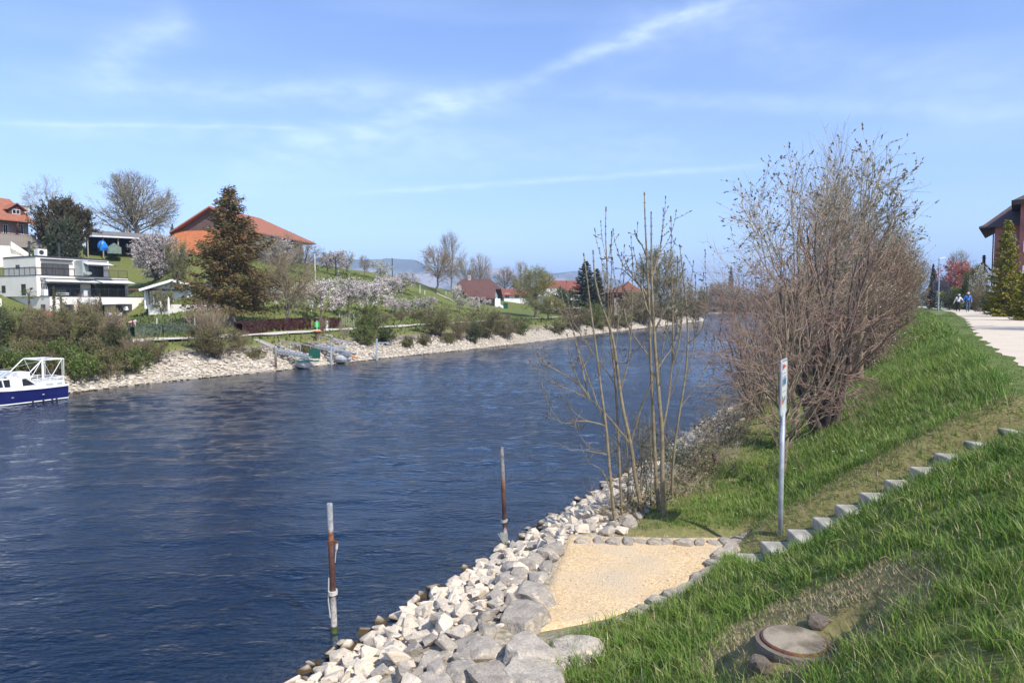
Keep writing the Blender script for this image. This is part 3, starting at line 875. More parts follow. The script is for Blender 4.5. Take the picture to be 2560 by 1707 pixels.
def crown(seed, H, W, Hb, n1, n2, n3, r0, multi=0, l2=.30, l3=.13, up=.35, r3=.010, k=(6, 4, 3), splay=.35, wobble=.03, spread=1.0, topflat=0.0, lean=(0, 0), n4=0, l4=.06, droop=0.0, open_=.25):
    """returns batches [(P,R,k)] for trunk, branches; and twig polylines"""
    rng = np.random.default_rng(seed)
    c = np.array([lean[0] * .5, lean[1] * .5, (H + Hb) / 2]); ax = np.array([W / 2, W / 2, (H - Hb) / 2])
    trunk = []
    if not multi:
        n = 9; z = np.linspace(-.25, H * .80, n)
        tp = np.stack([np.interp(z, [0, H], [0, lean[0]]) + rng.normal(size=n) * r0 * .5 * (z > .3), np.interp(z, [0, H], [0, lean[1]]) + rng.normal(size=n) * r0 * .5 * (z > .3), z], -1)
        tr = r0 * (1 - .82 * np.linspace(0, 1, n)) * np.where(z < .2, 1.25, 1)
        trunk = [(tp[None], tr[None], 8)]
    # limbs
    az = (np.arange(n1) * 2.399 + rng.uniform(0, .8, n1)); el = rng.uniform(-.35, 1, n1)
    if multi: el = rng.uniform(-.1, 1, n1)
    hr = np.sqrt(np.clip(1 - el ** 2, 0, 1)) * rng.uniform(.55, 1.0, n1)
    tgt = c + np.stack([np.cos(az) * hr, np.sin(az) * hr, el * rng.uniform(.75, 1, n1)], -1) * ax
    if multi:
        p0 = np.stack([rng.normal(size=n1) * .09 * multi, rng.normal(size=n1) * .09 * multi, np.full(n1, -.15)], -1)
        ctrl = p0 + (tgt - p0) * np.array([splay, splay, .62])
    else:
        zs = np.clip(Hb * .75 + (tgt[:, 2] - Hb) * rng.uniform(.25, .6, n1), Hb * .55, H * .76)
        i = (zs + .25) / (H * .80 + .25) * 8
        ii = np.clip(i.astype(int), 0, 7); f = (i - ii)[:, None]
        p0 = tp[ii] * (1 - f) + tp[ii + 1] * f
        ctrl = p0 + (tgt - p0) * np.array([.62, .62, splay])
    lr = np.linalg.norm(tgt - p0, axis=1)
    rs = (r0 * (.30 if not multi else .55)) * (lr / lr.max()) ** .6
    P1 = bez(p0, ctrl, tgt, 8, rng, wobble); R1 = rs[:, None] * np.linspace(1, .22, 8)[None]
    p, r, T, idx = sample_on(P1, R1, n2, rng, .22, .98)
    out = unit((p - c) / ax)
    d = unit(T * .55 + out * .45 * spread + rng.normal(size=p.shape) * .5 + np.array([0, 0, up]))
    L = H * l2 * rng.uniform(.5, 1.15, n2)[:, None]
    e = env_pull(p + d * L, c, ax, 1.0)
    ct = p + (e - p) * .5 + unit(T) * np.linalg.norm(e - p, axis=1)[:, None] * .18
    P2 = bez(p, ct, e, 6, rng, wobble * 1.3); R2 = np.minimum(r * .6, r0 * .2)[:, None] * np.linspace(1, .3, 6)[None] + r3 * .3
    p, r, T, idx = sample_on(P2, R2, n3, rng, open_, 1.0)
    out = unit((p - c) / ax)
    d = unit(T * .65 + out * .35 * spread + rng.normal(size=p.shape) * .6 + np.array([0, 0, up - droop]))
    L = H * l3 * rng.uniform(.5, 1.25, n3)[:, None]
    e = p + d * L
    ct = p + (e - p) * .5 + np.array([0, 0, -.12 * (up > .1) + droop * .5]) * L
    P3 = bez(p, ct, e, 4, rng, wobble * 1.2); R3 = np.full((n3, 4), r3) * np.linspace(1, .45, 4)[None]
    tw = P3
    batches = [(P1, R1, k[0]), (P2, R2, k[1]), (P3, R3, k[2])]
    if n4:
        p, r, T, idx = sample_on(P3, R3, n4, rng, .2, 1.0)
        d = unit(T * .7 + rng.normal(size=p.shape) * .55 + np.array([0, 0, up * .8 - droop]))
        e = p + d * H * l4 * rng.uniform(.5, 1.3, n4)[:, None]
        P4 = bez(p, (p + e) / 2, e, 3, rng, 0); R4 = np.full((n4, 3), r3 * .65) * np.linspace(1, .6, 3)[None]
        batches.append((P4, R4, 3)); tw = P4
    return trunk, batches, tw, rng

def leaves_on(rng, tw, n, jitter, sx, sy, along=False, lo=.2):
    m = tw.shape[1]
    idx = rng.integers(0, len(tw), n); u = rng.uniform(lo, 1, n) * (m - 1)
    i = np.clip(u.astype(int), 0, m - 2); f = (u - i)[:, None]
    p = tw[idx, i] * (1 - f) + tw[idx, i + 1] * f + rng.normal(size=(n, 3)) * jitter
    D = unit(tw[idx, i + 1] - tw[idx, i]) + rng.normal(size=(n, 3)) * .35 if along else None
    s = rng.uniform(.6, 1.3, n)
    return leafquads(rng, p, sx * s, sy * s, D)

def tree_parts(root, trunk, batches, leafsets, bark, twig, split=1):
    """trunk part; crown part holding limbs, twigs and leaves"""
    if trunk:
        mg = MG()
        for Pt, R, k in trunk: mg.add(*tubes(Pt, R, k))
        mg.obj('trunk', bark, root, smooth=True)
    mg = MG(); mats = [bark, twig]
    for i, (Pt, R, k) in enumerate(batches):
        mg.add(*tubes(Pt, R, k), 0 if i < split else 1)
    for (V, F), mt in leafsets:
        mats.append(mt); mg.add(V, F, len(mats) - 1)
    mg.obj('crown', mats, root)

PROTO = {}
def proto(key, seed, H, W, Hb, n1, n2, n3, r0, bark, twig, leafs=(), trunkname='trunk', **kw):
    """prototype parts stored until first placed; leafs: (count, jitter, sx, sy, mat, along)"""
    trunk, batches, tw, rng = crown(seed, H, W, Hb, n1, n2, n3, r0, **kw)
    parts = []
    if trunk:
        mg = MG()
        for Pt, R, k in trunk: mg.add(*tubes(Pt, R, k))
        parts.append(('trunk', mg.mesh('trunk', bark, True)))
    elif kw.get('multi'):
        mg = MG(); Pt, R, k = batches[0]
        mg.add(*tubes(Pt[:, :5], R[:, :5], k))
        parts.append(('stems', mg.mesh('stems', bark, True)))
        batches = [(Pt[:, 4:], R[:, 4:], k)] + batches[1:]
    mg = MG(); mats = [bark, twig]
    for i, (Pt, R, k) in enumerate(batches): mg.add(*tubes(Pt, R, k), 0 if i < 1 else 1)
    for (n, jit, sx, sy, mt, al) in leafs:
        if mt not in mats: mats.append(mt)
        mg.add(*leaves_on(rng, tw, n, jit, sx, sy, al), mats.index(mt))
    parts.append(('crown', mg.mesh('crown', mats)))
    PROTO[key] = (H, W, parts)

def plant(key, name, u, vb, vt, wpx, label, cat='tree', group=None, rot=None, Y=None, base=None, sink=0.0):
    """a tree or shrub of a prototype kind, its size read from the photograph at its own distance"""
    H, W, parts = PROTO[key]
    b = base if base is not None else (hit(u, vb, 6) if Y is None else P(u, vb, Y))
    if Y is not None and base is None:
        b = np.array([b[0], b[1], gz(b[0], b[1])])
    h = (CAMZ + ray(u, vt)[2] / ray(u, vt)[1] * b[1]) - b[2]
    w = wpx * b[1] / FPX
    root = thing(name, (b[0], b[1], b[2] - sink), label, cat, 0, group)
    root.scale = (w / W, w / W, h / H)
    root.rotation_euler = (0, 0, rot if rot is not None else random.Random(int(u * 7 + vb)).uniform(0, 6.28))
    for nm, me in parts: link(nm, me, root)
    return root

B, T_ = M, None
proto('cherry0', 1, 5.0, 5.0, 1.2, 12, 90, 420, .16, M['bark_dark'], M['bark_dark'], [(2600, .10, .085, .06, M['blossom'], False), (1300, .05, .16, .05, M['blossom'], True)], r3=.022, up=.15, splay=.5, droop=.1)
proto('cherry1', 2, 5.0, 5.2, 1.3, 10, 80, 380, .17, M['bark_dark'], M['bark_dark'], [(2300, .10, .085, .06, M['blossom'], False), (1200, .05, .16, .05, M['blossom'], True)], r3=.022, up=.1, splay=.45, droop=.15)
proto('cherry2', 3, 5.0, 4.6, 1.1, 12, 70, 340, .15, M['bark_dark'], M['bark_dark'], [(1500, .12, .085, .06, M['blossom_cream'], False), (700, .05, .14, .05, M['blossom'], True)], r3=.022, up=.2)
proto('cherry_big', 4, 8.0, 8.0, .6, 22, 260, 1500, .2, M['bark_dark'], M['bark_dark'], [(9000, .12, .10, .07, M['blossom'], False), (4500, .04, .22, .06, M['blossom'], True)], r3=.025, up=.1, multi=1)
proto('bare0', 11, 12.0, 10.0, 2.5, 16, 170, 1100, .34, M['bark_grey'], M['twig_brown'], [(1800, .15, .10, .05, M['bud_green'], False)], r3=.022, l2=.3, l3=.15, up=.35)
proto('bare1', 12, 12.0, 9.0, 2.0, 14, 170, 1100, .30, M['bark_grey'], M['twig_grey'], [(900, .15, .09, .05, M['bud_green'], False)], r3=.022, up=.4)
proto('bare2', 13, 12.0, 11.0, 1.5, 18, 190, 1300, .3, M['bark_dark'], M['twig_brown'], [(2600, .12, .09, .05, M['leaf_brown'], False)], r3=.022, up=.3)
proto('walnut', 14, 14.0, 15.5, 1.6, 26, 420, 3600, .55, M['bark_dark'], M['twig_grey'], [(7500, .16, .11, .05, M['bud_green'], False)], r3=.022, l2=.26, l3=.11, up=.3)
proto('birch', 15, 11.0, 9.0, 1.5, 14, 150, 900, .16, M['bark_grey'], M['twig_pale'], [(3600, .12, .07, .04, M['bud_green'], False)], r3=.018, up=.3, droop=.5, l3=.14)
proto('willow_yellow', 16, 10.0, 9.0, 1.2, 18, 220, 1300, .3, M['bark_dark'], M['twig_brown'], [(9000, .22, .12, .07, M['leaf_yellow'], False)], r3=.02, up=.3, droop=.2)
proto('willow_green', 17, 11.0, 9.0, 1.0, 18, 220, 1500, .3, M['bark_dark'], M['twig_brown'], [(6500, .22, .12, .06, M['bud_green'], False)], r3=.022, up=.4)
proto('bush_olive0', 21, 3.0, 3.6, .05, 26, 160, 900, .07, M['bark_dark'], M['twig_brown'], [(3600, .08, .055, .035, M['leaf_olive'], False), (1800, .08, .05, .03, M['leaf_fresh'], False)], r3=.010, multi=3, l2=.3, l3=.16)
proto('bush_olive1', 22, 3.0, 3.4, .05, 24, 150, 900, .06, M['bark_grey'], M['twig_brown'], [(2600, .08, .05, .03, M['leaf_olive'], False), (900, .08, .045, .03, M['leaf_brown'], False)], r3=.010, multi=3, l2=.3, l3=.16)
proto('bush_brown', 23, 3.0, 3.4, .05, 30, 180, 1100, .06, M['twig_brown'], M['twig_brown'], [(900, .08, .05, .03, M['leaf_brown'], False), (300, .08, .05, .03, M['leaf_olive'], False)], r3=.011, multi=3, l2=.32, l3=.17, up=.6)
proto('bush_wand', 24, 3.4, 3.4, .05, 60, 260, 900, .045, M['twig_brown'], M['twig_brown'], [(500, .06, .04, .02, M['leaf_brown'], False)], r3=.009, multi=4, l2=.4, l3=.15, up=1.3, spread=.4)
proto('bramble0', 25, 1.6, 3.6, -.3, 30, 160, 700, .03, M['bark_dark'], M['twig_brown'], [(3600, .10, .065, .05, M['leaf_fresh'], False), (900, .10, .06, .04, M['leaf_dark'], False)], r3=.008, multi=5, l2=.4, l3=.22)
proto('bramble1', 26, 1.6, 3.8, -.3, 30, 160, 700, .03, M['bark_dark'], M['twig_brown'], [(2300, .10, .065, .05, M['leaf_olive'], False), (900, .10, .06, .04, M['leaf_dark'], False), (700, .1, .05, .04, M['leaf_brown'], False)], r3=.008, multi=5, l2=.4, l3=.22)
proto('bush_dark', 27, 3.0, 3.2, .0, 24, 170, 700, .06, M['bark_dark'], M['bark_dark'], [(3800, .12, .075, .05, M['leaf_dark'], False)], r3=.012, multi=3, l2=.3, l3=.16)
proto('bush_green', 28, 2.4, 3.0, .0, 24, 170, 700, .05, M['bark_dark'], M['twig_brown'], [(3400, .12, .065, .045, M['leaf_fresh'], False)], r3=.010, multi=3, l2=.3, l3=.16)
proto('bush_red', 29, 5.0, 5.0, .2, 30, 200, 1100, .08, M['bark_dark'], M['twig_red'], [(5200, .12, .11, .07, M['leaf_red'], False)], r3=.014, multi=3, up=.5)
proto('bush_purple', 30, 4.0, 3.6, .2, 24, 150, 700, .08, M['bark_dark'], M['twig_red'], [(2600, .12, .08, .05, M['leaf_purple'], False)], r3=.014, multi=3)
proto('lavender', 31, .8, 1.2, -.1, 22, 90, 400, .02, M['bark_grey'], M['twig_grey'], [(900, .05, .05, .03, M['leaf_greyg'], False)], r3=.006, multi=2)

def conifer_mesh(seed, H, R, n_wh, per, mat_leaf, dens, droop=.25, profile=None, leaf=(.20, .07), bark=None, trunk_r=.22, z0=.06, rag=.25, upcurve=.1, scat=.05):
    rng = np.random.default_rng(seed)
    zt = np.linspace(-.2, H, 10)
    tr = np.stack([np.zeros(10), np.zeros(10), zt], -1)[None]
    trunk = MG().add(*tubes(tr, (trunk_r * np.linspace(1.1, .1, 10))[None], 8)).mesh('trunk', bark or M['bark_grey'], True)
    n = n_wh * per
    f = np.linspace(z0, .985, n) + rng.uniform(-.01, .01, n)
    z = f * H
    if profile is None: rad = R * (1 - f) ** .8
    else: rad = R * np.interp(f, profile[0], profile[1])
    rad = rad * rng.uniform(1 - rag, 1 + rag * .6, n) + .05 * R
    az = np.arange(n) * 2.39996 + rng.uniform(-.4, .4, n)
    dirn = np.stack([np.cos(az), np.sin(az), np.zeros(n)], -1)
    p0 = np.stack([np.zeros(n), np.zeros(n), z], -1)
    rise = (.55 * f ** 2 - droop * (1 - f)) [:, None]
    p1 = p0 + dirn * rad[:, None] + np.array([0, 0, 1]) * rad[:, None] * (rise + upcurve)
    ct = p0 + dirn * rad[:, None] * .5 + np.array([0, 0, 1]) * rad[:, None] * (rise * .9 - .04)
    Pb = bez(p0, ct, p1, 7, rng, .02)
    mg = MG().add(*tubes(Pb, (.035 * H / 12 * np.linspace(1, .25, 7))[None] * np.ones((n, 1)), 3), 0)
    # sprays of needles along each bough
    tot = int(dens)
    w = rad / rad.sum()
    idx = rng.choice(n, tot, p=w); u = rng.uniform(.12, 1, tot) ** .8 * 6
    i = np.clip(u.astype(int), 0, 5); q = (u - i)[:, None]
    p = Pb[idx, i] * (1 - q) + Pb[idx, i + 1] * q
    side = np.cross(dirn[idx], [0, 0, 1.0]) * rng.choice([-1, 1], tot)[:, None]
    reach = rad[idx] * (1.05 - u / 6) * .45 + .05
    off = rng.uniform(0, 1, tot) * reach
    p = p + side * off[:, None] - np.array([0, 0, 1]) * (off * (.15 + droop * .6))[:, None] + rng.normal(size=p.shape) * scat * H / 12
    D = unit(dirn[idx] * .8 + side * .7 + np.array([0, 0, -droop * .9]) + rng.normal(size=p.shape) * .3)
    s = rng.uniform(.6, 1.3, tot)
    mg.add(*leafquads(rng, p, leaf[0] * s, leaf[1] * s, D), 1)
    return [('trunk', trunk), ('crown', mg.mesh('crown', [M['bark_dark'], mat_leaf]))]

PROTO['spruce'] = (14.0, 9.0, conifer_mesh(41, 14, 4.5, 15, 10, M['conifer'], 26000, droop=.14, leaf=(.17, .06), trunk_r=.42, z0=.13, rag=.65, scat=.16,
                   profile=([0, .12, .2, .35, .5, .65, .8, .92, 1], [.5, .98, 1.0, .92, .76, .52, .30, .12, .01])))
PROTO['spruce_dark'] = (12.0, 7.0, conifer_mesh(42, 12, 3.5, 16, 9, M['conifer_dark'], 10000, droop=.2, leaf=(.22, .08), trunk_r=.25, z0=.05))
PROTO['cedar'] = (8.0, 4.6, conifer_mesh(43, 8, 2.3, 16, 9, M['cedar_gold'], 15000, droop=.35, leaf=(.13, .05), trunk_r=.14, z0=.02, rag=.2,
                  profile=([0, .1, .3, .6, .8, 1], [1, 1, .92, .55, .33, .06])))
PROTO['cypress'] = (4.0, .8, conifer_mesh(44, 4, .4, 14, 8, M['leaf_olive'], 2200, droop=-.6, leaf=(.09, .03), trunk_r=.05, z0=.02, profile=([0, .2, .6, 1], [.7, 1, .8, .1])))
def yew_mesh(seed, H, W, mat, dens):
    trunk, batches, tw, rng = crown(seed, H, W, .1, 40, 420, 1500, .3, multi=2, up=.5, r3=.03, l2=.22, l3=.12)
    mg = MG(); Pt, R, k = batches[0]; mg.add(*tubes(Pt[:, :5], R[:, :5], k)); st = mg.mesh('stems', M['bark_dark'], True)
    mg = MG()
    for Pt, R, k in batches: mg.add(*tubes(Pt, R, k), 0)
    mg.add(*leaves_on(rng, tw, dens, .13, .20, .08, True), 1)
    mg.add(*leaves_on(rng, batches[1][0], dens // 3, .25, .22, .10, False), 1)
    return [('stems', st), ('crown', mg.mesh('crown', [M['bark_dark'], mat]))]
PROTO['yew'] = (9.0, 9.0, yew_mesh(45, 9, 9, M['yew'], 15000))
PROTO['yew_green'] = (6.0, 5.0, yew_mesh(46, 6, 5, M['yew_green'], 8000))

ORD = ['first', 'second', 'third', 'fourth', 'fifth', 'sixth', 'seventh', 'eighth', 'ninth', 'tenth', 'eleventh', 'twelfth', 'thirteenth', 'fourteenth', 'fifteenth', 'sixteenth']
# ------------------------------------------------------------------ left bank: trees
plant('birch', 'birch_tree', 128, 600, 443, 102, 'slender birch with thin hanging pale twigs behind the dark yew', 'tree', Y=138)
plant('yew', 'yew_tree', 157, 640, 500, 142, 'broad dark brown-green yew between the tiled chalet and the shed', 'tree', Y=112)
plant('yew_green', 'juniper_tree', 158, 655, 545, 76, 'blue-green conifer growing against the front of the broad dark yew', 'tree', Y=107)
plant('walnut', 'walnut_tree', 334, 640, 440, 210, 'huge domed leafless tree rising behind the sheet-roofed shed', 'tree', Y=142)
plant('spruce_dark', 'spruce_tree', 432, 630, 560, 26, 'small dark conifer top between the huge bare tree and the barn', 'tree', Y=150)
plant('cherry_big', 'cherry_tree', 393, 700, 590, 132, 'large white blossoming cherry on the slope above the white bungalow', 'blossoming tree')
plant('bush_olive0', 'shrub', 446, 706, 600, 60, 'ivy-green shrub pressed against the right side of the large white cherry', 'shrub')
plant('spruce', 'spruce_tree', 580, 812, 470, 230, 'tall ragged brown-green spruce standing beside the white bungalow', 'tree', rot=.4)
plant('bare0', 'bare_tree', 718, 822, 640, 150, 'leaning bare tree with thick pale trunk behind the dark red hedge', 'tree')
plant('bare1', 'bare_tree', 700, 730, 585, 120, 'pale grey-twigged tree right of the spruce below the barn eaves', 'tree', Y=100)
plant('bare2', 'bare_tree', 765, 715, 605, 95, 'olive bare tree in front of the barn corner by the lamp pole', 'tree', Y=112)
plant('cherry0', 'cherry_tree', 690, 690, 600, 110, 'white cherry showing under the right eaves of the orange-roofed barn', 'blossoming tree', Y=118)
plant('cherry1', 'cherry_tree', 660, 795, 708, 90, 'faint pink cherry half hidden behind the right side of the spruce', 'blossoming tree', Y=76)
CH = [(803, 804, 700, 98, 0, 'low spreading pink-white cherry just behind the dark red hedge end'),
      (872, 793, 692, 98, 1, 'tall pink-white cherry in the front orchard row left of the round green shrub'),
      (938, 790, 705, 92, 0, 'pink-white cherry whose trunk stands right behind the round green shrub'),
      (990, 786, 745, 62, 1, 'small flat-topped cherry in the middle of the front orchard row'),
      (1022, 790, 750, 58, 2, 'small forked cherry with a dark short trunk near the slope bottom'),
      (1062, 785, 742, 62, 0, 'low wide cherry at the right end of the front orchard row'),
      (972, 752, 690, 84, 0, 'pink-white cherry halfway up the orchard slope'),
      (1005, 735, 680, 76, 1, 'upper cherry with blossoms hanging to the right above the bare slope'),
      (905, 752, 700, 70, 1, 'brownish cherry on mid slope with few flowers'),
      (760, 775, 712, 84, 2, 'sparse cherry over the grass just right of the leaning bare tree'),
      (840, 690, 628, 60, 0, 'cream-white cherry on the ridge beside the white post'),
      (818, 684, 632, 44, 1, 'crooked white cherry on the ridge nearest the barn'),
      (868, 690, 630, 40, 2, 'thin cream cherry at the end of the ridge before the mountains'),
      (951, 702, 652, 56, 2, 'greenish-white fruit tree on the ridge under the tall thin pole'),
      (1009, 688, 655, 44, 1, 'small umbrella-shaped cherry on the ridge skyline'),
      (1045, 695, 655, 24, 2, 'tiny bare fruit tree on the ridge left of the big brown tree'),
      (1149, 784, 728, 46, 2, 'cream-white blossoming tree standing alone before the brown-roofed house'),
      (1142, 756, 712, 30, 0, 'thin white blossoming tree at the left roof edge of the brown-roofed house'),
      (1195, 778, 742, 62, 1, 'pink blossoming bush below the eaves of the brown-roofed house')]
for u, vb, vt, w, k, lab in CH:
    plant('cherry%d' % k, 'cherry_tree', u, vb, vt, w, lab, 'blossoming tree', 'blossoming fruit trees of the orchard')
plant('bare2', 'fruit_tree', 911, 694, 640, 34, 'narrow olive-brown tree on the ridge in front of the mountains', 'tree')
plant('bare1', 'bare_tree', 1130, 735, 584, 70, 'tall grey round-headed tree behind the big brown tree', 'tree', Y=168)
plant('bare2', 'bare_tree', 1094, 734, 618, 110, 'broad red-brown bare tree on the slope left of the brown-roofed house', 'tree')
plant('bare1', 'bare_tree', 1165, 745, 645, 60, 'grey bare tree behind the left end of the brown roof', 'tree', Y=178)
plant('bare0', 'bare_tree', 1200, 745, 640, 66, 'rounded bare tree directly behind the brown-roofed house', 'tree', Y=182)
plant('bare2', 'bare_tree', 1262, 748, 668, 60, 'dense brown tree behind the low red roof', 'tree', Y=190)
plant('bare1', 'bare_tree', 1302, 760, 655, 46, 'pale grey tree top behind the yellow willow', 'tree', Y=188)
plant('willow_yellow', 'willow_tree', 1338, 800, 672, 104, 'yellow-green willow in fresh leaf by the water right of the brown-roofed house', 'tree', Y=132)
plant('willow_yellow', 'willow_shrub', 1372, 826, 745, 84, 'low yellow-green willow bush spreading over the stony shore', 'shrub', Y=112)
plant('spruce_dark', 'spruce_tree', 1464, 782, 653, 104, 'dark spruce standing right of the long red roof', 'tree', Y=150)
plant('spruce_dark', 'spruce_tree', 1492, 782, 672, 64, 'second dark spruce close behind the first one beside the grey barn', 'tree', Y=154)
plant('bush_dark', 'shrub', 1410, 782, 722, 80, 'dark evergreen mound in front of the long red roof', 'shrub', Y=146)
plant('bare1', 'bare_tree', 1510, 765, 676, 40, 'grey bare tree between the two spruces and the grey barn', 'tree', Y=195)
plant('bush_purple', 'plum_tree', 1560, 782, 728, 40, 'purple-leaved tree in front of the grey wooden barn', 'tree', Y=150)
plant('willow_green', 'willow_tree', 1648, 790, 622, 120, 'tall feathery green-brown willow behind the ash saplings', 'tree', Y=165)
plant('bare0', 'bare_tree', 1700, 792, 690, 90, 'rounded olive bare tree right of the tall feathery willow', 'tree', Y=185)
plant('bush_olive0', 'shrub', 1735, 797, 720, 70, 'olive thicket at the far end of the left bank', 'shrub', Y=195)
plant('willow_green', 'willow_shrub', 1600, 790, 722, 90, 'green-brown willow thicket below the grey barn', 'shrub', Y=140)
# thickets and single shrubs along the far shore
SH = [('bush_dark', -5, 880, 770, 70, 'dark shrub at the left picture edge above the boat', None),
      ('bush_olive0', 60, 880, 775, 110, 'olive shrub in the thicket directly above the boat cabin', None),
      ('bush_olive1', 120, 885, 782, 110, 'twiggy brown shrub in the thicket behind the boat arch', None),
      ('bush_olive0', 180, 882, 762, 120, 'tall olive shrub in front of the lowest storey of the white villa', None),
      ('bush_olive1', 240, 880, 755, 120, 'tall twiggy shrub screening the middle of the white villa', None),
      ('bush_brown', 90, 860, 768, 70, 'pale brown twigs between the palm and the boat thicket', None),
      ('bush_brown', 210, 855, 745, 60, 'thin brown bare shrub by the left cypress of the villa', None),
      ('bush_brown', 285, 862, 775, 80, 'brown bare shrub below the villa corner window', None),
      ('bush_dark', 292, 888, 815, 66, 'dark green evergreen shrub in the thicket left of the grass slope', None),
      ('bush_brown', 340, 905, 840, 90, 'rust-brown shrub at the right end of the thicket', None),
      ('bush_olive0', 385, 905, 845, 70, 'rounded olive shrub closing the thicket at the grass slope', None),
      ('bush_wand', 520, 880, 760, 120, 'upright brush of brown wands before the spruce trunk', None),
      ('bush_olive0', 535, 890, 815, 140, 'wide olive shrub at the foot of the brown wands', None),
      ('bush_olive1', 600, 880, 828, 60, 'small shrub with whitish sprigs at the right of the brown wands', None),
      ('bush_green', 922, 850, 770, 90, 'round fresh green shrub beside the far towpath', None),
      ('bush_green', 915, 862, 815, 70, 'low green bush spilling under the round fresh green shrub', None),
      ('bush_dark', 965, 862, 818, 50, 'small dark shrub right of the round fresh green shrub', None),
      ('bush_brown', 806, 832, 795, 44, 'thin brown bush by the far towpath near the cut stump', None),
      ('bush_olive0', 1090, 838, 770, 100, 'large olive-brown shrub above the far shore before the grass slope', None),
      ('bush_dark', 1185, 858, 806, 40, 'dark shrub leaning down to the stones', None),
      ('bush_olive0', 1215, 845, 772, 100, 'olive shrub on the shore below the white porch', None),
      ('bush_olive1', 1150, 850, 792, 70, 'brown-olive shrub between two shore thickets', None),
      ('bush_olive1', 1265, 845, 790, 90, 'brown-olive shrub left of the low yellow willow bush', None),
      ('bush_green', 1300, 835, 795, 60, 'bright green shrub by the far towpath end', None),
      ('bush_olive1', 1440, 828, 768, 100, 'olive-brown shrub on the shore below the long red roof', None),
      ('bush_green', 1480, 818, 762, 70, 'green shrub on the shore below the dark spruces', None),
      ('bush_olive0', 1530, 818, 768, 100, 'olive shrub on the shore in front of the grey barn', None),
      ('bush_olive1', 1610, 812, 760, 110, 'brown-olive shrub on the shore behind the ash saplings', None),
      ('bush_olive0', 1680, 805, 752, 100, 'olive shrub near the far tip of the left shore', None),
      ('bush_olive1', 1740, 800, 755, 60, 'last brown shrub at the far tip of the left shore', None)]
for k, u, vb, vt, w, lab, g in SH:
    plant(k, 'shrub', u, vb, vt, w, lab, 'shrub', 'shrubs along the far shore')
for i, (u, vb, vt, w) in enumerate([(30, 935, 880, 120), (110, 940, 885, 120), (190, 948, 885, 120), (260, 942, 880, 120), (330, 930, 875, 110), (70, 915, 855, 120), (150, 915, 855, 120), (230, 915, 850, 120), (-40, 930, 870, 120)]):
    plant('bramble%d' % (i % 2), 'bramble', u, vb, vt, w, ['second', 'fourth', 'sixth', 'eighth', 'last', 'third', 'fifth', 'seventh', 'first'][i] + ' green bramble mound from the left picture edge, above the white shore stones', 'bramble', 'green brambles above the white shore stones', base=None)
for i, (u, vb, vt, w) in enumerate([(640, 895, 872, 60), (760, 880, 858, 50), (1020, 868, 842, 50), (1060, 862, 838, 50), (1120, 858, 834, 50), (1250, 838, 812, 60), (1390, 832, 808, 60), (1500, 822, 800, 60), (1560, 818, 795, 60)]):
    plant('bramble1', 'bramble', u, vb, vt, w, ORD[i] + ' dry bramble patch along the top of the far stone bank, from the left', 'bramble', 'dry brambles along the far stone bank')
HS = [(960, 800), (1000, 797), (1040, 794), (1075, 792)]
for u, v in HS:
    plant('bush_olive1', 'hedge_shrub', u, v + 4, v - 18, 46, ORD[HS.index((u, v))] + ' clipped shrub from the left in the low hedge row below the orchard', 'hedge shrub', 'low hedge row below the orchard')

# far shore beyond the bend
rgf = np.random.default_rng(5)
FT = [(1775, 706, 48, 'bare0', 'olive bare tree first in the far row across the bend'), (1800, 700, 40, 'willow_green', 'green-brown tree in the far row across the bend'),
      (1826, 662, 22, 'spruce_dark', 'dark pointed conifer in the far row'), (1850, 712, 44, 'willow_green', 'light green tree in front of the red mast'),
      (1878, 706, 50, 'spruce_dark', 'dark broad conifer right of the red mast'), (1905, 716, 60, 'bare2', 'brown tree in the far row behind bare twigs'),
      (1940, 705, 60, 'bare0', 'rounded far tree seen through the red-brown twigs'), (1985, 700, 70, 'bare2', 'far brown tree behind the sign pole'),
      (2035, 698, 70, 'bare0', 'far olive tree hidden behind the alder twigs'), (2090, 700, 70, 'bare2', 'far brown tree right behind the grey catkin willow')]
for u, vt, w, k, lab in FT:
    if k == 'spruce_dark': vt += 22 if u > 1840 else 0
    plant(k, 'far_tree', u, 775, vt + 4, w * 1.3, lab, 'tree', 'trees across the canal bend', Y=376 + (u % 7))
FS = [(1765, 742, 70, 'bush_brown'), (1800, 744, 60, 'bush_olive1'), (1835, 746, 60, 'bush_olive0'), (1870, 745, 70, 'bush_brown'), (1915, 744, 80, 'bush_olive0'), (1960, 742, 80, 'bush_brown'), (2010, 742, 80, 'bush_olive1')]
for u, vt, w, k in FS:
    plant(k, 'far_shrub', u, 778, vt, w * 1.2, ORD[FS.index((u, vt, w, k))] + ' bush above the far waterline across the bend, from the left', 'shrub', 'bushes across the canal bend', Y=370)
# distant wood
V = []; 
mg = MG()
n = 26000
xw = rgf.uniform(-100, 1500, n); yw = rgf.uniform(520, 900, n)
hh = 9 + 5 * np.sin(xw * .021) + 4 * np.sin(xw * .057 + 2) + rgf.normal(size=n)
zw = 3.5 + rgf.uniform(0, 1, n) ** .8 * np.clip(hh, 4, 17)
C = np.stack([xw, yw, zw], -1)
mg.add(*leafquads(rgf, C, 2.2, 1.6), 0)
M['far_wood'] = leafmat('far_wood', (0.13, 0.12, 0.055), (0.17, 0.14, 0.09), (0.07, 0.08, 0.03), scale=.03)
tag(mg.obj('distant_wood', M['far_wood']), kind='stuff')

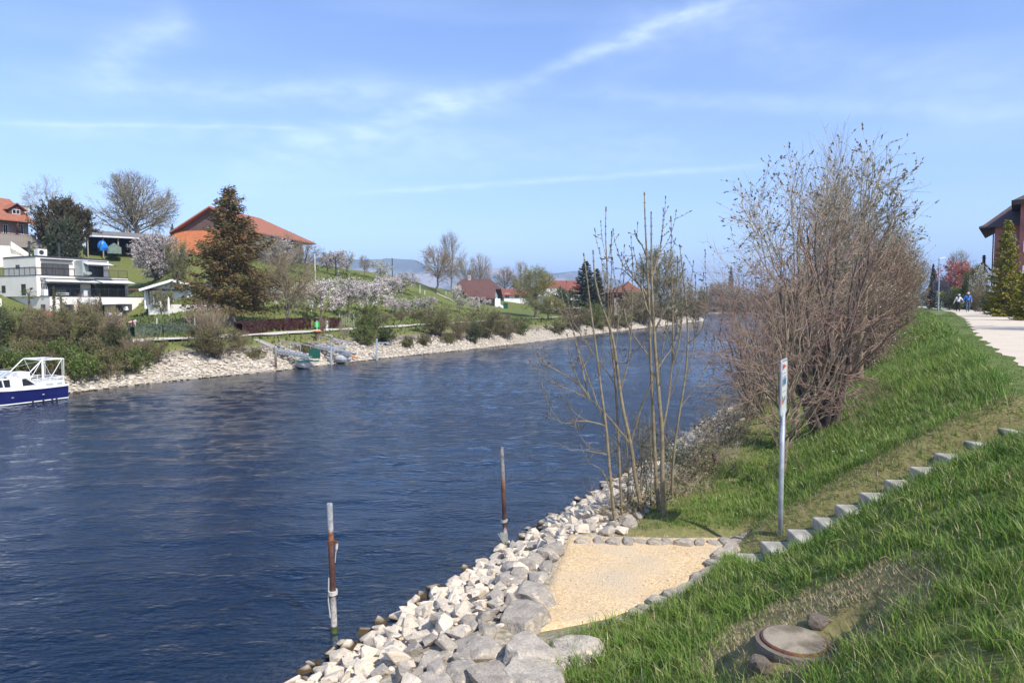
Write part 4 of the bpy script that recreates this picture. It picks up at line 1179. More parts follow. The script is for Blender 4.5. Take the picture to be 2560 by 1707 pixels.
# ------------------------------------------------------------------ right side behind the path
plant('cedar', 'golden_conifer', 2512, 772, 550, 92, 'tall golden-green conifer in front of the pink building', 'tree', Y=44)
plant('cedar', 'golden_conifer', 2572, 778, 655, 80, 'lower golden conifer cut by the right picture edge', 'tree', Y=36)
plant('spruce_dark', 'conifer', 2330, 768, 660, 30, 'dark ivy-brown column tree just left of the street lamp', 'tree', Y=112)
plant('bare1', 'bare_tree', 2900, 0, 0, 0, 'bare tree standing outside the right picture edge whose branch shadows fall on the footpath', 'tree', base=np.array([25.2, 24.5, gz(25.2, 24.5)])).scale = (.62, .62, .60)
plant('bush_red', 'red_plum_tree', 2385, 768, 655, 96, 'red-leaved tree behind the walking couple', 'tree', Y=122)
plant('bare1', 'bare_tree', 2400, 768, 630, 70, 'thin bare tree top sticking out above the red-leaved tree', 'tree', Y=132)
plant('bush_olive0', 'shrub', 2432, 768, 668, 56, 'brown-olive bare shrub between the red tree and the cottage', 'shrub', Y=84)
plant('bush_dark', 'shrub', 2418, 770, 690, 26, 'dark evergreen shrub right of the red-leaved tree', 'shrub', Y=78)
plant('cherry2', 'cherry_tree', 2456, 770, 668, 60, 'white blossoming tree between cottage and golden conifer', 'blossoming tree', Y=66)
plant('bush_olive1', 'shrub', 2446, 775, 712, 60, 'reddish-tipped garden shrub beside the man in blue', 'shrub', Y=62)
plant('bush_green', 'shrub', 2385, 772, 722, 70, 'mid-green garden shrub above the clipped hedge', 'shrub', Y=80)
plant('bush_dark', 'shrub', 2482, 778, 735, 60, 'dark garden shrub at the left end of the grey wall', 'shrub', Y=50)
plant('cherry0', 'cherry_tree', 2350, 766, 700, 44, 'small pale blossoming tree behind the street lamp', 'blossoming tree', Y=96)
plant('bush_brown', 'shrub', 2325, 766, 722, 30, 'brown shrub at the far end of the footpath', 'shrub', Y=120)
plant('bare2', 'bare_tree', 2290, 768, 655, 90, 'brown bare tree at the far end of the embankment', 'tree', Y=130)

# ------------------------------------------------------------------ hedges with clipped faces
def hedge(pts, w, h, mats, label, cat='hedge', seed=0, dens=260, leaf=(.07, .05), name='hedge'):
    """pts: list of (x,y); clipped body with leaf faces all over"""
    rng = np.random.default_rng(seed)
    pts = np.array(pts, float)
    root = thing(name, (pts[0, 0], pts[0, 1], gz(*pts[0])), label, cat)
    o = np.array([pts[0, 0], pts[0, 1], gz(*pts[0])])
    core = MG(); lv = MG()
    for a, b in zip(pts[:-1], pts[1:]):
        d = b - a; L = np.hypot(*d); d /= L; nn = np.array([-d[1], d[0]])
        m = max(2, int(L / .8)); q = np.linspace(0, L, m)
        prof = [(-w / 2 + .06, -.1), (-w / 2 + .04, h * .9), (-w / 4, h - .06), (w / 4, h - .06), (w / 2 - .04, h * .9), (w / 2 - .06, -.1)]
        rows = []
        for t in q:
            p = a + d * t; z = gz(*p)
            rows.append([[p[0] + nn[0] * s + rng.normal() * .02, p[1] + nn[1] * s + rng.normal() * .02, z + zz] for s, zz in prof])
        V = np.array(rows) - o; i = np.arange(V.shape[0] * 6).reshape(V.shape[0], 6)
        core.add(V, np.stack([i[:-1, :-1], i[1:, :-1], i[1:, 1:], i[:-1, 1:]], -1).reshape(-1, 4))
        n = int(L * dens * (h + w) / 1.6)
        t = rng.uniform(0, L, n); side = rng.integers(0, 4, n)
        s = np.where(side == 0, -w / 2, np.where(side == 1, w / 2, rng.uniform(-w / 2, w / 2, n))) + rng.normal(size=n) * .035
        zz = np.where(side < 2, rng.uniform(0, h, n), h) + rng.normal(size=n) * .04
        x = a[0] + d[0] * t + nn[0] * s; y = a[1] + d[1] * t + nn[1] * s
        C = np.stack([x, y, ground(x, y) + zz], -1) - o
        lv.add(*leafquads(rng, C, leaf[0], leaf[1]))
    core.obj('branch_core', mats, root)
    lv.obj('foliage', mats, root)
    return root
def along(pix, y0=20): return [tuple(hit(u, v, y0)[:2]) for u, v in pix]
hedge(along([(596, 838), (640, 832), (700, 826), (770, 821)], 30), .8, 1.0, M['leaf_purple'], 'long clipped dark red hedge beside the far towpath under the spruce', seed=1, dens=200)
hedge(along([(794, 824), (820, 821), (846, 818)], 30), .8, .95, M['leaf_purple'], 'short clipped dark red hedge piece right of the long one', seed=2, dens=200)
hedge(along([(330, 842), (400, 838), (480, 834)], 30), .8, .8, M['leaf_greyg'], 'low grey-green hedge behind the wire fence below the villa lawn', seed=3, dens=160)
def st_pts(l): return [tuple(from_st(s, t)) for s, t in l]
hedge(st_pts([(11.2, 92), (10.4, 128), (9.6, 165)]), 1.4, 1.7, M['leaf_dark'], 'long clipped dark green hedge along the footpath behind the couple', seed=4, dens=110, leaf=(.09, .06))
hedge(st_pts([(12.5, 62), (12.0, 74)]), 1.4, 1.3, M['leaf_fresh'], 'lower green hedge beside the man in blue', seed=5, dens=150)
hedge(st_pts([(13.6, 50), (13.2, 58)]), 1.0, 1.5, M['cedar_gold'], 'yellow-flowering hedge before the golden conifer', seed=6, dens=160)
# ------------------------------------------------------------------ buildings
class Frame:
    """local frame of a building: x along the front, y to the back, z up from its base"""
    def __init__(self, u, Y, zbase, deg, vbase=None):
        p = P(u, 762, Y); self.o = np.array([p[0], Y, zbase]); self.a = math.radians(deg)
        self.c, self.s = math.cos(self.a), math.sin(self.a)
    def root(self, name, label, cat='building'):
        return thing(name, self.o, label, cat, self.a)
    def x(self, u, y=0.0):
        """local x of pixel column u on the plane y"""
        k = (u - 1280) / FPX
        # (ox + c x - s y) = k (oy + s x + c y)
        return (k * (self.o[1] + self.c * y) - self.o[0] + self.s * y) / (self.c - k * self.s)
    def z(self, v, x, y=0.0):
        Y = self.o[1] + self.s * x + self.c * y
        d = ray(1280, v)
        return CAMZ + d[2] / d[1] * Y - self.o[2]

def window(root, x0, x1, z0, z1, y=0.0, panes=1, frame=None, glass=None, t=.07, face=-1, axis='x', recess=.12, mull=0):
    """a framed window set into the face y (outward is -y), panes as sub-parts"""
    frame = frame or M['dark_frame']; glass = glass or M['glass_dark']
    mg = MG()
    yo = y - .03; yi = y + .05
    def bx(m_, a0, a1, b0, b1, c0, c1):
        if axis == 'x': m_.box(a0, a1, b0, b1, c0, c1)
        else: m_.box(b0, b1, a0, a1, c0, c1)
    bx(mg, x0, x1, yo, yi, z0, z0 + t); bx(mg, x0, x1, yo, yi, z1 - t, z1)
    bx(mg, x0, x0 + t, yo + .002, yi, z0 + t, z1 - t); bx(mg, x1 - t, x1, yo + .002, yi, z0 + t, z1 - t)
    w = (x1 - x0) / panes
    for i in range(1, panes): bx(mg, x0 + i * w - t / 2, x0 + i * w + t / 2, yo + .004, yi, z0 + t, z1 - t)
    f = mg.obj('window', frame, root)
    for i in range(panes):
        g = MG(); a = x0 + i * w + (t if i == 0 else t / 2) + .002; b_ = x0 + (i + 1) * w - (t if i == panes - 1 else t / 2) - .002
        bx(g, a, b_, y - .012, y + .03, z0 + t + .002, z1 - t - .002)
        g.obj('pane', glass, f)
    return f

def tri_prism(mg, pts, y0, y1, m=0):
    """polygon in x,z extruded along y"""
    n = len(pts); V = [(p[0], y0, p[1]) for p in pts] + [(p[0], y1, p[1]) for p in pts]
    mg.faces(V, [tuple(range(n)), tuple(range(2 * n - 1, n - 1, -1))] + [(i, i + n, (i + 1) % n + n, (i + 1) % n) for i in range(n)], m)

def slab_from(mg, quad, th, m=0):
    """a roof slope given by its 4 (or 3) upper corners, thickness th downwards"""
    q = np.array(quad, float); n = len(q); lo = q - np.array([0, 0, th])
    V = np.concatenate([q, lo])
    mg.faces(V, [tuple(range(n)), tuple(range(2 * n - 1, n - 1, -1))] + [(i, i + n, (i + 1) % n + n, (i + 1) % n) for i in range(n)], m)

# --- white concrete villa
fv = Frame(93, 90, 0, math.degrees(math.atan2(.88, .47)))
fv.o[2] = CAMZ - 31 * 90 / FPX - .2
villa = fv.root('villa', 'white concrete three-storey villa with dark window bands and awnings above the boat', 'house')
zr, z2, z1 = fv.z(642, 0), fv.z(688, 0), fv.z(741, 0)
x3, x2, x1 = fv.x(276), fv.x(323), fv.x(358)
wy3 = 7.9; big = 16
# walls by storey; fronts butt end to end
w = MG().box(0, x3, 0, 8.0, z2, zr).obj('upper_storey', M['concrete_white'], villa)
w = MG().box(0, x2, -.02, big, z1, z2 - .002).obj('middle_storey', M['concrete_white'], villa)
w = MG().box(.4, x1, -2.2, big, -3.0, z1 - .002).obj('lower_storey', M['concrete_white'], villa)
MG().box(-.06, x3 + .06, -.06, 8.06, zr + .002, zr + .12).obj('roof_edge', M['dark_frame'], villa)
MG().box(-.06, x2 + .06, -.08, big, z2, z2 + .09).obj('terrace_edge', M['dark_frame'], villa)
MG().box(.34, x1 + .06, -2.26, big, z1, z1 + .09).obj('terrace_edge', M['dark_frame'], villa)
MG().box(0.05, x3 - .05, .05, 7.9, zr + .121, zr + .2).obj('roof', M['roof_slate'], villa)
# upper storey
xa, xb = fv.x(107.5), fv.x(177)
window(villa, xa, xb, z2 + .09, fv.z(658, xa), -.001, 5, glass=M['curtain'])
xa, xb = fv.x(216), fv.x(263)
window(villa, xa, xb, z2 + .09, fv.z(664, xa), -.001, 3)
def awning(xa, xb, zt, y0, depth, drop, arms=True):
    mg = MG(); slab_from(mg, [(xa, y0, zt), (xb, y0, zt), (xb, y0 - depth, zt - drop), (xa, y0 - depth, zt - drop)], .03)
    o = mg.obj('awning', M['awning'], villa)
    mg = MG().box(xa, xb, y0 - .02, y0 + .12, zt + .003, zt + .14).box(xa, xb, y0 - depth - .06, y0 - depth - .002, zt - drop - .08, zt - drop + .05)
    if arms:
        for x in (xa + .1, xb - .1):
            mg.bar((x, y0, zt - .15), (x, y0 - depth, zt - drop - .06), .05)
    mg.obj('awning_frame', M['dark_frame'], o)
    return o
MG().box(fv.x(106), fv.x(184), -.45, .0 - .003, fv.z(650, 1), fv.z(650, 1) + .16).obj('awning_box', M['dark_frame'], villa)
awning(fv.x(204), fv.x(272), fv.z(653, fv.x(204)), -.01, 2.1, .55)
# middle storey
xa, xb = fv.x(106), fv.x(203)
window(villa, xa, xb, z1 + .09, fv.z(708, xa), -.021, 5)
xa, xb = fv.x(229), fv.x(315)
window(villa, xa, xb, z1 + .09, fv.z(710, xa), -.021, 5)
awning(fv.x(104), fv.x(236), fv.z(697, 1.0), -.05, 2.0, .45)
awning(fv.x(238), fv.x(322), fv.z(699, fv.x(240)), -.05, 2.4, .55)
for xx in (fv.x(346, -2.2), ):
    MG().bar((x2 + 1.6, -2.0, z1 + .09), (x2 + 1.6, -2.0, z1 + 2.05), .09).bar((x2 - .2, -2.0, z1 + 2.05), (x2 + 1.7, -2.0, z1 + 2.05), .09).obj('awning_post', M['dark_frame'], villa)
# lower storey openings
def lw(ua, ub, va, vb, n=1, glass=None):
    y = -2.201; xa, xb = fv.x(ua, y), fv.x(ub, y); window(villa, xa, xb, fv.z(vb, xa, y), fv.z(va, xa, y), y, n, glass=glass)
lw(104, 115, 761, 781); lw(160, 183, 761, 790, 2); lw(196, 262, 761, 792, 4); lw(291, 331, 760, 792, 4, M['curtain'])
xa = fv.x(194, -2.2); xb = fv.x(303, -2.2)
mg = MG(); slab_from(mg, [(xa, -2.23, fv.z(747, xa, -2.2)), (xb, -2.23, fv.z(750, xb, -2.2)), (xb, -3.6, fv.z(759, xb, -3)), (xa, -3.6, fv.z(762, xa, -3))], .03)
o = mg.obj('awning', M['awning'], villa); MG().box(xa, xb, -3.68, -3.605, fv.z(762, xa, -3) - .1, fv.z(762, xa, -3) + .05).obj('awning_frame', M['dark_frame'], o)
# left flank windows (face x = 0 looks to -x)
def flank(ua, ub, va, vb, x=-.001, xo=0.0):
    def ly(u):
        k = (u - 1280) / FPX
        return (fv.o[0] + fv.c * xo - k * (fv.o[1] + fv.s * xo)) / (fv.s + k * fv.c)
    ya, yb = sorted((ly(ua), ly(ub)))
    Y = fv.o[1] + fv.s * xo + fv.c * ya
    zz = lambda v: CAMZ + ray(1280, v)[2] / ray(1280, v)[1] * Y - fv.o[2]
    window(villa, ya, yb, zz(vb), zz(va), xo - .001, 1, axis='y')
flank(45, 54.5, 662, 672); flank(8, 17.5, 714, 732); flank(57, 68, 710, 738); 
# railings: top terrace, middle terrace
def railing(parent, a, b, z, h=1.0, posts=None, solid=False, mat=None, name='railing'):
    a = np.array(a, float); b = np.array(b, float); L = np.hypot(*(b - a)); n = posts or max(1, int(L / 1.2))
    mg = MG().bar((*a, z + h), (*b, z + h), .05)
    for i in range(n + 1):
        p = a + (b - a) * i / n; mg.bar((*p, z), (*p, z + h), .045, up=(1, 0, 0))
    m2 = int(L / .16)
    for i in range(m2 + 1):
        p = a + (b - a) * i / m2; mg.bar((*p, z + .08), (*p, z + h), .014, up=(1, 0, 0))
    return mg.obj(name, mat or M['dark_frame'], parent)
railing(villa, (x3 + .1, .1), (x2, .1), z2 + .09); railing(villa, (0, -.05), (x3, -.05), z2 + .09, .95)
railing(villa, (-.03, .1), (-.03, 13), z2 + .09, 1.0)
railing(villa, (.45, -2.2), (x1, -2.2), z1 + .09, 1.0)
MG().box(fv.x(190), fv.x(190.5) + .03, -2.0, -.1, z2 + .09, z2 + 2.2).box(fv.x(190) , fv.x(216), -.9, -.86, z2 + .1, z2 + 2.2).obj('wind_screen', M['glass_clear'], villa)
MG().lathe([(.12, zr + .2), (.12, zr + 2.0), (.16, zr + 2.02), (.16, zr + 2.1)], 10, c=(fv.x(96), 1.5, 0)).obj('flue', M['dark_frame'], villa)
MG().lathe([(.14, zr + .2), (.14, zr + 2.0), (.18, zr + 2.02), (.18, zr + 2.1)], 10, c=(fv.x(170), 1.5, 0)).obj('flue', M['dark_frame'], villa)
ac = MG().box(fv.x(101, 1), fv.x(124, 1), 1, 1.9, zr + .2, zr + 1.15).obj('heat_pump', M['white_paint'], villa)
MG().lathe([(.3, 0), (.3, .02)], 14).obj('fan', M['dark_frame'], ac, loc=(fv.x(110, 1), .98, zr + .7)).rotation_euler = (math.pi / 2, 0, 0)
# outside stair on the left flank
mg = MG()
for i in range(12): mg.box(-4.2 - i * .3, -3.9 - i * .3, .5, 2.0, -3 , z1 - .3 - i * .26)
mg.obj('outside_stair', M['concrete_white'], villa)
MG().bar((-3.9, .45, z1 + .6), (-7.8, .45, z1 - 2.6), .06).bar((-3.9, .45, z1 + .1), (-7.8, .45, z1 - 3.1), .04).obj('stair_rail', M['dark_frame'], villa)
def terrace_heater(u, label):
    x = fv.x(u, -1.0); b = np.array([fv.o[0] + fv.c * x + fv.s * 1.0, fv.o[1] + fv.s * x - fv.c * 1.0, fv.o[2] + z1 + .09])
    t = thing('patio_heater', b, label, 'patio heater', fv.a)
    MG().box(-.26, .26, -.26, .26, 0, .85).obj('base', M['white_metal'], t)
    mg = MG()
    for sx in (-1, 1):
        for sy in (-1, 1): mg.bar((sx * .22, sy * .22, .85), (sx * .08, sy * .08, 2.15), .03)
    mg.obj('frame', M['white_metal'], t)
    MG().lathe([(.1, 2.15), (.3, 2.2), (.02, 2.3)], 4).obj('hood', M['dark_frame'], t)
terrace_heater(115, 'left of two pyramid patio heaters on the villa terrace')
terrace_heater(214, 'right of two pyramid patio heaters on the villa terrace')
def bench_on(u0, u1, label):
    x = fv.x(u0, -1.2); b = np.array([fv.o[0] + fv.c * x + fv.s * 1.2, fv.o[1] + fv.s * x - fv.c * 1.2, fv.o[2] + z1 + .09])
    t = thing('garden_sofa', b, label, 'sofa', fv.a); L = fv.x(u1, -1.2) - x
    MG().box(0, L, -.35, .35, .1, .45).obj('seat', M['awning'], t); MG().box(0, L, .3, .5, .452, .9).obj('backrest', M['leaf_greyg'], t)
bench_on(146, 172, 'pale green garden sofa behind the terrace railing of the villa')
x = fv.x(222, -1.0); b = (fv.o[0] + fv.c * x + fv.s * 1.0, fv.o[1] + fv.s * x - fv.c * 1.0, fv.o[2] + z2 + .09)
t = thing('lounge_chair', b, 'pale round lounge chair on the upper terrace of the villa', 'chair', fv.a)
MG().lathe([(.2, .1), (.55, .25), (.6, .5), (.5, .55), (.2, .3)], 12).obj('seat', M['glass_clear'], t); MG().box(-.5, .1, .3, .4, .3, .9).obj('backrest', M['awning'], t)
t = thing('floor_lamp', (fv.o[0] + fv.c * fv.x(316, -3) + fv.s * 3, fv.o[1] + fv.s * fv.x(316, -3) - fv.c * 3, fv.o[2] + 0.0), 'white lampshade standing before the lowest villa window', 'lamp', fv.a)
MG().tube([(0, 0, 0), (0, 0, 1.1)], .03).obj('stand', M['dark_frame'], t); MG().lathe([(.34, 1.1), (.22, 1.6)], 14).obj('lamp_shade', M['white_paint'], t)

def palm(u, vb, vt, wpx, label, Y=None):
    b = hit(u, vb, 20) if Y is None else P(u, vb, Y)
    h = CAMZ + ray(u, vt)[2] / ray(u, vt)[1] * b[1] - b[2]; w = wpx * b[1] / FPX
    t = thing('palm_tree', b, label, 'palm')
    MG().tube([(0, 0, -.5), (.03, 0, h * .35), (0, 0, h - w * .3)], [.16, .13, .12]).obj('trunk', M['bark_dark'], t)
    rg = np.random.default_rng(int(u)); mg = MG()
    for i in range(26):
        a = i * 2.4; el = rg.uniform(-.5, 1.2); d = np.array([math.cos(a) * math.cos(el), math.sin(a) * math.cos(el), math.sin(el)])
        c0 = np.array([0, 0, h - w * .3]); c1 = c0 + d * w * .33
        mg.bar(c0, c1, .02)
        sd = unit(np.cross(d, [0, 0, 1.])); upv = np.cross(sd, d)
        for q in np.linspace(-1.3, 1.3, 11):
            e = d * math.cos(q) + sd * math.sin(q) - np.array([0, 0, .12])
            mg.add([c1, c1 + e * w * .1 + upv * .012 + sd * .02, c1 + e * w * .24 - np.array([0, 0, .05]), c1 + e * w * .1 - sd * .02], [(0, 1, 2, 3)], 1)
    mg.obj('fronds', [M['bark_dark'], M['palm_leaf']], t)
palm(74, 800, 724, 40, 'left palm in front of the villa flank', Y=86)
palm(154, 800, 735, 30, 'middle palm before the villa between the two cypresses', Y=84)
palm(368, 795, 744, 26, 'right palm at the corner between villa and bungalow', Y=92)
plant('cypress', 'cypress_tree', 137, 812, 715, 9, 'left slim cypress in front of the villa', 'tree', Y=84)
plant('cypress', 'cypress_tree', 252, 800, 733, 10, 'right slim cypress in front of the villa', 'tree', Y=84)
plant('bush_green', 'shrub', 290, 812, 778, 36, 'rounded spiky green shrub left of the villa lawn', 'shrub', Y=80)
for u, v, w, lab in ((352, 802, 14, 'left grey lavender cushion beside the villa corner'), (361, 804, 16, 'grey lavender cushion nearest the villa corner'), (397, 804, 15, 'lone grey lavender cushion on the villa lawn'), (348, 818, 24, 'large pale lavender cushion above the fence')):
    plant('lavender', 'lavender_cushion', u, v, v - w * .62, w, lab, 'shrub', Y=84 if v < 810 else 78)
hedge([P(84, 0, 84)[:2], P(108, 0, 84)[:2]], .6, .6, M['leaf_red'], 'low red-flowering border in front of the villa flank', seed=8)

# --- chalet at the top left
fc = Frame(0, 112, 0, math.degrees(math.atan2(.88, .47)))
fc.o[2] = CAMZ + (762 - 604) * 112 / FPX
ch = fc.root('chalet', 'old farmhouse with orange tiled roof, dormer and red-brown balcony at the top left', 'house')
ze = fc.z(547, 0, -1); xr = fc.x(80)
MG().box(-12, xr, 0, 8, -1, ze + .3).obj('wall', pm('wall_beige', (0.40, 0.30, 0.24), (0.34, 0.26, 0.21), 1, .9), ch)
xe = fc.x(98, -1.6); ye = -1.6; zt = fc.z(489, 0, 3.5); x_r = fc.x(40, 3.5)
mg = MG()
slab_from(mg, [(-14, ye, ze), (xe, ye, ze), (x_r, 4, zt), (-14, 4, zt)], .22)
slab_from(mg, [(xe, ye, ze), (xe, 9.6, ze), (x_r, 4, zt)], .22)
slab_from(mg, [(xe, 9.6, ze), (-14, 9.6, ze), (-14, 4, zt), (x_r, 4, zt)], .22)
roof = mg.obj('roof', M['roof_orange2'], ch)
xk = fc.x(73, 1.5); MG().box(xk - .4, xk + .4, 1.2, 2.0, fc.z(535, xk, 1.5), fc.z(518, xk, 1.5)).obj('chimney', M['concrete'], roof)
MG().box(xk - .5, xk + .5, 1.1, 2.1, fc.z(518, xk, 1.5) + .002, fc.z(516, xk, 1.5) + .1).obj('chimney', M['concrete_grey'], roof)
xd = fc.x(50, .0); zd = fc.z(538, xd, 0)
dm = MG(); tri_prism(dm, [(xd - 1.1, zd), (xd + 1.1, zd), (xd + 1.1, zd + 1.0), (xd, zd + 1.7), (xd - 1.1, zd + 1.0)], -.1, 3.2)
dm = dm.obj('dormer', M['wood_brown'], roof)
mg = MG(); slab_from(mg, [(xd - 1.5, -.6, zd + .9), (xd, -.6, zd + 2.0), (xd, 3.8, zd + 2.0), (xd - 1.5, 3.8, zd + .9)], .12); slab_from(mg, [(xd, -.6, zd + 2.0), (xd + 1.5, -.6, zd + .9), (xd + 1.5, 3.8, zd + .9), (xd, 3.8, zd + 2.0)], .12)
mg.obj('dormer_roof', M['roof_orange2'], ch)
window(ch, xd - .6, xd + .6, zd + .15, zd + .95, -.102, 2, frame=M['white_paint'])
for ua, ub in ((-4, 7), (17, 29), (55, 67)):
    xa, xb = fc.x(ua), fc.x(ub); window(ch, xa, xb, fc.z(586, xa), fc.z(561, xa), -.001, 2, frame=M['white_paint'])
xb = fc.x(98, -1.4); zb = fc.z(603, 0, -1.4)
MG().box(-12, xb, -1.5, -1.42, zb, fc.z(583, 0, -1.4)).box(-12, xb, -1.418, -.01, zb, zb + .15).box(xb - .08, xb, -1.418, -.01, zb + .152, fc.z(583, 0, -1.4)).obj('balcony', M['wood_brown'], ch)
mg = MG()
for u in (8, 53): mg.box(fc.x(u, -1.3) - .12, fc.x(u, -1.3) + .12, -1.4, -1.16, zb + .15, ze)
mg.obj('post', M['wood_brown'], ch)
t = thing('covered_parasol', P(104, 606, 114), 'blue covered tent top peeping above the fence beside the chalet balcony', 'tent')
MG().lathe([(1.0, -.6), (.9, 0), (.45, .55), (.05, .75)], 9).obj('cover', M['tarp_blue'], t)
t = thing('wall_ornament', P(43, 572, 113.2), 'dark carved ornament on the chalet wall', 'ornament')
MG().bar((-.5, 0, -.3), (-.5, 0, .4), .12).bar((-.5, 0, .3), (.4, 0, .35), .1).bar((.4, 0, -.3), (.45, 0, .4), .12).bar((-.5, 0, -.2), (.4, 0, -.15), .1).bar((-.5, 0, .05), (.4, 0, .1), .1).obj('ornament', M['wood_dark'], t)

# --- retaining wall with outside stair, and the plank fence above it
fr_ = Frame(0, 104, 0, 50); fr_.o[2] = CAMZ + (762 - 650) * 104 / FPX
rw = fr_.root('retaining_wall', 'pale concrete retaining wall with a sloping stair parapet above the villa roof', 'wall')
def zc(v, u, y=0): x = fr_.x(u, y); return fr_.z(v, x, y)
pts = [(-9, -2), (-9, zc(615, 0)), (fr_.x(33), zc(615, 33)), (fr_.x(34), zc(634, 34)), (fr_.x(60), zc(640, 60)), (fr_.x(92), zc(644, 92)), (fr_.x(96), -2)]
mg = MG(); tri_prism(mg, pts, 0, .4); mg.obj('wall', M['concrete_white'], rw)
mg = MG(); tri_prism(mg, [(fr_.x(34, .9), zc(626, 34, .9)), (fr_.x(35, .9), zc(603, 35, .9)), (fr_.x(94, .9), zc(643, 94, .9)), (fr_.x(94, .9), zc(652, 94, .9))], .9, 1.2); mg.obj('stair_parapet', M['concrete_white'], rw)
mg = MG()
for i in range(9): mg.box(fr_.x(34, .5) + i * .33, fr_.x(34, .5) + i * .33 + .33, .402, .898, -1, zc(622, 34, .5) - i * .2)
mg.obj('stair', M['concrete'], rw)
ff = Frame(-8, 107, 0, 48); ff.o[2] = CAMZ + (762 - 622) * 107 / FPX
fen = ff.root('plank_fence', 'weathered grey plank fence above the concrete retaining wall', 'fence')
x = ff.x(-8); xe = ff.x(112); i = 0; shared = {}
while x < xe:
    u_ = x; step = .22; k = int((x - ff.x(-8)) / 2.6)
    ztop_ = ff.z(596, x) - .02 * k * 1.6 + .12 * ((x / 2.6) % 1) * 0
    h = 2.0 if x < xe - 1.5 else 2.0 - (x - xe + 1.5) * .9
    if 'p' not in shared: shared['p'] = MG().box(0, .19, 0, .035, -.9, 1.0).mesh('plank', M['wood_grey'])
    o = link('plank', shared['p'], fen, (x, (i % 2) * .02, h * .5 + .35 - .1 * k * .55))
    x += step; i += 1

# --- open shed with sheet roof
fs = Frame(225, 122, 0, 32); fs.o[2] = CAMZ + (762 - 632) * 122 / FPX
sh = fs.root('open_shed', 'long open-fronted shed with low sheet roof below the huge bare tree', 'shed')
xa, xb = fs.x(222), fs.x(412)
za, zb_ = fs.z(577, xa), fs.z(596, xb)
mg = MG(); slab_from(mg, [(xa, -1.5, za - .7), (xb, -1.5, zb_ - .1), (xb, 8, zb_ + 1.4), (xa, 8, za + .9)], .25)
mg.obj('roof', M['roof_sheet'], sh)
MG().box(xa, xb, 7, 7.2, -1, min(za, zb_) + .3).box(xa, xa + .2, 0, 6.99, -1, za - .8).box(xb - .2, xb, 0, 6.99, -1, zb_ - .2).obj('wall', M['wood_dark'], sh)
for q in np.linspace(0.02, .98, 6):
    x = xa + (xb - xa) * q; MG().box(x - .1, x + .1, -1.0, -.8, -1, za + (zb_ - za) * q - .75).obj('post', M['wood_grey'], sh)
MG().bar((xa, -1.55, za - .95), (xb, -1.55, zb_ - .35), .16, .2).obj('gutter', M['white_metal'], sh)
t = thing('tarpaulin_cover', P(259, 627, 119), 'crumpled bright blue tarpaulin cover tied with a dark strap in front of the shed', 'tarpaulin')
rg = np.random.default_rng(3)
_s = 122 / FPX
me_v = []
mg = MG(); prof = [(.85, 0), (1.05, .5), (.95, 1.1), (.6, 1.6), (.2, 1.85)]
mg.lathe([(r, z) for r, z in prof], 11)
mg.V[0][:, :2] *= rg.uniform(.82, 1.15, (len(mg.V[0]), 1)); mg.V[0][:, 0] += mg.V[0][:, 2] * -.15
mg.obj('tarpaulin', M['tarp_blue'], t)
MG().tube([(-.2, -1.1, .1), (.0, -1.08, .9), (-.1, -.7, 1.6), (-.25, 0, 1.9)], .06, 5).obj('strap', M['cloth_black'], t)
MG().bar((-.9, .1, -.6), (-.8, 0, .2), .05).bar((1.0, 0, -.6), (.9, 0, .2), .05).obj('legs', M['dark_frame'], t)
t.scale = (.8, .8, .95)
fg = Frame(272, 120.5, 0, 30); fg.o[2] = CAMZ + (762 - 634) * 120.5 / FPX
gh = fg.root('greenhouse', 'small green-tinted glasshouse right of the blue tarpaulin', 'greenhouse')
mg = MG(); tri_prism(mg, [(0, 0), (2.2, 0), (2.2, 1.1), (1.1, 1.9), (0, 1.1)], 0, 3); mg.obj('glazing', pm('green_glass', (.16, .22, .17), (.12, .17, .13), 2, .2, spec=.5), gh)
mg = MG()
for y in (-.02, 3.02):
    for a, b_ in (((0, 1.1), (1.1, 1.9)), ((1.1, 1.9), (2.2, 1.1)), ((0, 0), (0, 1.1)), ((2.2, 0), (2.2, 1.1))): mg.bar((a[0], y, a[1]), (b_[0], y, b_[1]), .05)
mg.obj('frame', M['dark_frame'], gh)

# --- barn with orange roof
fb = Frame(537, 115, 0, 80.8); fb.o[2] = CAMZ + (762 - 645) * 113 / FPX - .6
bn = fb.root('barn', 'large barn with orange tiled roofs and brown gable behind the tall spruce', 'barn')
zr_ = fb.z(517, 0); hw = 6.2; zg = fb.z(571, 0, 6.2); L = fb.x(655)
zlow = fb.z(632, -5, 2)
mg = MG(); tri_prism(mg, [(0, 0), (0, 0)], 0, 1) if False else None
V = [(0, -hw, 0), (0, hw, 0), (0, hw, zg - .4), (0, 0, zr_ - .3), (0, -hw, zg - .4)]
mg = MG().faces(V, [(0, 4, 3, 2, 1)]); mg.obj('gable', M['slate_brown'], bn)
MG().box(.02, L + 5, -hw + .4, hw - .4, 0, zg - .5).obj('wall', M['wood_dark'], bn)
mg = MG(); o_ = 1.2; dz = (zr_ - zg) / hw * o_
E = L + 8
slab_from(mg, [(-1.0, 0, zr_), (-1.0, hw + o_, zg - dz), (E, hw + o_, zg - dz), (L, 0, zr_)], .25)
slab_from(mg, [(-1.0, -hw - o_, zg - dz), (-1.0, 0, zr_), (L, 0, zr_), (E, -hw - o_, zg - dz)], .25)
slab_from(mg, [(L, 0, zr_), (E, hw + o_, zg - dz), (E, -hw - o_, zg - dz)], .25)
mg.obj('roof', M['roof_orange2'], bn)
mg = MG(); f = 4.6; zf = zlow
slab_from(mg, [(-f, -hw - 1.5, zf), (-.05, -hw - .2, zg - .45), (-.05, hw + .2, zg - .45), (-f, hw + 2.2, zf)], .22)
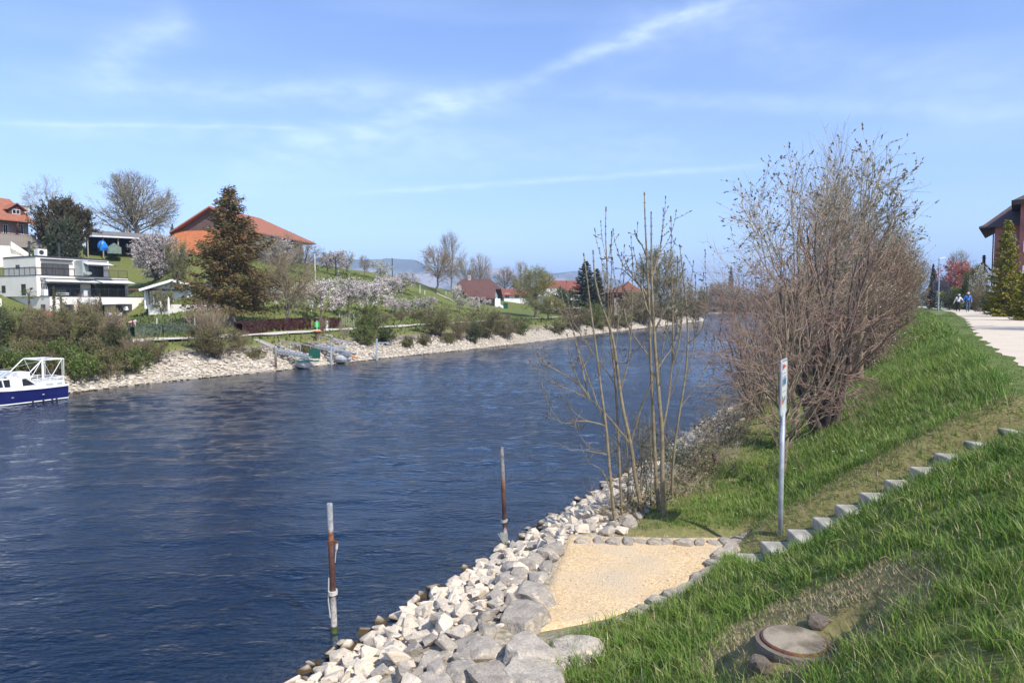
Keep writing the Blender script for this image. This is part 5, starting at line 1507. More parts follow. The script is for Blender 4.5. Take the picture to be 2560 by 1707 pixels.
slab_from(mg, [(-f, hw + 2.2, zf), (-.05, hw + .2, zg - .45), (4.0, hw + .2, zg - .8), (4.0, hw + 2.2, zf + .4)], .22)
mg.obj('lower_roof', M['roof_orange'], bn)
MG().box(-f + .8, -.02, -hw, hw + 1.2, -1, zf + .3).obj('plinth_wall', M['concrete'], bn)

# --- white bungalow
fw = Frame(350, 86, 0, 22); fw.o[2] = CAMZ + (762 - 758) * 86 / FPX - .2
bw = fw.root('bungalow', 'low white bungalow with wide flat gable and dark roof left of the spruce', 'house')
zz = lambda v, u: fw.z(v, fw.x(u))
xp, xl, xr2 = fw.x(433), fw.x(352), fw.x(478)
MG().box(fw.x(362), fw.x(470), 1.0, 9, -.5, zz(722, 400)).obj('wall', M['render_white'], bw)
MG().box(fw.x(470, 2) + .01, fw.x(540, 2), 2, 8, -.5, zz(722, 500)).obj('wall', M['render_white'], bw)
mg = MG(); tri_prism(mg, [(xl + .6, zz(722, 352)), (xp, zz(703, 433)), (xr2 - .4, zz(722, 478))], .6, .9); mg.obj('gable', M['white_paint'], bw)
mg = MG(); slab_from(mg, [(xl, -.8, zz(724, 352)), (xp, -.8, zz(700, 433)), (xp, 10, zz(700, 433)), (xl, 10, zz(724, 352))], .16)
slab_from(mg, [(xp, -.8, zz(700, 433)), (xr2 + .4, -.8, zz(712, 478)), (xr2 + .4, 10, zz(712, 478)), (xp, 10, zz(700, 433))], .16)
rf = mg.obj('roof', M['roof_slate'], bw)
mg = MG(); mg.bar((xl, -.85, zz(724, 352) - .08), (xp, -.85, zz(700, 433) - .08), .12, .3); mg.bar((xp, -.86, zz(700, 433) - .08), (xr2 + .4, -.86, zz(712, 478) - .08), .12, .3); mg.obj('bargeboard', M['white_paint'], rf)
mg = MG(); slab_from(mg, [(fw.x(470, 2), 1.2, zz(719, 500)), (fw.x(545, 2), 1.2, zz(719, 500)), (fw.x(545, 5), 5, zz(706, 500)), (fw.x(470, 5), 5, zz(706, 500))], .14); mg.obj('side_roof', M['roof_slate'], bw)
MG().box(fw.x(322, 0), fw.x(470), .3, .55, zz(726, 400), zz(722, 400)).obj('pergola_beam', M['wood_brown'], bw)
for u in (362, 372, 384): MG().box(fw.x(u), fw.x(u) + .14, .3, .44, -.5, zz(726, 400) - .01).obj('post', M['wood_brown'] if u == 372 else M['white_paint'], bw)
for ua, ub in ((400, 408), (412, 420), (426, 434)): window(bw, fw.x(ua, 1), fw.x(ub, 1), zz(750, 400), zz(730, 400), .999, 1, frame=M['white_paint'])
mg = MG(); tri_prism(mg, [(fw.x(464), -.5), (fw.x(482), -.5), (fw.x(478), zz(718, 478)), (fw.x(474), zz(718, 478))], .2, .9); mg.obj('buttress', M['render_white'], bw)
window(bw, fw.x(484, 2), fw.x(496, 2), zz(742, 490), zz(724, 490), 1.999, 1, glass=M['red_paint'], frame=M['white_paint'])
window(bw, fw.x(512, 2), fw.x(524, 2), zz(746, 490), zz(728, 490), 1.999, 1, frame=M['white_paint'])
plant('bush_olive0', 'magnolia_tree', 408, 775, 725, 62, 'round-crowned evergreen garden tree in front of the white bungalow', 'tree', Y=80)
t = thing('closed_parasol', P(423, 812, 76), 'closed white parasol in the bungalow garden', 'parasol')
MG().tube([(0, 0, 0), (0, 0, 3.0)], .035).obj('pole', M['white_metal'], t); MG().lathe([(.05, 1.2), (.13, 1.7), (.10, 2.8), (.03, 3.1)], 8).obj('canopy', M['cloth_white'], t)
MG().box(-3.2, 3.2, -.2, .2, -.7, .0).obj('garden_wall', M['concrete']).location = P(450, 806, 76)
bpy.data.objects['garden_wall']['label'] = 'short pale concrete garden wall below the bungalow'; bpy.data.objects['garden_wall']['category'] = 'wall'
MG().box(-5, 5, -.2, .2, -1.2, 0).obj('terrace_wall', M['concrete_white']).location = P(480, 761, 80)
tag(bpy.data.objects['terrace_wall'], 'low white terrace wall in front of the bungalow partly hidden by wand shrubs', 'wall')

# --- wire fence below villa lawn
p0, p1 = hit(332, 838, 40), hit(540, 830, 40)
wf = thing('wire_fence', p0, 'dark wire fence on thin posts along the far towpath', 'fence')
for i, q in enumerate(np.linspace(0, 1, 12)):
    p = p0 + (p1 - p0) * q; p[2] = gz(p[0], p[1])
    MG().bar((0, 0, 0), (0, 0, 1.25), .05).obj('post', M['white_metal'] if i in (3, 8) else M['dark_frame'], wf, loc=p - p0)
mg = MG()
for h in (.15, .45, .75, 1.05, 1.2): mg.bar((0, 0, h), p1 - p0 + np.array([0, 0, h]), .012)
mg.obj('wire', M['dark_frame'], wf)

# --- brown-roofed house
fh = Frame(1172, 160, 0, 12); fh.o[2] = 4.2
bh = fh.root('brown_roofed_house', 'old house with huge brown hipped tile roof and white porch by the orchard', 'house')
X_ = lambda u, y=0: fh.x(u, y)
Z_ = lambda v, u=1200, y=0: fh.z(v, fh.x(u, y), y)
hwid = 8.5
MG().box(X_(1176), X_(1240), .6, 11, 0, Z_(742)).obj('wall', M['wood_dark'], bh)
mg = MG()
ze_, zr2 = Z_(745), Z_(697, 1190, 5)
A = (X_(1171), 0, ze_); Bq = (X_(1237), 0, ze_); C = (X_(1239, 4), 3.6, Z_(721, 1239, 3.6)); Dd = (X_(1227, 5), 5.5, zr2); E_ = (X_(1159, 5), 5.5, zr2); 
Lf = (X_(1142, 0) - .3, .0, Z_(710, 1142)); 
slab_from(mg, [A, Bq, C, Dd, E_, (X_(1143, 2), 2, Z_(709, 1143, 2))], .2)
C2 = (X_(1254, 7), 7.8, Z_(721, 1254, 7.8)); B2 = (X_(1260, 10), 11.2, Z_(745, 1260, 11))
slab_from(mg, [C, C2, Dd], .2)
slab_from(mg, [Dd, C2, B2, (X_(1150, 11), 11.2, ze_), E_], .2)
slab_from(mg, [E_, (X_(1150, 11), 11.2, ze_), (X_(1143, 2), 2, Z_(709, 1143, 2))], .2)
rf = mg.obj('roof', M['roof_brown'], bh)
MG().box(X_(1169, 5), X_(1177, 5), 4.6, 5.4, zr2 - .6, Z_(689, 1172, 5)).obj('chimney', M['concrete'], rf)
MG().box(X_(1172, 4.5), X_(1174.5, 4.5), 4.55, 4.598, zr2 + .15, zr2 + .5).obj('chimney', M['cloth_black'], rf)
mg = MG(); tri_prism(mg, [(X_(1238), ze_ - .4), (X_(1252), ze_ - .4), (X_(1252), Z_(738)), (X_(1245), Z_(722)), (X_(1239), Z_(722))], 4, 4.3)
mg.obj('gable', pm('gable_blue', (.28, .34, .38), (.22, .27, .31), 2, .8), bh)
MG().box(X_(1236), X_(1250), .2, 4, 0, .2).box(X_(1237), X_(1250), 3.4, 3.6, .21, Z_(744)).obj('porch', M['render_white'], bh)
for u in (1238, 1241.5, 1245, 1248.5):
    MG().box(X_(u), X_(u) + .3, .3, .6, .21, Z_(744) - .2).obj('porch_post', M['white_paint'], bh)
mg = MG()
for i in range(6): mg.box(X_(1247) + i * .5, X_(1247) + i * .5 + .5, -.6, .15, -2.4, .2 - i * .3)
mg.obj('outside_stair', M['concrete_white'], bh)
MG().bar((X_(1246), -.7, .6), (X_(1250) + 2.2, -.7, -1.2), .2, .5).obj('stair_parapet', M['render_white'], bh)
t = thing('green_bin', P(1264, 766, 156), 'small green bin beside the steps of the brown-roofed house', 'bin')
MG().box(-.5, .5, -.4, .4, -.5, .7).obj('body', M['green_paint'], t); MG().box(-.55, .55, -.45, .45, .702, .8).obj('lid', M['green_paint'], t)

# --- long red-roofed house behind the yellow willow
def simple_gable(name, label, u0, u1, Y, vr, ve, vb, depth, roof, wall, deg=6, cat='house', windows=0, hip=0.0):
    f = Frame(u0, Y, 0, deg); f.o[2] = gz(f.o[0], f.o[1]) - .3
    r = f.root(name, label, cat)
    L = f.x(u1); zr_, ze_ = f.z(vr, 0), f.z(ve, 0)
    MG().box(.5, L - .5, .6, depth - .6, -1, ze_ + .1).obj('wall', wall, r)
    mg = MG()
    slab_from(mg, [(0, 0, ze_), (L, 0, ze_), (L - hip, depth / 2, zr_), (hip, depth / 2, zr_)], .18)
    slab_from(mg, [(L, depth, ze_), (0, depth, ze_), (hip, depth / 2, zr_), (L - hip, depth / 2, zr_)], .18)
    if hip > 0:
        slab_from(mg, [(0, depth, ze_), (0, 0, ze_), (hip, depth / 2, zr_)], .18); slab_from(mg, [(L, 0, ze_), (L, depth, ze_), (L - hip, depth / 2, zr_)], .18)
    else:
        for x in (.55, L - .65):
            MG().faces([(x, .7, ze_), (x, depth - .7, ze_), (x, depth / 2, zr_ - .2)], [(0, 1, 2)]).obj('gable', wall, r)
    mg.obj('roof', roof, r)
    for i in range(windows):
        xa = L * (i + .5) / windows - .6
        window(r, xa, xa + 1.2, 1.0, 2.3, .598, 2, frame=M['white_paint'])
    return r, f
simple_gable('red_roofed_house', 'long house with bright red tiled roof left of the dark spruce', 1352, 1458, 175, 699, 728, 760, 14, M['roof_red'], M['render_white'], windows=5)
simple_gable('red_roofed_annex', 'low red roof between the brown-roofed house and the yellow willow', 1256, 1330, 180, 721, 737, 760, 10, M['roof_red'], M['render_white'], windows=3)
f = Frame(1378, 168, 0, 40); f.o[2] = gz(f.o[0], f.o[1])
r = f.root('white_porch', 'small white gabled porch in front of the long red roof', 'porch')
mg = MG(); tri_prism(mg, [(0, 0), (3.4, 0), (3.4, f.z(736, 0)), (1.7, f.z(725, 0)), (0, f.z(736, 0))], 0, 5); mg.obj('wall', M['render_white'], r)
mg = MG(); slab_from(mg, [(-.6, -.6, f.z(740, 0)), (1.7, -.6, f.z(721, 0)), (1.7, 5, f.z(721, 0)), (-.6, 5, f.z(740, 0))], .15); slab_from(mg, [(1.7, -.6, f.z(721, 0)), (4.0, -.6, f.z(740, 0)), (4.0, 5, f.z(740, 0)), (1.7, 5, f.z(721, 0))], .15); mg.obj('roof', M['render_white'], r)
# --- grey wooden barn with curved red hip roof
f = Frame(1533, 155, 0, 8); f.o[2] = gz(f.o[0], f.o[1]) - .3
r = f.root('wooden_barn', 'grey wooden barn with swept red-brown pyramid roof behind the ash saplings', 'barn')
xa, xb = f.x(1528), f.x(1622); ze_ = f.z(731, 0); zt = f.z(703, 0, 4); xm = f.x(1571, 4); dp = 9
mg = MG()
ring = []
for q, hq in ((0, 0), (.35, .22), (.7, .6), (1, 1)):
    ring.append([(xa + (xm - xa) * q, 0 + 4.5 * q, ze_ + (zt - ze_) * hq), (xb + (xm - xb) * q, 4.5 * q, ze_ + (zt - ze_) * hq), (xb + (xm - xb) * q, dp - 4.5 * q, ze_ + (zt - ze_) * hq), (xa + (xm - xa) * q, dp - 4.5 * q, ze_ + (zt - ze_) * hq)])
V = np.array(ring).reshape(-1, 3); F = [(i * 4 + j, i * 4 + (j + 1) % 4, i * 4 + 4 + (j + 1) % 4, i * 4 + 4 + j) for i in range(3) for j in range(4)]
mg.add(V, F); mg.faces(np.array(ring[0]), [(3, 2, 1, 0)]); mg.obj('roof', M['roof_brownred'], r)
MG().box(xa + .9, xb - .9, .9, dp - .9, -1, ze_ - .02).obj('wall', M['wood_dark'], r)
MG().box(xa + .88, xb - .88, .8, .895, -1, f.z(745, 0)).obj('cladding', M['wood_grey'], r)
for u in (1530, 1617): MG().box(f.x(u), f.x(u) + .3, .1, .4, -1, ze_ - .01).obj('post', M['wood_brown'], r)

# --- pink apartment building, right edge
fp = Frame(2480, 86, 0, -37); fp.o[2] = 3.9
pk = fp.root('pink_building', 'pink rendered apartment building with brown tiled roofs and white balconies at the right edge', 'building')
x0 = 0; xt = fp.x(2541); ztp = fp.z(562, 0)
MG().box(0, xt, 0, 14, 0, ztp).obj('wall', M['render_pink'], pk)
MG().box(xt + .001, xt + 14, -2.5, 14, 0, fp.z(500, xt)).obj('wall', M['render_pink'], pk)
ox = 1.6; e = fp.z(567, 0)
pr = 4.2
mg = MG(); slab_from(mg, [(-ox, -1.2, e), (xt - .01, -1.2, e + .15), (xt - .01, 7, e + 4.4), (6.6, 7, e + 4.0)], .2)
slab_from(mg, [(-ox, 15.2, e), (-ox, -1.2, e), (6.6, 7, e + 4.0)], .2)
mg.obj('lower_roof', M['roof_dark'], pk)
xe_ = fp.x(2521, -3.6); e2 = fp.z(500, xt, -3.5)
mg = MG(); slab_from(mg, [(xe_, -4.0, e2), (xt + 16, -4.0, e2), (xt + 16, 6, e2 + 5), (xt + 7, 6, e2 + 5)], .5); slab_from(mg, [(xe_, 15, e2), (xe_, -4.0, e2), (xt + 7, 6, e2 + 5)], .5)
mg.obj('roof', M['roof_dark'], pk)
MG().box(xe_ - .02, xt + 16, -4.15, -4.02, e2 - .55, e2 - .02).box(xe_ - .15, xe_ - .02, -4.0, 15, e2 - .55, e2 - .02).obj('fascia', M['wood_dark'], pk)
xb_ = fp.x(2551, -4)
for va, vb in ((543, 568), (603, 628), (664, 690)):
    MG().box(xb_, xb_ + 7, -4.0, -3.9, fp.z(vb, xb_, -4), fp.z(va, xb_, -4)).box(xb_, xb_ + 7, -3.898, -2.502, fp.z(vb, xb_, -4) - .12, fp.z(vb, xb_, -4)).obj('balcony', M['white_paint'], pk)
    window(pk, xb_ + 1, xb_ + 3.4, fp.z(vb, xb_, -4) + .15, fp.z(vb, xb_, -4) + 2.3, -2.502, 2, frame=M['white_paint'])
MG().box(xb_ + .3, xb_ + .5, -3.8, -3.6, 0, e2 - .6).obj('balcony_post', M['render_pink'], pk)
MG().tube([(-.12, -.1, 0), (-.12, -.1, ztp)], .07, 6).obj('downpipe', M['wood_brown'], pk)
for za in (2.0, 5.0, 8.0):
    window(pk, xt * .35, xt * .35 + 1.3, za, za + 1.4, -.002, 2, frame=M['white_paint'])
r, f = simple_gable('cottage', 'small white cottage with steep brown gable and metal flue left of the pink building', 2431, 2470, 96, 654, 676, 720, 9, M['roof_brownred'], M['render_white'], deg=70)
fk = Frame(2432, 90, 0, -36); fk.o[2] = 3.9
for c in list(r.children): bpy.data.objects.remove(c)
r.location = fk.o; r.rotation_euler = (0, 0, fk.a)
W_ = fk.x(2468); zp = fk.z(654, 0); zq = fk.z(675, 0)
mg = MG(); tri_prism(mg, [(.3, 0), (W_ - .3, 0), (W_ - .3, zq), (W_ * .58, zp - .2), (.3, zq)], .5, 9); mg.obj('wall', M['render_white'], r)
mg = MG(); slab_from(mg, [(-.5, 0, zq - .3), (W_ * .58, 0, zp), (W_ * .58, 9.5, zp), (-.5, 9.5, zq - .3)], .18); slab_from(mg, [(W_ * .58, 0, zp), (W_ + .5, 0, zq - .3), (W_ + .5, 9.5, zq - .3), (W_ * .58, 9.5, zp)], .18)
rf = mg.obj('roof', M['roof_brownred'], r)
MG().lathe([(.18, zp - .3), (.18, zp + .5), (.25, zp + .52), (.25, zp + .6), (.12, zp + .62), (.22, zp + .8), (.05, zp + .95)], 10, c=(W_ * .6, 2, 0)).obj('flue', M['dark_frame'], rf)
MG().box(W_ * .35, W_ * .7, .44, .495, zq - 1.6, zq + .4).obj('cladding', M['wood_brown'], r)

# garden walls beside the footpath
t = thing('block_wall', P(2463, 771, 58), 'low grey pierced concrete block wall beside the footpath', 'wall', math.radians(-50))
bl = MG().box(0, .86, 0, .14, .0, .1).box(0, .1, 0, .14, .102, .8).box(.76, .86, 0, .14, .102, .8).box(.1, .76, 0, .14, .72, .8).box(.1, .76, 0, .14, .40, .46).box(.12, .74, .04, .1, .12, .39).box(.12, .74, .04, .1, .47, .71).mesh('block_panel', M['concrete'])
d = (P(2519, 771, 55) - P(2463, 771, 58)); L = np.hypot(d[0], d[1]); t.rotation_euler = (0, 0, math.atan2(d[1], d[0]))
for i in range(max(1, int(L / .88))): link('block_panel', bl, t, (i * .88, 0, -.05))
p = P(2519, 778, 50); q = P(2620, 784, 40); d = q - p; L = np.hypot(d[0], d[1])
t = thing('rough_wall', p, 'dark grey rough-textured garden wall at the right edge with a brown coping', 'wall', math.atan2(d[1], d[0]))
n = int(L / .5); rg = np.random.default_rng(9)
mg = MG().box(0, L, 0, .25, -.2, 1.0); mg.obj('wall', M['concrete_grey'], t)
sb = [MG().box(0, rg.uniform(.3, .44), -.05 - rg.uniform(0, .03), -.001, 0, rg.uniform(.13, .19)).mesh('stone', M['concrete_grey']) for _ in range(4)]
for j in range(5):
    for i in range(n): link('stone', sb[(i * 7 + j * 3) % 4], t, (i * .5 + .2 * (j % 2), 0, .03 + j * .2))
MG().box(-.05, L, -.1, .35, 1.002, 1.12).obj('coping', M['roof_brownred'], t)

# red mast far off
t = thing('red_mast', P(1802, 776, 430), 'tiny red tower crane far beyond the bend', 'crane')
MG().box(-.6, .6, -.6, .6, 0, 11.5).obj('mast', M['red_paint'], t); MG().box(-1.2, 3.5, -.4, .4, 8.6, 10.2).obj('jib', M['red_paint'], t)
# thin poles on the hillside
def lamp_pole(u, vb, vt, label, Y=None, mat=None, r=.06):
    b = hit(u, vb, 30) if Y is None else P(u, vb, Y)
    h = CAMZ + ray(u, vt)[2] / ray(u, vt)[1] * b[1] - b[2]
    t = thing('pole', b, label, 'pole')
    MG().tube([(0, 0, -.2), (0, 0, h)], r, 6).obj('shaft', mat or M['galv'], t); MG().lathe([(r * 1.6, h), (r * 1.2, h + .12)], 6).obj('cap', mat or M['galv'], t)
lamp_pole(788, 702, 636, 'thin pale pole on the hillside right of the barn', mat=M['white_metal'])
lamp_pole(981, 700, 647, 'thin dark green pole on the ridge in front of the mountains', mat=M['green_paint'], r=.1)
lamp_pole(846, 683, 679, 'short white forked post beside the ridge cherry', mat=M['white_metal'])
lamp_pole(1050, 732, 714, 'white fence post on the slope by the big brown tree', mat=M['white_metal'])
lamp_pole(1062, 736, 728, 'lower white fence post on the slope by the big brown tree', mat=M['white_metal'])
lamp_pole(1115, 737, 730, 'white post beside the brown-roofed house garden', mat=M['white_metal'])
# two pale rails down the slope
pa, pb = hit(1092, 736, 60), hit(1135, 756, 60)
for k, off in ((0, 0.0), (1, 2.6)):
    t = thing('slope_rail', pa + np.array([off, 0, .25]), ('upper' if k else 'lower') + ' of two long pale rails running down the orchard slope', 'rail')
    MG().bar((0, 0, 0), (pb - pa), .14, .12).obj('rail', M['wood_grey'] if False else M['concrete_white'], t)
# ------------------------------------------------------------------ boat
def build_boat():
    stern = P(136, 762, 34.6); ang = math.atan2(-.896, -.444)
    t = thing('cabin_boat', (stern[0], stern[1], 0), 'white cabin cruiser with dark blue hull and raised white arch at the left edge', 'boat', ang)
    t.scale = (.68, .84, .80)
    # local x forward to the bow, y to port (towards us is +y or -y), z up
    L, Bm, H = 8.2, 1.25, .62
    st = [(0, 1.12, .84), (.4, 1.16, .83), (2.0, 1.25, .82), (4.0, 1.25, .86), (5.6, 1.08, .94), (7.0, .62, 1.04), (8.2, .02, 1.18)]
    mg = MG(); rows = []
    for x, w, h in st:
        rows.append([(x, -w * .0, -.35), (x, -w * .75, -.25), (x - .0, -w * .95, .08), (x, -w, h), (x, w, h), (x, w * .95, .08), (x, w * .75, -.25)])
    V = np.array(rows).reshape(-1, 3); n = len(st); k = 7
    F = [(i * k + j, i * k + (j + 1) % k, (i + 1) * k + (j + 1) % k, (i + 1) * k + j) for i in range(n - 1) for j in range(k)]
    mg.add(V, F); mg.faces(np.array(rows[0]), [tuple(range(7))]); 
    hull = mg.obj('hull', M['hull_blue'], t)
    for sgn in (-1, 1):
        m2 = MG(); 
        for (a, b) in zip(st[:-1], st[1:]):
            m2.bar((a[0], sgn * (a[1] * .96 + .012), .07), (b[0], sgn * (b[1] * .96 + .012), .07), .03, .05)
        m2.obj('waterline_stripe', M['white_gel'], hull)
        m2 = MG()
        for (a, b) in zip(st[:-1], st[1:]): m2.bar((a[0], sgn * (a[1] + .02), a[2] + .02), (b[0], sgn * (b[1] + .02), b[2] + .02), .07, .07)
        m2.obj('rubbing_strake', M['white_gel'], hull)
    for x in (1.8, 3.8):
        for sgn in (-1, 1): MG().box(x, x + .12, sgn * 1.25 - .03, sgn * 1.25 + .03, .42, .48).obj('fairlead', M['galv'], hull)
    # aft cabin with two hexagonal windows, wheelhouse, fore deck
    def block(x0, x1, w0, w1, z0, z1, rk0=0.0, rk1=0.0):
        return [(x0, -w0, z0), (x1, -w0, z0), (x1, w0, z0), (x0, w0, z0), (x0 + rk0, -w1, z1), (x1 - rk1, -w1, z1), (x1 - rk1, w1, z1), (x0 + rk0, w1, z1)]
    BF = [(3, 2, 1, 0), (4, 5, 6, 7), (0, 1, 5, 4), (1, 2, 6, 5), (2, 3, 7, 6), (3, 0, 4, 7)]
    aft = MG().add(block(.12, 2.1, 1.06, .98, .80, 1.16, .12, .0), BF).obj('aft_cabin', M['white_gel'], t)
    MG().add(block(5.2, 7.2, .85, .6, .88, 1.14, .0, .7), BF).obj('fore_cabin', M['white_gel'], t)
    wh = MG().add(block(2.1, 5.2, 1.06, .96, .80, 1.02, 0, 0), BF).obj('wheelhouse', M['white_gel'], t)
    rf = MG().add(block(2.3, 5.1, .98, .95, 1.5, 1.56, .03, .03), BF).obj('roof', M['white_gel'], t)
    mg = MG()
    for sgn in (-1, 1):
        for xa, xb in ((2.1, 2.75), (3.05, 3.1), (3.75, 3.8), (4.2, 4.3), (5.15, 4.6)):
            mg.bar((xa, sgn * .98, 1.021), (xb, sgn * .96, 1.499), .09, .06)
    mg.bar((2.12, -.9, 1.02), (2.74, -.9, 1.5), .06).bar((2.12, .9, 1.02), (2.74, .9, 1.5), .06)
    mg.obj('window_pillar', M['white_gel'], t)
    for sgn in (-1, 1):
        for pts in ([(2.25, 1.06), (3.0, 1.06), (3.05, 1.46), (2.82, 1.46)], [(3.85, 1.06), (4.2, 1.06), (4.25, 1.46), (3.85, 1.46)], [(4.35, 1.06), (5.0, 1.06), (4.6, 1.46), (4.35, 1.46)]):
            mg = MG(); mg.faces([(x, sgn * (.985 - (z - 1.02) * .03), z) for x, z in pts] + [(x, sgn * (.965 - (z - 1.02) * .03), z) for x, z in pts], [(0, 1, 2, 3), (7, 6, 5, 4), (0, 4, 5, 1), (1, 5, 6, 2), (2, 6, 7, 3), (3, 7, 4, 0)])
            mg.obj('side_window', M['glass_dark'], t)
        mg = MG().box(3.06, 3.74, sgn * .99 - .012, sgn * .99 + .012, .66, 1.5); mg.obj('door', M['white_paint'], t)
        for xc, w in ((.55, .22), (1.25, .30)):
            hexp = [(xc - w, .98), (xc - w * .6, 1.09), (xc + w * .7, 1.09), (xc + w, 1.0), (xc + w * .7, .91), (xc - w * .8, .91)]
            mg = MG(); yy = sgn * 1.035
            mg.faces([(x, yy, z) for x, z in hexp] + [(x, yy - sgn * .06, z) for x, z in hexp], [(0, 1, 2, 3, 4, 5), (11, 10, 9, 8, 7, 6)] + [(i, i + 6, (i + 1) % 6 + 6, (i + 1) % 6) for i in range(6)])
            mg.obj('porthole', M['glass_clear'], aft)
    # windscreen above the wheelhouse
    mg = MG()
    for sgn in (-1, 1): mg.bar((3.9, sgn * .8, 1.56), (3.4, sgn * .75, 1.9), .03).bar((3.4, sgn * .75, 1.9), (2.6, sgn * .75, 1.86), .03).bar((2.6, sgn * .75, 1.86), (2.7, sgn * .75, 1.56), .03)
    for y in (-.4, 0, .4): mg.bar((4.1, y, 1.56), (3.6, y, 1.9), .03)
    mg.bar((3.4, -.75, 1.9), (3.4, .75, 1.9), .03).bar((4.1, -.8, 1.565), (4.1, .8, 1.565), .03).bar((3.9, -.8, 1.565), (4.1, -.4, 1.565), .03).bar((3.6, -.4, 1.9), (3.4, -.4, 1.9), .03).bar((3.6, 0, 1.9), (3.4, 0, 1.9), .03).bar((3.6, .4, 1.9), (3.4, .4, 1.9), .03)
    mg.obj('windscreen_frame', M['white_metal'], t)
    mg = MG(); mg.add([(4.1, -.75, 1.57), (4.1, .75, 1.57), (3.6, .72, 1.9), (3.6, -.72, 1.9), (4.08, -.75, 1.57), (4.08, .75, 1.57), (3.58, .72, 1.9), (3.58, -.72, 1.9)], [(0, 1, 2, 3), (7, 6, 5, 4)]); mg.obj('windscreen', M['glass_clear'], t)
    MG().box(2.2, 3.0, -.5, .5, 1.562, 1.82).obj('covered_seat', M['cloth_white'], t)
    # arch and stern rail
    mg = MG()
    for sgn in (-1, 1):
        y = sgn * .95
        mg.tube([(2.9, y, 1.5), (1.75, y, 2.45), (1.6, y, 2.52)], .035, 6)
        mg.tube([(1.3, y, 1.1), (.35, y, 2.42), (.2, y, 2.5)], .022, 6).tube([(.2, y, .65), (.16, y, 2.5)], .02, 6).tube([(.32, y, .65), (.28, y, 2.5)], .018, 6).tube([(1.6, y, 2.5), (1.2, y, 1.7), (.9, y, 1.3)], .012, 5)
        mg.tube([(1.65, y, 2.52), (.15, y, 2.5)], .045, 6)
    mg.tube([(1.65, -.95, 2.52), (1.65, .95, 2.52)], .045, 6).tube([(.18, -.95, 2.5), (.18, .95, 2.5)], .045, 6)
    mg.tube([(.85, -.2, .98), (.85, -.2, 2.55)], .07, 8)
    mg.obj('arch', M['white_metal'], t)
    mg = MG()
    for z in (1.2, 1.32, 1.42):
        mg.tube([(1.9, 1.0, z), (.25, 1.0, z), (.25, -1.0, z), (1.9, -1.0, z)], .014 if z < 1.4 else .022, 5)
    for x in (.25, .7, 1.2, 1.7):
        for y in (-1.0, 1.0): mg.tube([(x, y, 1.1), (x, y, 1.42)], .018, 5)
    mg.obj('stern_rail', M['white_metal'], t)
    mg = MG()
    for sgn in (-1, 1):
        mg.tube([(3.2, sgn * 1.2, 1.0), (5.6, sgn * 1.03, 1.12), (7.2, sgn * .5, 1.3), (8.1, 0, 1.45)], .016, 5)
        for x, w in ((3.2, 1.2), (4.4, 1.15), (5.6, 1.03), (6.6, .7)): mg.tube([(x, sgn * w, .66), (x, sgn * w, 1.02 + (x - 3.2) * .04)], .014, 5)
    mg.obj('side_rail', M['white_metal'], t)
    MG().tube([(1.6, .9, 2.5), (3.4, .6, 2.15), (5.6, .1, 1.9), (7.9, 0, 1.5)], .008, 4).obj('stay_rope', M['rope'], t)
    mg = MG().tube([(6.35, 0, 1.2), (6.5, 0, 2.25)], .015, 5); fl = mg.obj('flag_staff', M['white_metal'], t)
    MG().add([(6.42, 0, 1.75), (6.48, 0, 2.2), (6.05, .15, 2.0), (6.0, .1, 1.6), (6.44, .015, 1.75), (6.50, .015, 2.2), (6.07, .165, 2.0), (6.02, .115, 1.6)], [(0, 1, 2, 3), (7, 6, 5, 4)]).obj('flag', M['red_paint'], fl)
    for i, x in enumerate((1.0, 1.3, 1.9, 2.6)):
        MG().tube([(x, -1.30, .0), (x, -1.30, .28)], .07, 8).obj('fender', M['cloth_black'], t)
        MG().tube([(x, 1.30, .0), (x, 1.30, .14)], .06, 8).obj('fender', M['cloth_black'], t)
build_boat()

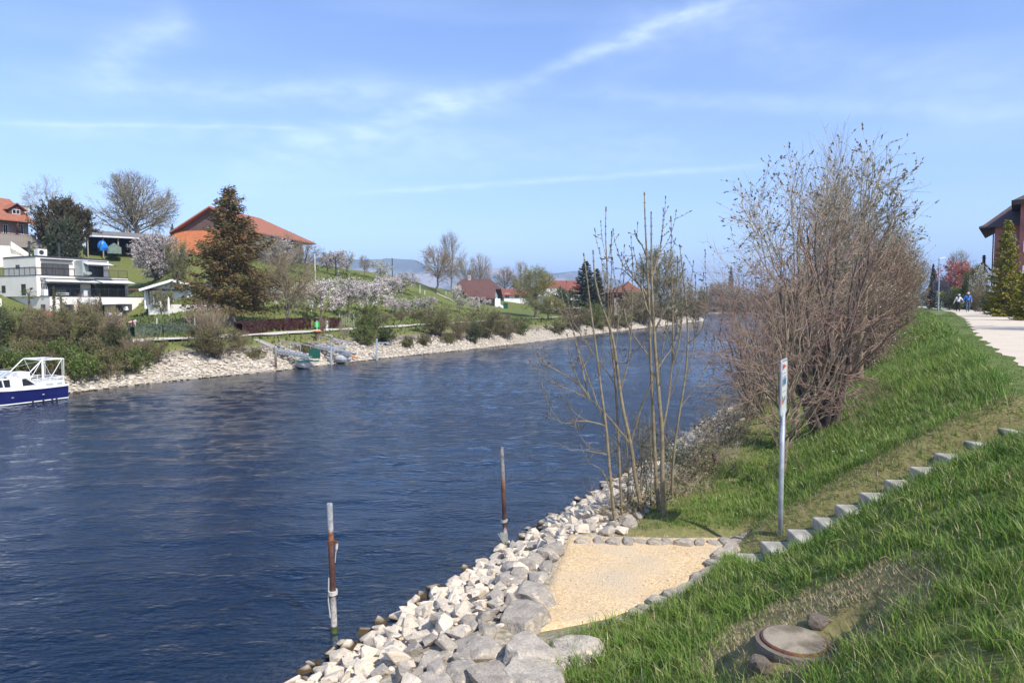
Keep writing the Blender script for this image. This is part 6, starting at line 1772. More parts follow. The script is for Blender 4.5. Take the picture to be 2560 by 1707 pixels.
# ------------------------------------------------------------------ landing stages on the far bank
def pole_thing(u, vb, vt, label, rad=.09, mat=None, arm=False, Y=None, name='mooring_pole', foot=-1.2):
    b = hit(u, vb, 30) if Y is None else P(u, vb, Y)
    k = P(u, vb, b[1]); h = P(u, vt, b[1])[2]
    t = thing(name, (b[0], b[1], 0), label, 'mooring pole')
    MG().tube([(0, 0, foot), (0, 0, h)], rad, 8).obj('shaft', mat or M['galv'], t)
    MG().lathe([(rad * 1.25, h - .03), (rad * 1.1, h + .05)], 8).obj('cap', M['galv'], t)
    if arm:
        MG().bar((0, 0, h - .32), (1.05, .1, h - .28), .08).bar((0, 0, h - .85), (.6, .05, h - .33), .06).box(.85, 1.15, -.03, .2, h - .45, h - .33).obj('arm', M['galv'], t)
    return t
def rust_pole_mat(name, stops):
    m, nt, b, out = mat_new(name)
    tcn = nt.nodes.new('ShaderNodeTexCoord'); sx = nt.nodes.new('ShaderNodeSeparateXYZ'); nt.links.new(tcn.outputs['Object'], sx.inputs[0])
    _, raw = noise_fac(nt, 9, 0, 1, 5, mapping=(1, 1, .25))
    ad = nt.nodes.new('ShaderNodeMath'); ad.operation = 'MULTIPLY_ADD'; nt.links.new(raw, ad.inputs[0]); ad.inputs[1].default_value = .5; nt.links.new(sx.outputs['Z'], ad.inputs[2])
    mr = nt.nodes.new('ShaderNodeMapRange'); mr.inputs['From Min'].default_value = .25; mr.inputs['From Max'].default_value = 2.25; nt.links.new(ad.outputs[0], mr.inputs['Value'])
    cr = nt.nodes.new('ShaderNodeValToRGB'); nt.links.new(mr.outputs[0], cr.inputs[0])
    e = cr.color_ramp.elements
    e[0].position = stops[0][0]; e[0].color = (*stops[0][1], 1); e[1].position = stops[-1][0]; e[1].color = (*stops[-1][1], 1)
    for p_, c_ in stops[1:-1]:
        q = e.new(p_); q.color = (*c_, 1)
    f2, _ = noise_fac(nt, 22, .4, .6, 4)
    c = mix_rgb(nt, f2, cr.outputs[0], mix_rgb(nt, 1.0, cr.outputs[0], (.62, .58, .55), 'MULTIPLY'))
    nt.links.new(c, b.inputs['Base Color']); b.inputs['Roughness'].default_value = .8
    bp = nt.nodes.new('ShaderNodeBump'); bp.inputs['Strength'].default_value = .4; bp.inputs['Distance'].default_value = .01
    nt.links.new(raw, bp.inputs['Height']); nt.links.new(bp.outputs[0], b.inputs['Normal'])
    return m
WH, RD, RB, OR, GY, DK = (.55, .52, .46), (.085, .035, .028), (.13, .055, .035), (.24, .11, .05), (.40, .41, .41), (.05, .045, .03)
M['pole_far'] = rust_pole_mat('pole_far', [(0, WH), (.15, RB), (.5, (.22, .18, .16)), (1, GY)])
pole_thing(690, 924, 867, 'rust-streaked mooring pole left of the first landing stage', mat=M['pole_far'])
pole_thing(828, 911, 857, 'galvanised mooring pole with a short arm before the second landing stage', arm=True)
pole_thing(942, 902, 848, 'galvanised mooring pole with arm farthest right on the far bank', arm=True)
def gangway(u0, v0, u1, v1, Y0, label, uf, vf, board):
    a = P(u0, v0, Y0); b = P(u1, v1, Y0 - 1.2)
    t = thing('landing_stage', a, label, 'landing stage')
    d = b - a; n = np.array([-d[1], d[0], 0]); n = n / np.linalg.norm(n)
    wdt = .42
    MG().bar(n * wdt, d + n * wdt, .08, .16).bar(-n * wdt, d - n * wdt, .08, .16).obj('beam', M['galv'], t)
    L = np.linalg.norm(d); k = int(L / .28)
    pl = None
    for i in range(k):
        c = d * (i + .5) / k + np.array([0, 0, .09]); mgp = MG().bar(c - n * .48, c + n * .48, .22, .04)
        mgp.obj('plank', M['galv'], t)
    for sgn in (1,):
        mg = MG(); top = np.array([0, 0, .78])
        mg.tube([n * sgn * .45, n * sgn * .45 + top, d * .86 + n * sgn * .45 + top], .028, 6)
        for q in (.27, .55, .83): mg.tube([d * q + n * sgn * .45, d * q + n * sgn * .45 + top], .022, 5)
        mg.obj('handrail', M['galv'], t)
    f = P(uf, vf, Y0 - 1.0) - a
    fl = MG(); prof = [(.05, -.42), (.40, -.34), (.56, -.1), (.56, .12), (.38, .34), (.18, .42)]
    fl.lathe(prof, 8); 
    o = fl.obj('float', pm('float_shell_%d' % u0, (.46, .49, .50), (.36, .33, .29), 2, .5), t, loc=f)
    o.scale = (1.25, .9, .85)
    q = np.clip(np.dot(f[:2], d[:2]) / np.dot(d[:2], d[:2]), 0, 1); top = d * q
    mg = MG()
    for s in (-.25, .25): mg.bar(f + np.array([s, 0, .25]), top + np.array([s, 0, -.05]), .07); mg.bar(f + np.array([s, .25, .25]), top + np.array([s, .25, -.05]), .05)
    mg.obj('strut', M['galv'], t)
    if board:
        MG().box(-.42, .42, -.03, .03, -.05, .62).obj('end_board', M['green_paint'], t, loc=d + np.array([.1, 0, .05]))
        MG().box(-1.2, .6, -.12, .12, -.05, .02).obj('step_board', M['green_paint'], t, loc=d + np.array([-.1, -.3, -.18]))
    return t
gangway(692, 876, 783, 895, 51.5, 'left galvanised landing stage with green end board resting on a grey float', 762, 908, True)
gangway(790, 865, 883, 887, 55.5, 'right galvanised landing stage sloping down over a grey float', 858, 895, False)
# cut tree and green tag beside the stages
b = hit(795, 846, 40)
t = thing('cut_stump', b, 'freshly cut stump with orange wood beside the right landing stage', 'stump')
t.scale = (.7, .7, .7); MG().lathe([(.42, -.6), (.34, .4), (.32, .8)], 9).obj('trunk', M['bark_dark'], t); MG().lathe([(.5, .802), (.62, .9), (.3, 1.0)], 7).obj('cut_face', M['orange_wood'], t)
b = hit(875, 900, 40)
t = thing('wood_chunk', b + np.array([0, 0, .3]), 'orange split log lying on the white stones right of the float', 'log')
MG().tube([(-.55, 0, 0), (.1, .1, .05), (.6, 0, -.12)], [.12, .17, .06], 6).obj('log', M['orange_wood'], t)
b = hit(793, 838, 40); t = thing('survey_tag', b, 'bright green tag on a stake at the edge of the far towpath', 'stake')
MG().bar((0, 0, 0), (0, 0, 1.3), .05).obj('stake', M['white_metal'], t); MG().box(-.2, .2, -.02, .02, .7, 1.2).obj('tag', pm('tag_green', (.05, .5, .12), None, 3), t)
b = hit(817, 826, 40); t = thing('marker_post', b, 'short white marker post on the far towpath', 'post')
MG().lathe([(.13, 0), (.13, .75), (.16, .8), (.05, .95)], 8).obj('post', M['white_paint'], t)
b = hit(849, 818, 40); t = thing('mesh_gate', b, 'pale wire mesh gate at the end of the dark red hedge', 'gate')
mg = MG().bar((0, 0, 0), (0, 0, 1.4), .08).bar((1.5, 0, 0), (1.5, 0, 1.4), .06)
for i in range(9): mg.bar((i * .18, 0, .1), (i * .18, 0, 1.3), .02)
mg.obj('gate', M['galv'], t)
plant('birch', 'sapling', 861, 853, 796, 30, 'young pale sapling leaning on the grass slope above the far stones', 'tree')
for (pts, lab) in (([(820, 838), (866, 866)], 'flight of small stone steps down the grass beside the cut stump'), ([(640, 850), (682, 868)], 'second flight of small stone steps left of the first landing stage')):
    a, b = hit(*pts[0], 40), hit(*pts[1], 40); t = thing('stone_steps', a, lab, 'steps'); n = 11
    sm = MG().box(-.28, .28, -.12, .12, -.1, .05).mesh('step', M['concrete'])
    for i in range(n):
        p = a + (b - a) * i / (n - 1); link('step', sm, t, (p[0] - a[0], p[1] - a[1], gz(p[0], p[1]) - a[2] + .03), math.atan2((b - a)[1], (b - a)[0]) + 1.57)

# ------------------------------------------------------------------ far bank riprap: one mass of angular stones
rs = np.random.default_rng(77)
def hull_stone(rg, n=16, flat=.7):
    p = rg.normal(size=(n, 3)); p /= np.linalg.norm(p, axis=1, keepdims=True); p *= rg.uniform(.8, 1.05, (n, 1)) * np.array([1, rg.uniform(.65, .95), flat * rg.uniform(.7, 1.1)])
    bm = bmesh.new()
    for q in p: bm.verts.new(q)
    r = bmesh.ops.convex_hull(bm, input=bm.verts)
    junk = [e for e in r.get('geom_interior', []) if isinstance(e, bmesh.types.BMVert)] + [e for e in r.get('geom_unused', []) if isinstance(e, bmesh.types.BMVert)]
    bmesh.ops.delete(bm, geom=list(set(junk)), context='VERTS')
    bm.verts.index_update(); V = np.array([v.co[:] for v in bm.verts]); F = np.array([[v.index for v in f.verts] for f in bm.faces if len(f.verts) == 3])
    bm.free(); return V, F
STONES = [hull_stone(rs) for _ in range(14)]
def stone_mat(name, c1, c2, c3, wet=True):
    m, nt, b, out = mat_new(name)
    fa, _ = noise_fac(nt, 2.2, .35, .65, 5, coord='Object'); fb, raw = noise_fac(nt, 14, .4, .62, 6)
    c = mix_rgb(nt, fa, c1, c2); 
    f3, _ = noise_fac(nt, 3.1, .56, .68, 5); c = mix_rgb(nt, f3, c, c3)
    mm = nt.nodes.new('ShaderNodeMix'); mm.data_type = 'RGBA'; nt.links.new(fb, mm.inputs[0]); nt.links.new(c, mm.inputs['A'])
    nt.links.new(mix_rgb(nt, 1.0, c, (.80, .78, .75), 'MULTIPLY'), mm.inputs['B']); c = mm.outputs['Result']
    oi = nt.nodes.new('ShaderNodeObjectInfo'); mr = nt.nodes.new('ShaderNodeMapRange'); mr.inputs['To Min'].default_value = .84; mr.inputs['To Max'].default_value = 1.1
    nt.links.new(oi.outputs['Random'], mr.inputs['Value']); hsv = nt.nodes.new('ShaderNodeHueSaturation'); nt.links.new(mr.outputs[0], hsv.inputs['Value']); nt.links.new(c, hsv.inputs['Color']); c = hsv.outputs[0]
    if wet:      # algae line where the stones stand in the water
        geo = nt.nodes.new('ShaderNodeNewGeometry'); sx = nt.nodes.new('ShaderNodeSeparateXYZ'); nt.links.new(geo.outputs['Position'], sx.inputs[0])
        w = nt.nodes.new('ShaderNodeMapRange'); w.inputs['From Min'].default_value = .075; w.inputs['From Max'].default_value = .03; nt.links.new(sx.outputs['Z'], w.inputs['Value'])
        c = mix_rgb(nt, w.outputs[0], c, (.075, .05, .022))
    nt.links.new(c, b.inputs['Base Color']); b.inputs['Roughness'].default_value = .92; b.inputs['Specular IOR Level'].default_value = .2
    bp = nt.nodes.new('ShaderNodeBump'); bp.inputs['Strength'].default_value = .55; bp.inputs['Distance'].default_value = .03
    nt.links.new(raw, bp.inputs['Height']); nt.links.new(bp.outputs[0], b.inputs['Normal'])
    return m
M['stone_pale'] = stone_mat('stone_pale', (.77, .66, .505), (.68, .58, .445), (.42, .37, .30))
M['stone_grey'] = stone_mat('stone_grey', (.46, .405, .33), (.33, .29, .24), (.60, .51, .39), wet=False)
M['stone_far'] = stone_mat('stone_far', (.70, .62, .50), (.58, .52, .43), (.40, .36, .31))
M['stone_far_grey'] = stone_mat('stone_far_grey', (.26, .235, .22), (.33, .29, .26), (.19, .17, .15), wet=False)

def scatter_stones(C, size, mats, rg, choose=None, squash=.75):
    """joined stones at C with given size (m)"""
    mg = MG(); sel = rg.integers(0, len(STONES), len(C))
    R = rg.uniform(0, 6.28, len(C))
    for k in range(len(STONES)):
        ii = np.where(sel == k)[0]
        if not len(ii): continue
        V0, F0 = STONES[k]
        c, s = np.cos(R[ii]), np.sin(R[ii])
        X = V0[None, :, 0] * c[:, None] - V0[None, :, 1] * s[:, None]; Y = V0[None, :, 0] * s[:, None] + V0[None, :, 1] * c[:, None]; Z = np.broadcast_to(V0[None, :, 2] * squash, X.shape)
        V = np.stack([X, Y, Z], -1) * size[ii, None, None] + C[ii, None, :]
        F = (F0[None] + (np.arange(len(ii)) * len(V0))[:, None, None])
        cc = choose[ii] if choose is not None else np.zeros(len(ii), int)
        for m in np.unique(cc):
            fm = F[cc == m].reshape(-1, 3)
            base = mg.n; 
            if m == np.unique(cc)[0]: mg.add(V.reshape(-1, 3), fm, int(m)); keep = base
            else: mg.F.append((fm + keep, int(m)))
    return mg
pts = []
for a, b in zip(LP[1:12], LP[2:13]):
    L = np.hypot(*(b - a)); d = (b - a) / L; n = np.array([-d[1], d[0]]); Ym = (a[1] + b[1]) / 2
    if Ym < 18: continue
    dens = 22 if Ym < 75 else (10 if Ym < 130 else 4)
    m = int(L * 3.6 * dens); t_ = rs.uniform(0, L, m); s_ = rs.uniform(-.15, 3.4, m)
    p = a + d * t_[:, None] + n * s_[:, None]; pts.append(np.concatenate([p, s_[:, None], np.full((m, 1), dens)], 1))
pts = np.concatenate(pts); zc_ = z_left(pts[:, 0], pts[:, 1])
size = rs.uniform(.10, .22, len(pts)) * np.where(pts[:, 3] < 5, 1.7, np.where(pts[:, 3] < 10, 1.25, 1))
grey = ((pts[:, 2] > 2.1 + rs.normal(size=len(pts)) * .4)).astype(int)
keep = ~((grey == 1) & (rs.uniform(size=len(pts)) < .45))
mg = scatter_stones(np.stack([pts[:, 0], pts[:, 1], zc_ + .04], -1)[keep], size[keep], None, rs, grey[keep])
tag(mg.obj('shore_stones', [M['stone_far'], M['stone_far_grey']], hillside), kind='stuff')
far_e = rs.uniform(0, 1, (1400, 2)); x = -100 + far_e[:, 0] * 500; y = 361 + 6 * np.sin(x * .013) + far_e[:, 1] * 4
mg = scatter_stones(np.stack([x, y, far_e[:, 1] * 1.1], -1), rs.uniform(.5, .9, 1400), None, rs)
tag(mg.obj('shore_stones', M['stone_far'], plain), kind='stuff')

# ------------------------------------------------------------------ near bank riprap
STM = [MG().add(V, F).mesh('stone', M['stone_pale']) for V, F in STONES]
STG = [MG().add(V, F).mesh('stone', M['stone_grey']) for V, F in STONES]
cand = []
tries = 15000
t_ = rs.uniform(1.5, 26, tries); s_ = rs.uniform(-6.55, -3.9, tries)
t2 = rs.uniform(26, 75, 3500); s2 = rs.uniform(-6.7, -4.3, 3500)
t_ = np.concatenate([t_, t2]); s_ = np.concatenate([s_, s2])
x, y = from_st(s_, t_)
inside = poly_sd(x, y, PLAT) < .10
zz_ = z_right(x, y)
size = np.where(t_ < 26, rs.uniform(.075, .135, len(x)) * rs.choice([1, 1, 1.5, .65], len(x)), rs.uniform(.18, .28, len(x)))
order = np.argsort(-size); acc = []
cell = {}
for i in order:
    if inside[i] or (s_[i] > -4.55 + .3 * math.sin(t_[i] * 3) and t_[i] > 13): continue
    g = (int(x[i] // .4), int(y[i] // .4)); ok = True
    for gx in (-1, 0, 1):
        for gy in (-1, 0, 1):
            for j in cell.get((g[0] + gx, g[1] + gy), ()):
                if (x[i] - x[j]) ** 2 + (y[i] - y[j]) ** 2 < (.62 * (size[i] + size[j])) ** 2: ok = False; break
            if not ok: break
        if not ok: break
    if ok: cell.setdefault(g, []).append(i); acc.append(i)
acc = np.array(acc)
vis = size[acc] / np.hypot(x[acc], y[acc])
uu = 1280 + FPX * x[acc] / y[acc]; vv = 762 + FPX * (CAMZ - zz_[acc]) / y[acc]
inview = (uu > 650) & (uu < 2000) & (vv < 1740)
vis = np.where(inview, vis, 0)
top = acc[np.argsort(-vis)[:300]]; rest = np.setdiff1d(acc, top)
for i in top:
    k = int(rs.integers(0, 14)); gr = s_[i] > -4.6 + rs.normal() * .3
    o = link('stone', (STG if gr else STM)[k], riverbank, (x[i], y[i], zz_[i] + size[i] * .28))
    o.rotation_euler = (rs.uniform(-.5, .5), rs.uniform(-.5, .5), rs.uniform(0, 6.28)); o.scale = (size[i],) * 2 + (size[i] * rs.uniform(.7, .95),)
mg = scatter_stones(np.stack([x[rest], y[rest], zz_[rest] + size[rest] * .22], -1), size[rest], None, rs, squash=.85)
tag(mg.obj('bank_stones', M['stone_pale'], riverbank), kind='stuff')
n = 4200; t_ = rs.uniform(2, 26, n); s_ = rs.uniform(-8.2, -4.3, n); x, y = from_st(s_, t_); ok = poly_sd(x, y, PLAT) > .1; x, y = x[ok], y[ok]
mg = scatter_stones(np.stack([x, y, z_right(x, y) + .01], -1), rs.uniform(.025, .07, len(x)), None, rs)
tag(mg.obj('bank_pebbles', M['stone_pale'], riverbank), kind='stuff')
n = 2600; x = rs.uniform(PLAT[:, 0].min(), PLAT[:, 0].max(), n); y = rs.uniform(PLAT[:, 1].min(), PLAT[:, 1].max(), n); ok = poly_sd(x, y, PLAT) < 0; x, y = x[ok], y[ok]
mg = scatter_stones(np.stack([x, y, np.full(len(x), PZ + .008)], -1), rs.uniform(.004, .010, len(x)) * rs.choice([1, 1, 1, 1.8], len(x)), None, rs)
tag(mg.obj('loose_pebbles', M['stone_pale'], platform), kind='stuff')
for (u, v, w) in ((1322, 1375, 30), (1343, 1385, 12), (1026, 1527, 36), (1133, 1495, 24), (1229, 1452, 28), (775, 1690, 40), (857, 1632, 44), (830, 1660, 40), (1410, 1338, 18)):
    b = P(u, v, CAMZ * FPX / (v - 762)); s = w * b[1] / FPX / 2
    o = link('stone', STM[int(u) % 14], riverbank, (b[0], b[1], .03)); o.scale = (s, s, s * .8); o.rotation_euler = (.2, .1, u)

# ------------------------------------------------------------------ big boulders around the platform
def boulder_mesh(seed, sub=3, cuts=9):
    rg = np.random.default_rng(seed); bm = bmesh.new(); bmesh.ops.create_icosphere(bm, subdivisions=sub + 1, radius=1.0)
    V = np.array([v.co[:] for v in bm.verts])
    for _ in range(cuts):
        n = rg.normal(size=3); n /= np.linalg.norm(n); d = rg.uniform(.52, .85); q = V @ n - d; V = V - np.outer(np.where(q > 0, q * .93, 0), n)
    q = V[:, 2] - .55; V[:, 2] -= np.where(q > 0, q * .9, 0)
    ph = rg.uniform(0, 6, 9)
    for f, a in ((2.3, .05), (5.1, .03), (11, .016), (23, .010)):
        nn = np.sin(V[:, 0] * f + ph[0]) * np.sin(V[:, 1] * f * 1.1 + ph[1]) + np.sin(V[:, 2] * f * 1.3 + ph[2]) * np.sin(V[:, 0] * f * .8 + ph[3])
        V = V * (1 + a * nn[:, None])
    F = np.array([[v.index for v in f.verts] for f in bm.faces]); bm.free()
    return MG().add(V, F).mesh('boulder', M['stone_grey'], smooth=False)
BD = [(1340, 1393, 150, 46, 'flat'), ]
BOULD = [  # u, v of the middle of the top, width px, height px, label
    (1330, 1462, 118, 86, 'flat-topped grey boulder at the left edge of the gravel, second from the top'),
    (1300, 1528, 120, 92, 'squarish grey boulder with a pale belly at the left edge of the gravel'),
    (1313, 1608, 130, 108, 'large wedge-shaped boulder at the near left corner of the gravel platform'),
    (1435, 1612, 118, 60, 'long low boulder at the near edge of the gravel beside the grass'),
    (1213, 1605, 92, 80, 'pale brown boulder below and left of the wedge-shaped one'),
    (1150, 1655, 80, 96, 'upright grey boulder in shadow at the foot of the white stones'),
    (1235, 1672, 130, 90, 'rounded boulder at the bottom edge of the picture under the wedge-shaped one'),
    (1355, 1672, 150, 70, 'flat sandy stone slab at the bottom edge below the wedge-shaped boulder'),
    (1090, 1700, 90, 60, 'grey boulder cut by the bottom edge among white stones'),
    (1300, 1410, 70, 46, 'smaller pale grey boulder at the left edge above the flat-topped one'),
    (1280, 1440, 60, 40, 'small grey stone wedged between boulders on the waterside')]
for i, (u, v, w, h, lab) in enumerate(BOULD):
    Y = hit(u, v + h * .35, 4)[1]; b = P(u, v + h * .15, Y); s = w * Y / FPX / 2
    t = tag(link('boulder', boulder_mesh(100 + i), None, (b[0], b[1], max(.12, b[2] - s * .35))), lab, 'boulder')
    t.scale = (s * 1.5, s * 1.35, s * 1.05); t.rotation_euler = (0, 0, i * 1.3)
# kerb stones edging the platform: parts of it
ed = [((1440, 1347), (1835, 1350), 11, .30, .11), ((1838, 1352), (1765, 1435), 4, .34, .15), ((1765, 1435), (1640, 1510), 4, .42, .16), ((1640, 1510), (1500, 1575), 4, .42, .16), ((1390, 1362), (1305, 1408), 4, .38, .2), ((1840, 1352), (1880, 1318), 3, .26, .12)]
km = [boulder_mesh(300 + i, 1, 10) for i in range(5)]
for k in km: k.materials[0] = M['stone_grey']
jj = 0
for a, b, n, w, h in ed:
    for i in range(n):
        q = (i + .5) / n; p = P(a[0] + (b[0] - a[0]) * q, a[1] + (b[1] - a[1]) * q, 10); dd_ = ray(a[0] + (b[0] - a[0]) * q, a[1] + (b[1] - a[1]) * q)
        Y = (CAMZ - PZ - .05) / (-dd_[2] / dd_[1]); X = dd_[0] / dd_[1] * Y
        A_ = P(*a, 10); B_ = P(*b, 10); L = 0
        ya = (CAMZ - PZ) / (-ray(*a)[2]) ; yb = (CAMZ - PZ) / (-ray(*b)[2]); pa_, pb_ = ray(*a) * ya, ray(*b) * yb; L = np.linalg.norm(pb_ - pa_) / n
        o = link('edging_stone', km[jj % 5], platform, (X, Y, PZ + .0)); jj += 1
        o.scale = (L * rs.uniform(.55, .8), w * rs.uniform(.4, .68), h * rs.uniform(.6, 1.0)); o.location.x += rs.uniform(-.04, .04); o.location.y += rs.uniform(-.04, .04); o.rotation_euler = (0, rs.uniform(-.06, .06), math.atan2(pb_[1] - pa_[1], pb_[0] - pa_[0]) + rs.uniform(-.08, .08))

# ------------------------------------------------------------------ concrete block steps
st_ = thing('block_steps', STAIR0, 'flight of pale concrete block steps climbing from the gravel platform to the footpath', 'steps')
STEPS = [(1868, 1382), (1930, 1352), (1996, 1322), (2060, 1292), (2116, 1260), (2178, 1230), (2240, 1198), (2302, 1166), (2364, 1132), (2428, 1098), (2505, 1064), (2572, 1030)]
for i, (u, v) in enumerate(STEPS):
    z = 1.02 + .178 * i + (.0 if i < 10 else .03); Y = (CAMZ - z) / ((v - 762) / FPX); Y = min(max(Y, 9.3), 11)
    p = P(u, v, Y); b = MG()
    W_, D_, H_ = (.43, 1.15, .17) if i < 10 else (.50, .62, .2)
    x0 = -.17; V = []
    for zz2, e in ((-.16, 0), (-.012, 0), (0, .012)):
        for (a, c) in ((x0 + e, -D_ + e), (x0 + W_ - e, -D_ + e), (x0 + W_ - e, -e), (x0 + e, -e)): V.append((a, c, zz2))
    b.faces(V, [(3, 2, 1, 0), (8, 9, 10, 11)] + [(r * 4 + j, r * 4 + (j + 1) % 4, r * 4 + 4 + (j + 1) % 4, r * 4 + 4 + j) for r in (0, 1) for j in range(4)])
    o = b.obj('step', M['concrete'], st_, loc=p - STAIR0 + np.array([.0, 0, 0])); o.rotation_euler = (0, 0, -.06 + rs.uniform(-.02, .02))

# ------------------------------------------------------------------ sign on its post
sb = hit(1950, 1352, 5); sb = P(1950, 1352, 10.45); zt = P(1950, 900, sb[1])[2] - sb[2]
sg = thing('sign_post', sb, 'tall galvanised post with narrow framed information sign beside the block steps', 'sign')
MG().tube([(0, 0, -.4), (0, 0, zt - .78)], .038, 16).obj('post', M['galv'], sg, smooth=True)
zt2 = zt; zb2 = P(1950, 1036, sb[1])[2] - sb[2]; w = .28
mg = MG()
def rr(a, b, z0, z1, r=.05):
    P_ = []
    for cx, cz, s0 in ((b - r, z1 - r, 0), (a + r, z1 - r, 90), (a + r, z0 + r, 180), (b - r, z0 + r, 270)):
        for k in range(5): q = math.radians(s0 + k * 22.5); P_.append((cx + r * math.cos(q), 0, cz + r * math.sin(q)))
    return P_ + [P_[0]]
ca, sa = .488, .873
def rot(v): return [(x * ca - y * sa, x * sa + y * ca, z) for x, y, z in v]
mg.tube(rot(rr(-w, w, zb2, zt2)), .021, 8, cap=False); fr2 = mg.obj('sign_frame', M['galv'], sg, smooth=True)
MG().tube(rot([(0, 0, zt - .80), (0, 0, zb2 + .03)]), .036, 12).obj('bracket', M['galv'], sg, smooth=True)
def plate(x0, x1, z0, z1, mat, y0, y1, name, parent, skew=0.0):
    V = [(x0 + skew * 0, y0, z0), (x1, y0, z0), (x1, y1, z0), (x0, y1, z0), (x0, y0, z1), (x1, y0, z1), (x1, y1, z1), (x0, y1, z1)]
    return MG().add(rot(V), [(3, 2, 1, 0), (4, 5, 6, 7), (0, 1, 5, 4), (1, 2, 6, 5), (2, 3, 7, 6), (3, 0, 4, 7)]).obj(name, mat, parent)
face = plate(-w + .015, w - .015, zb2 + .015, zt2 - .015, M['sign_face'], -.008, .008, 'sign_face', sg)
H_ = zt2 - zb2
# the printed side faces up the bank and back to the camera: local -y
def ink(x0, x1, f0, f1, mat, name='print'):
    plate(x0, x1, zb2 + H_ * (1 - f1), zb2 + H_ * (1 - f0), mat, -.012, -.0095, name, face)
def inkb(mx0, mx1, f0, f1, mat): ink(mx0, mx1, f0, f1, mat)
ink(-.19, .17, .10, .13, M['print_red'], 'emblem'); ink(-.19, -.09, .065, .165, M['print_red'], 'emblem'); ink(-.03, .03, .07, .15, M['print_red'], 'emblem')
for f in (.235, .57): ink(-.17, .17, f, f + .006, M['print_black'], 'rule')
for x in (-.16, -.02, .11): ink(x, x + .09, .34, .45, M['print_blue'], 'pictogram'); ink(x + .02, x + .05, .29, .335, M['print_blue'], 'pictogram')
ink(-.16, -.08, .72, .78, M['print_red'], 'pictogram'); ink(-.15, -.12, .64, .715, M['print_black'], 'pictogram'); ink(-.03, .04, .69, .77, M['print_blue'], 'pictogram'); ink(.10, .17, .67, .72, M['print_blue'], 'pictogram'); ink(.10, .17, .725, .75, M['print_red'], 'pictogram')
for f in (.465, .79, .95): ink(-.17, .17, f, f + .004, M['print_black'], 'rule')

# ------------------------------------------------------------------ the two mooring posts in the near water
M['pole_a'] = rust_pole_mat('pole_a', [(0, (.58, .54, .46)), (.12, (.55, .51, .45)), (.22, (.35, .32, .30)), (.28, RD), (.45, RD), (.58, RB), (.66, OR), (.74, OR), (.78, GY), (1, GY)])
M['pole_b'] = rust_pole_mat('pole_b', [(0, (.58, .54, .46)), (.12, (.55, .51, .45)), (.16, RD), (.4, RD), (.6, OR), (.7, (.25, .23, .22)), (.93, (.33, .31, .30)), (1, RB)])
def near_pole(ub, vb, ut, vt, label, mat, kind):
    Y = CAMZ * FPX / (vb - 762); b = P(ub, vb, Y); b[2] = 0; tp = P(ut, vt, Y)
    t = thing('mooring_post', b, label, 'mooring post'); d = (tp - b); H_ = d[2]; r = .042
    f = lambda h: d * h
    MG().tube([f(-.6), f(.30), f(.31), f(1)], [r * 1.05, r * 1.05, r, r * .95], 14).obj('shaft', mat, t)
    MG().tube([f(-.02), f(.03), f(.05)], [.056, .054, .044], 12).obj('weed', M['leaf_dark'], t)
    if kind == 'a':
        MG().tube([f(.70) - (0, 0, .03), f(.70) + (0, 0, .03)], r + .012, 14).bar(f(.70), f(.70) + np.array([.1, -.02, 0]), .03, .05).obj('clamp', M['rust'], t)
        MG().tube([f(.70) + [.09, -.02, -.01], f(.70) + [.085, -.03, -.09]], .018, 7).obj('shackle', M['rope'], t)
        MG().tube([f(.66) + [.085, -.02, 0], f(.62) + [.07, -.03, 0], f(.55) + [.055, -.03, 0]], .006, 5).obj('cord', M['rope'], t)
        MG().tube([f(.43) + [-.045, -.02, 0], f(.25) + [-.06, -.03, 0], f(.12) + [-.04, -.03, 0]], .009, 5).obj('cord', M['rope'], t)
        for i in range(3): MG().tube([f(.30 + i * .012) + np.array([.058 * math.cos(q), .058 * math.sin(q), .006 * math.sin(q)]) for q in np.linspace(0, 6.28, 14)], .012, 6).obj('rope_coil', M['rope'], t)
    else:
        for i in range(3): MG().tube([f(.235 + i * .01) + np.array([.056 * math.cos(q) - .008, .056 * math.sin(q), .012 * math.cos(q)]) for q in np.linspace(0, 6.28, 14)], .009, 6).obj('rope_coil', M['rope'], t)
        mg = MG()
        A = lambda a, h: f(h) + np.array([-.05 - .085 * a * (h / .11), -.05, 0]) if a >= 0 else f(h)
        for i in range(6):
            h0 = .02 + i * .02; mg.tube([f(h0) + [.05, -.045, 0], f(h0) + [-.03, -.05, .01], f(h0) + [-.05 - .5 * max(0, h0 - .03), -.05, .02]], .006, 4)
        for j in range(6):
            q = j / 5; mg.tube([f(.015) + [.045 - .08 * q, -.048, 0], f(.125) + [.05 - .19 * q, -.052, .0 - .05 * q * 0]], .006, 4)
        mg.obj('net', M['rope'], t)
        MG().lathe([(.005, -.035), (.028, -.02), (.036, 0), (.028, .02), (.005, .035)], 10, c=tuple(f(.02) + [.06, -.03, .02])).obj('float_ball', M['rope'], t, smooth=True)
near_pole(836, 1598, 824, 1258, 'leaning rusty mooring post with grey top and rope coil, nearest the camera', M['pole_a'], 'a')
near_pole(1264, 1370, 1254, 1117, 'rusty mooring post with a scrap of white net at the waterline, farther from the camera', M['pole_b'], 'b')

M['earth_stone'] = pm('earth_stone', (.20, .165, .125), (.13, .10, .075), 5, .95, .5, 30)
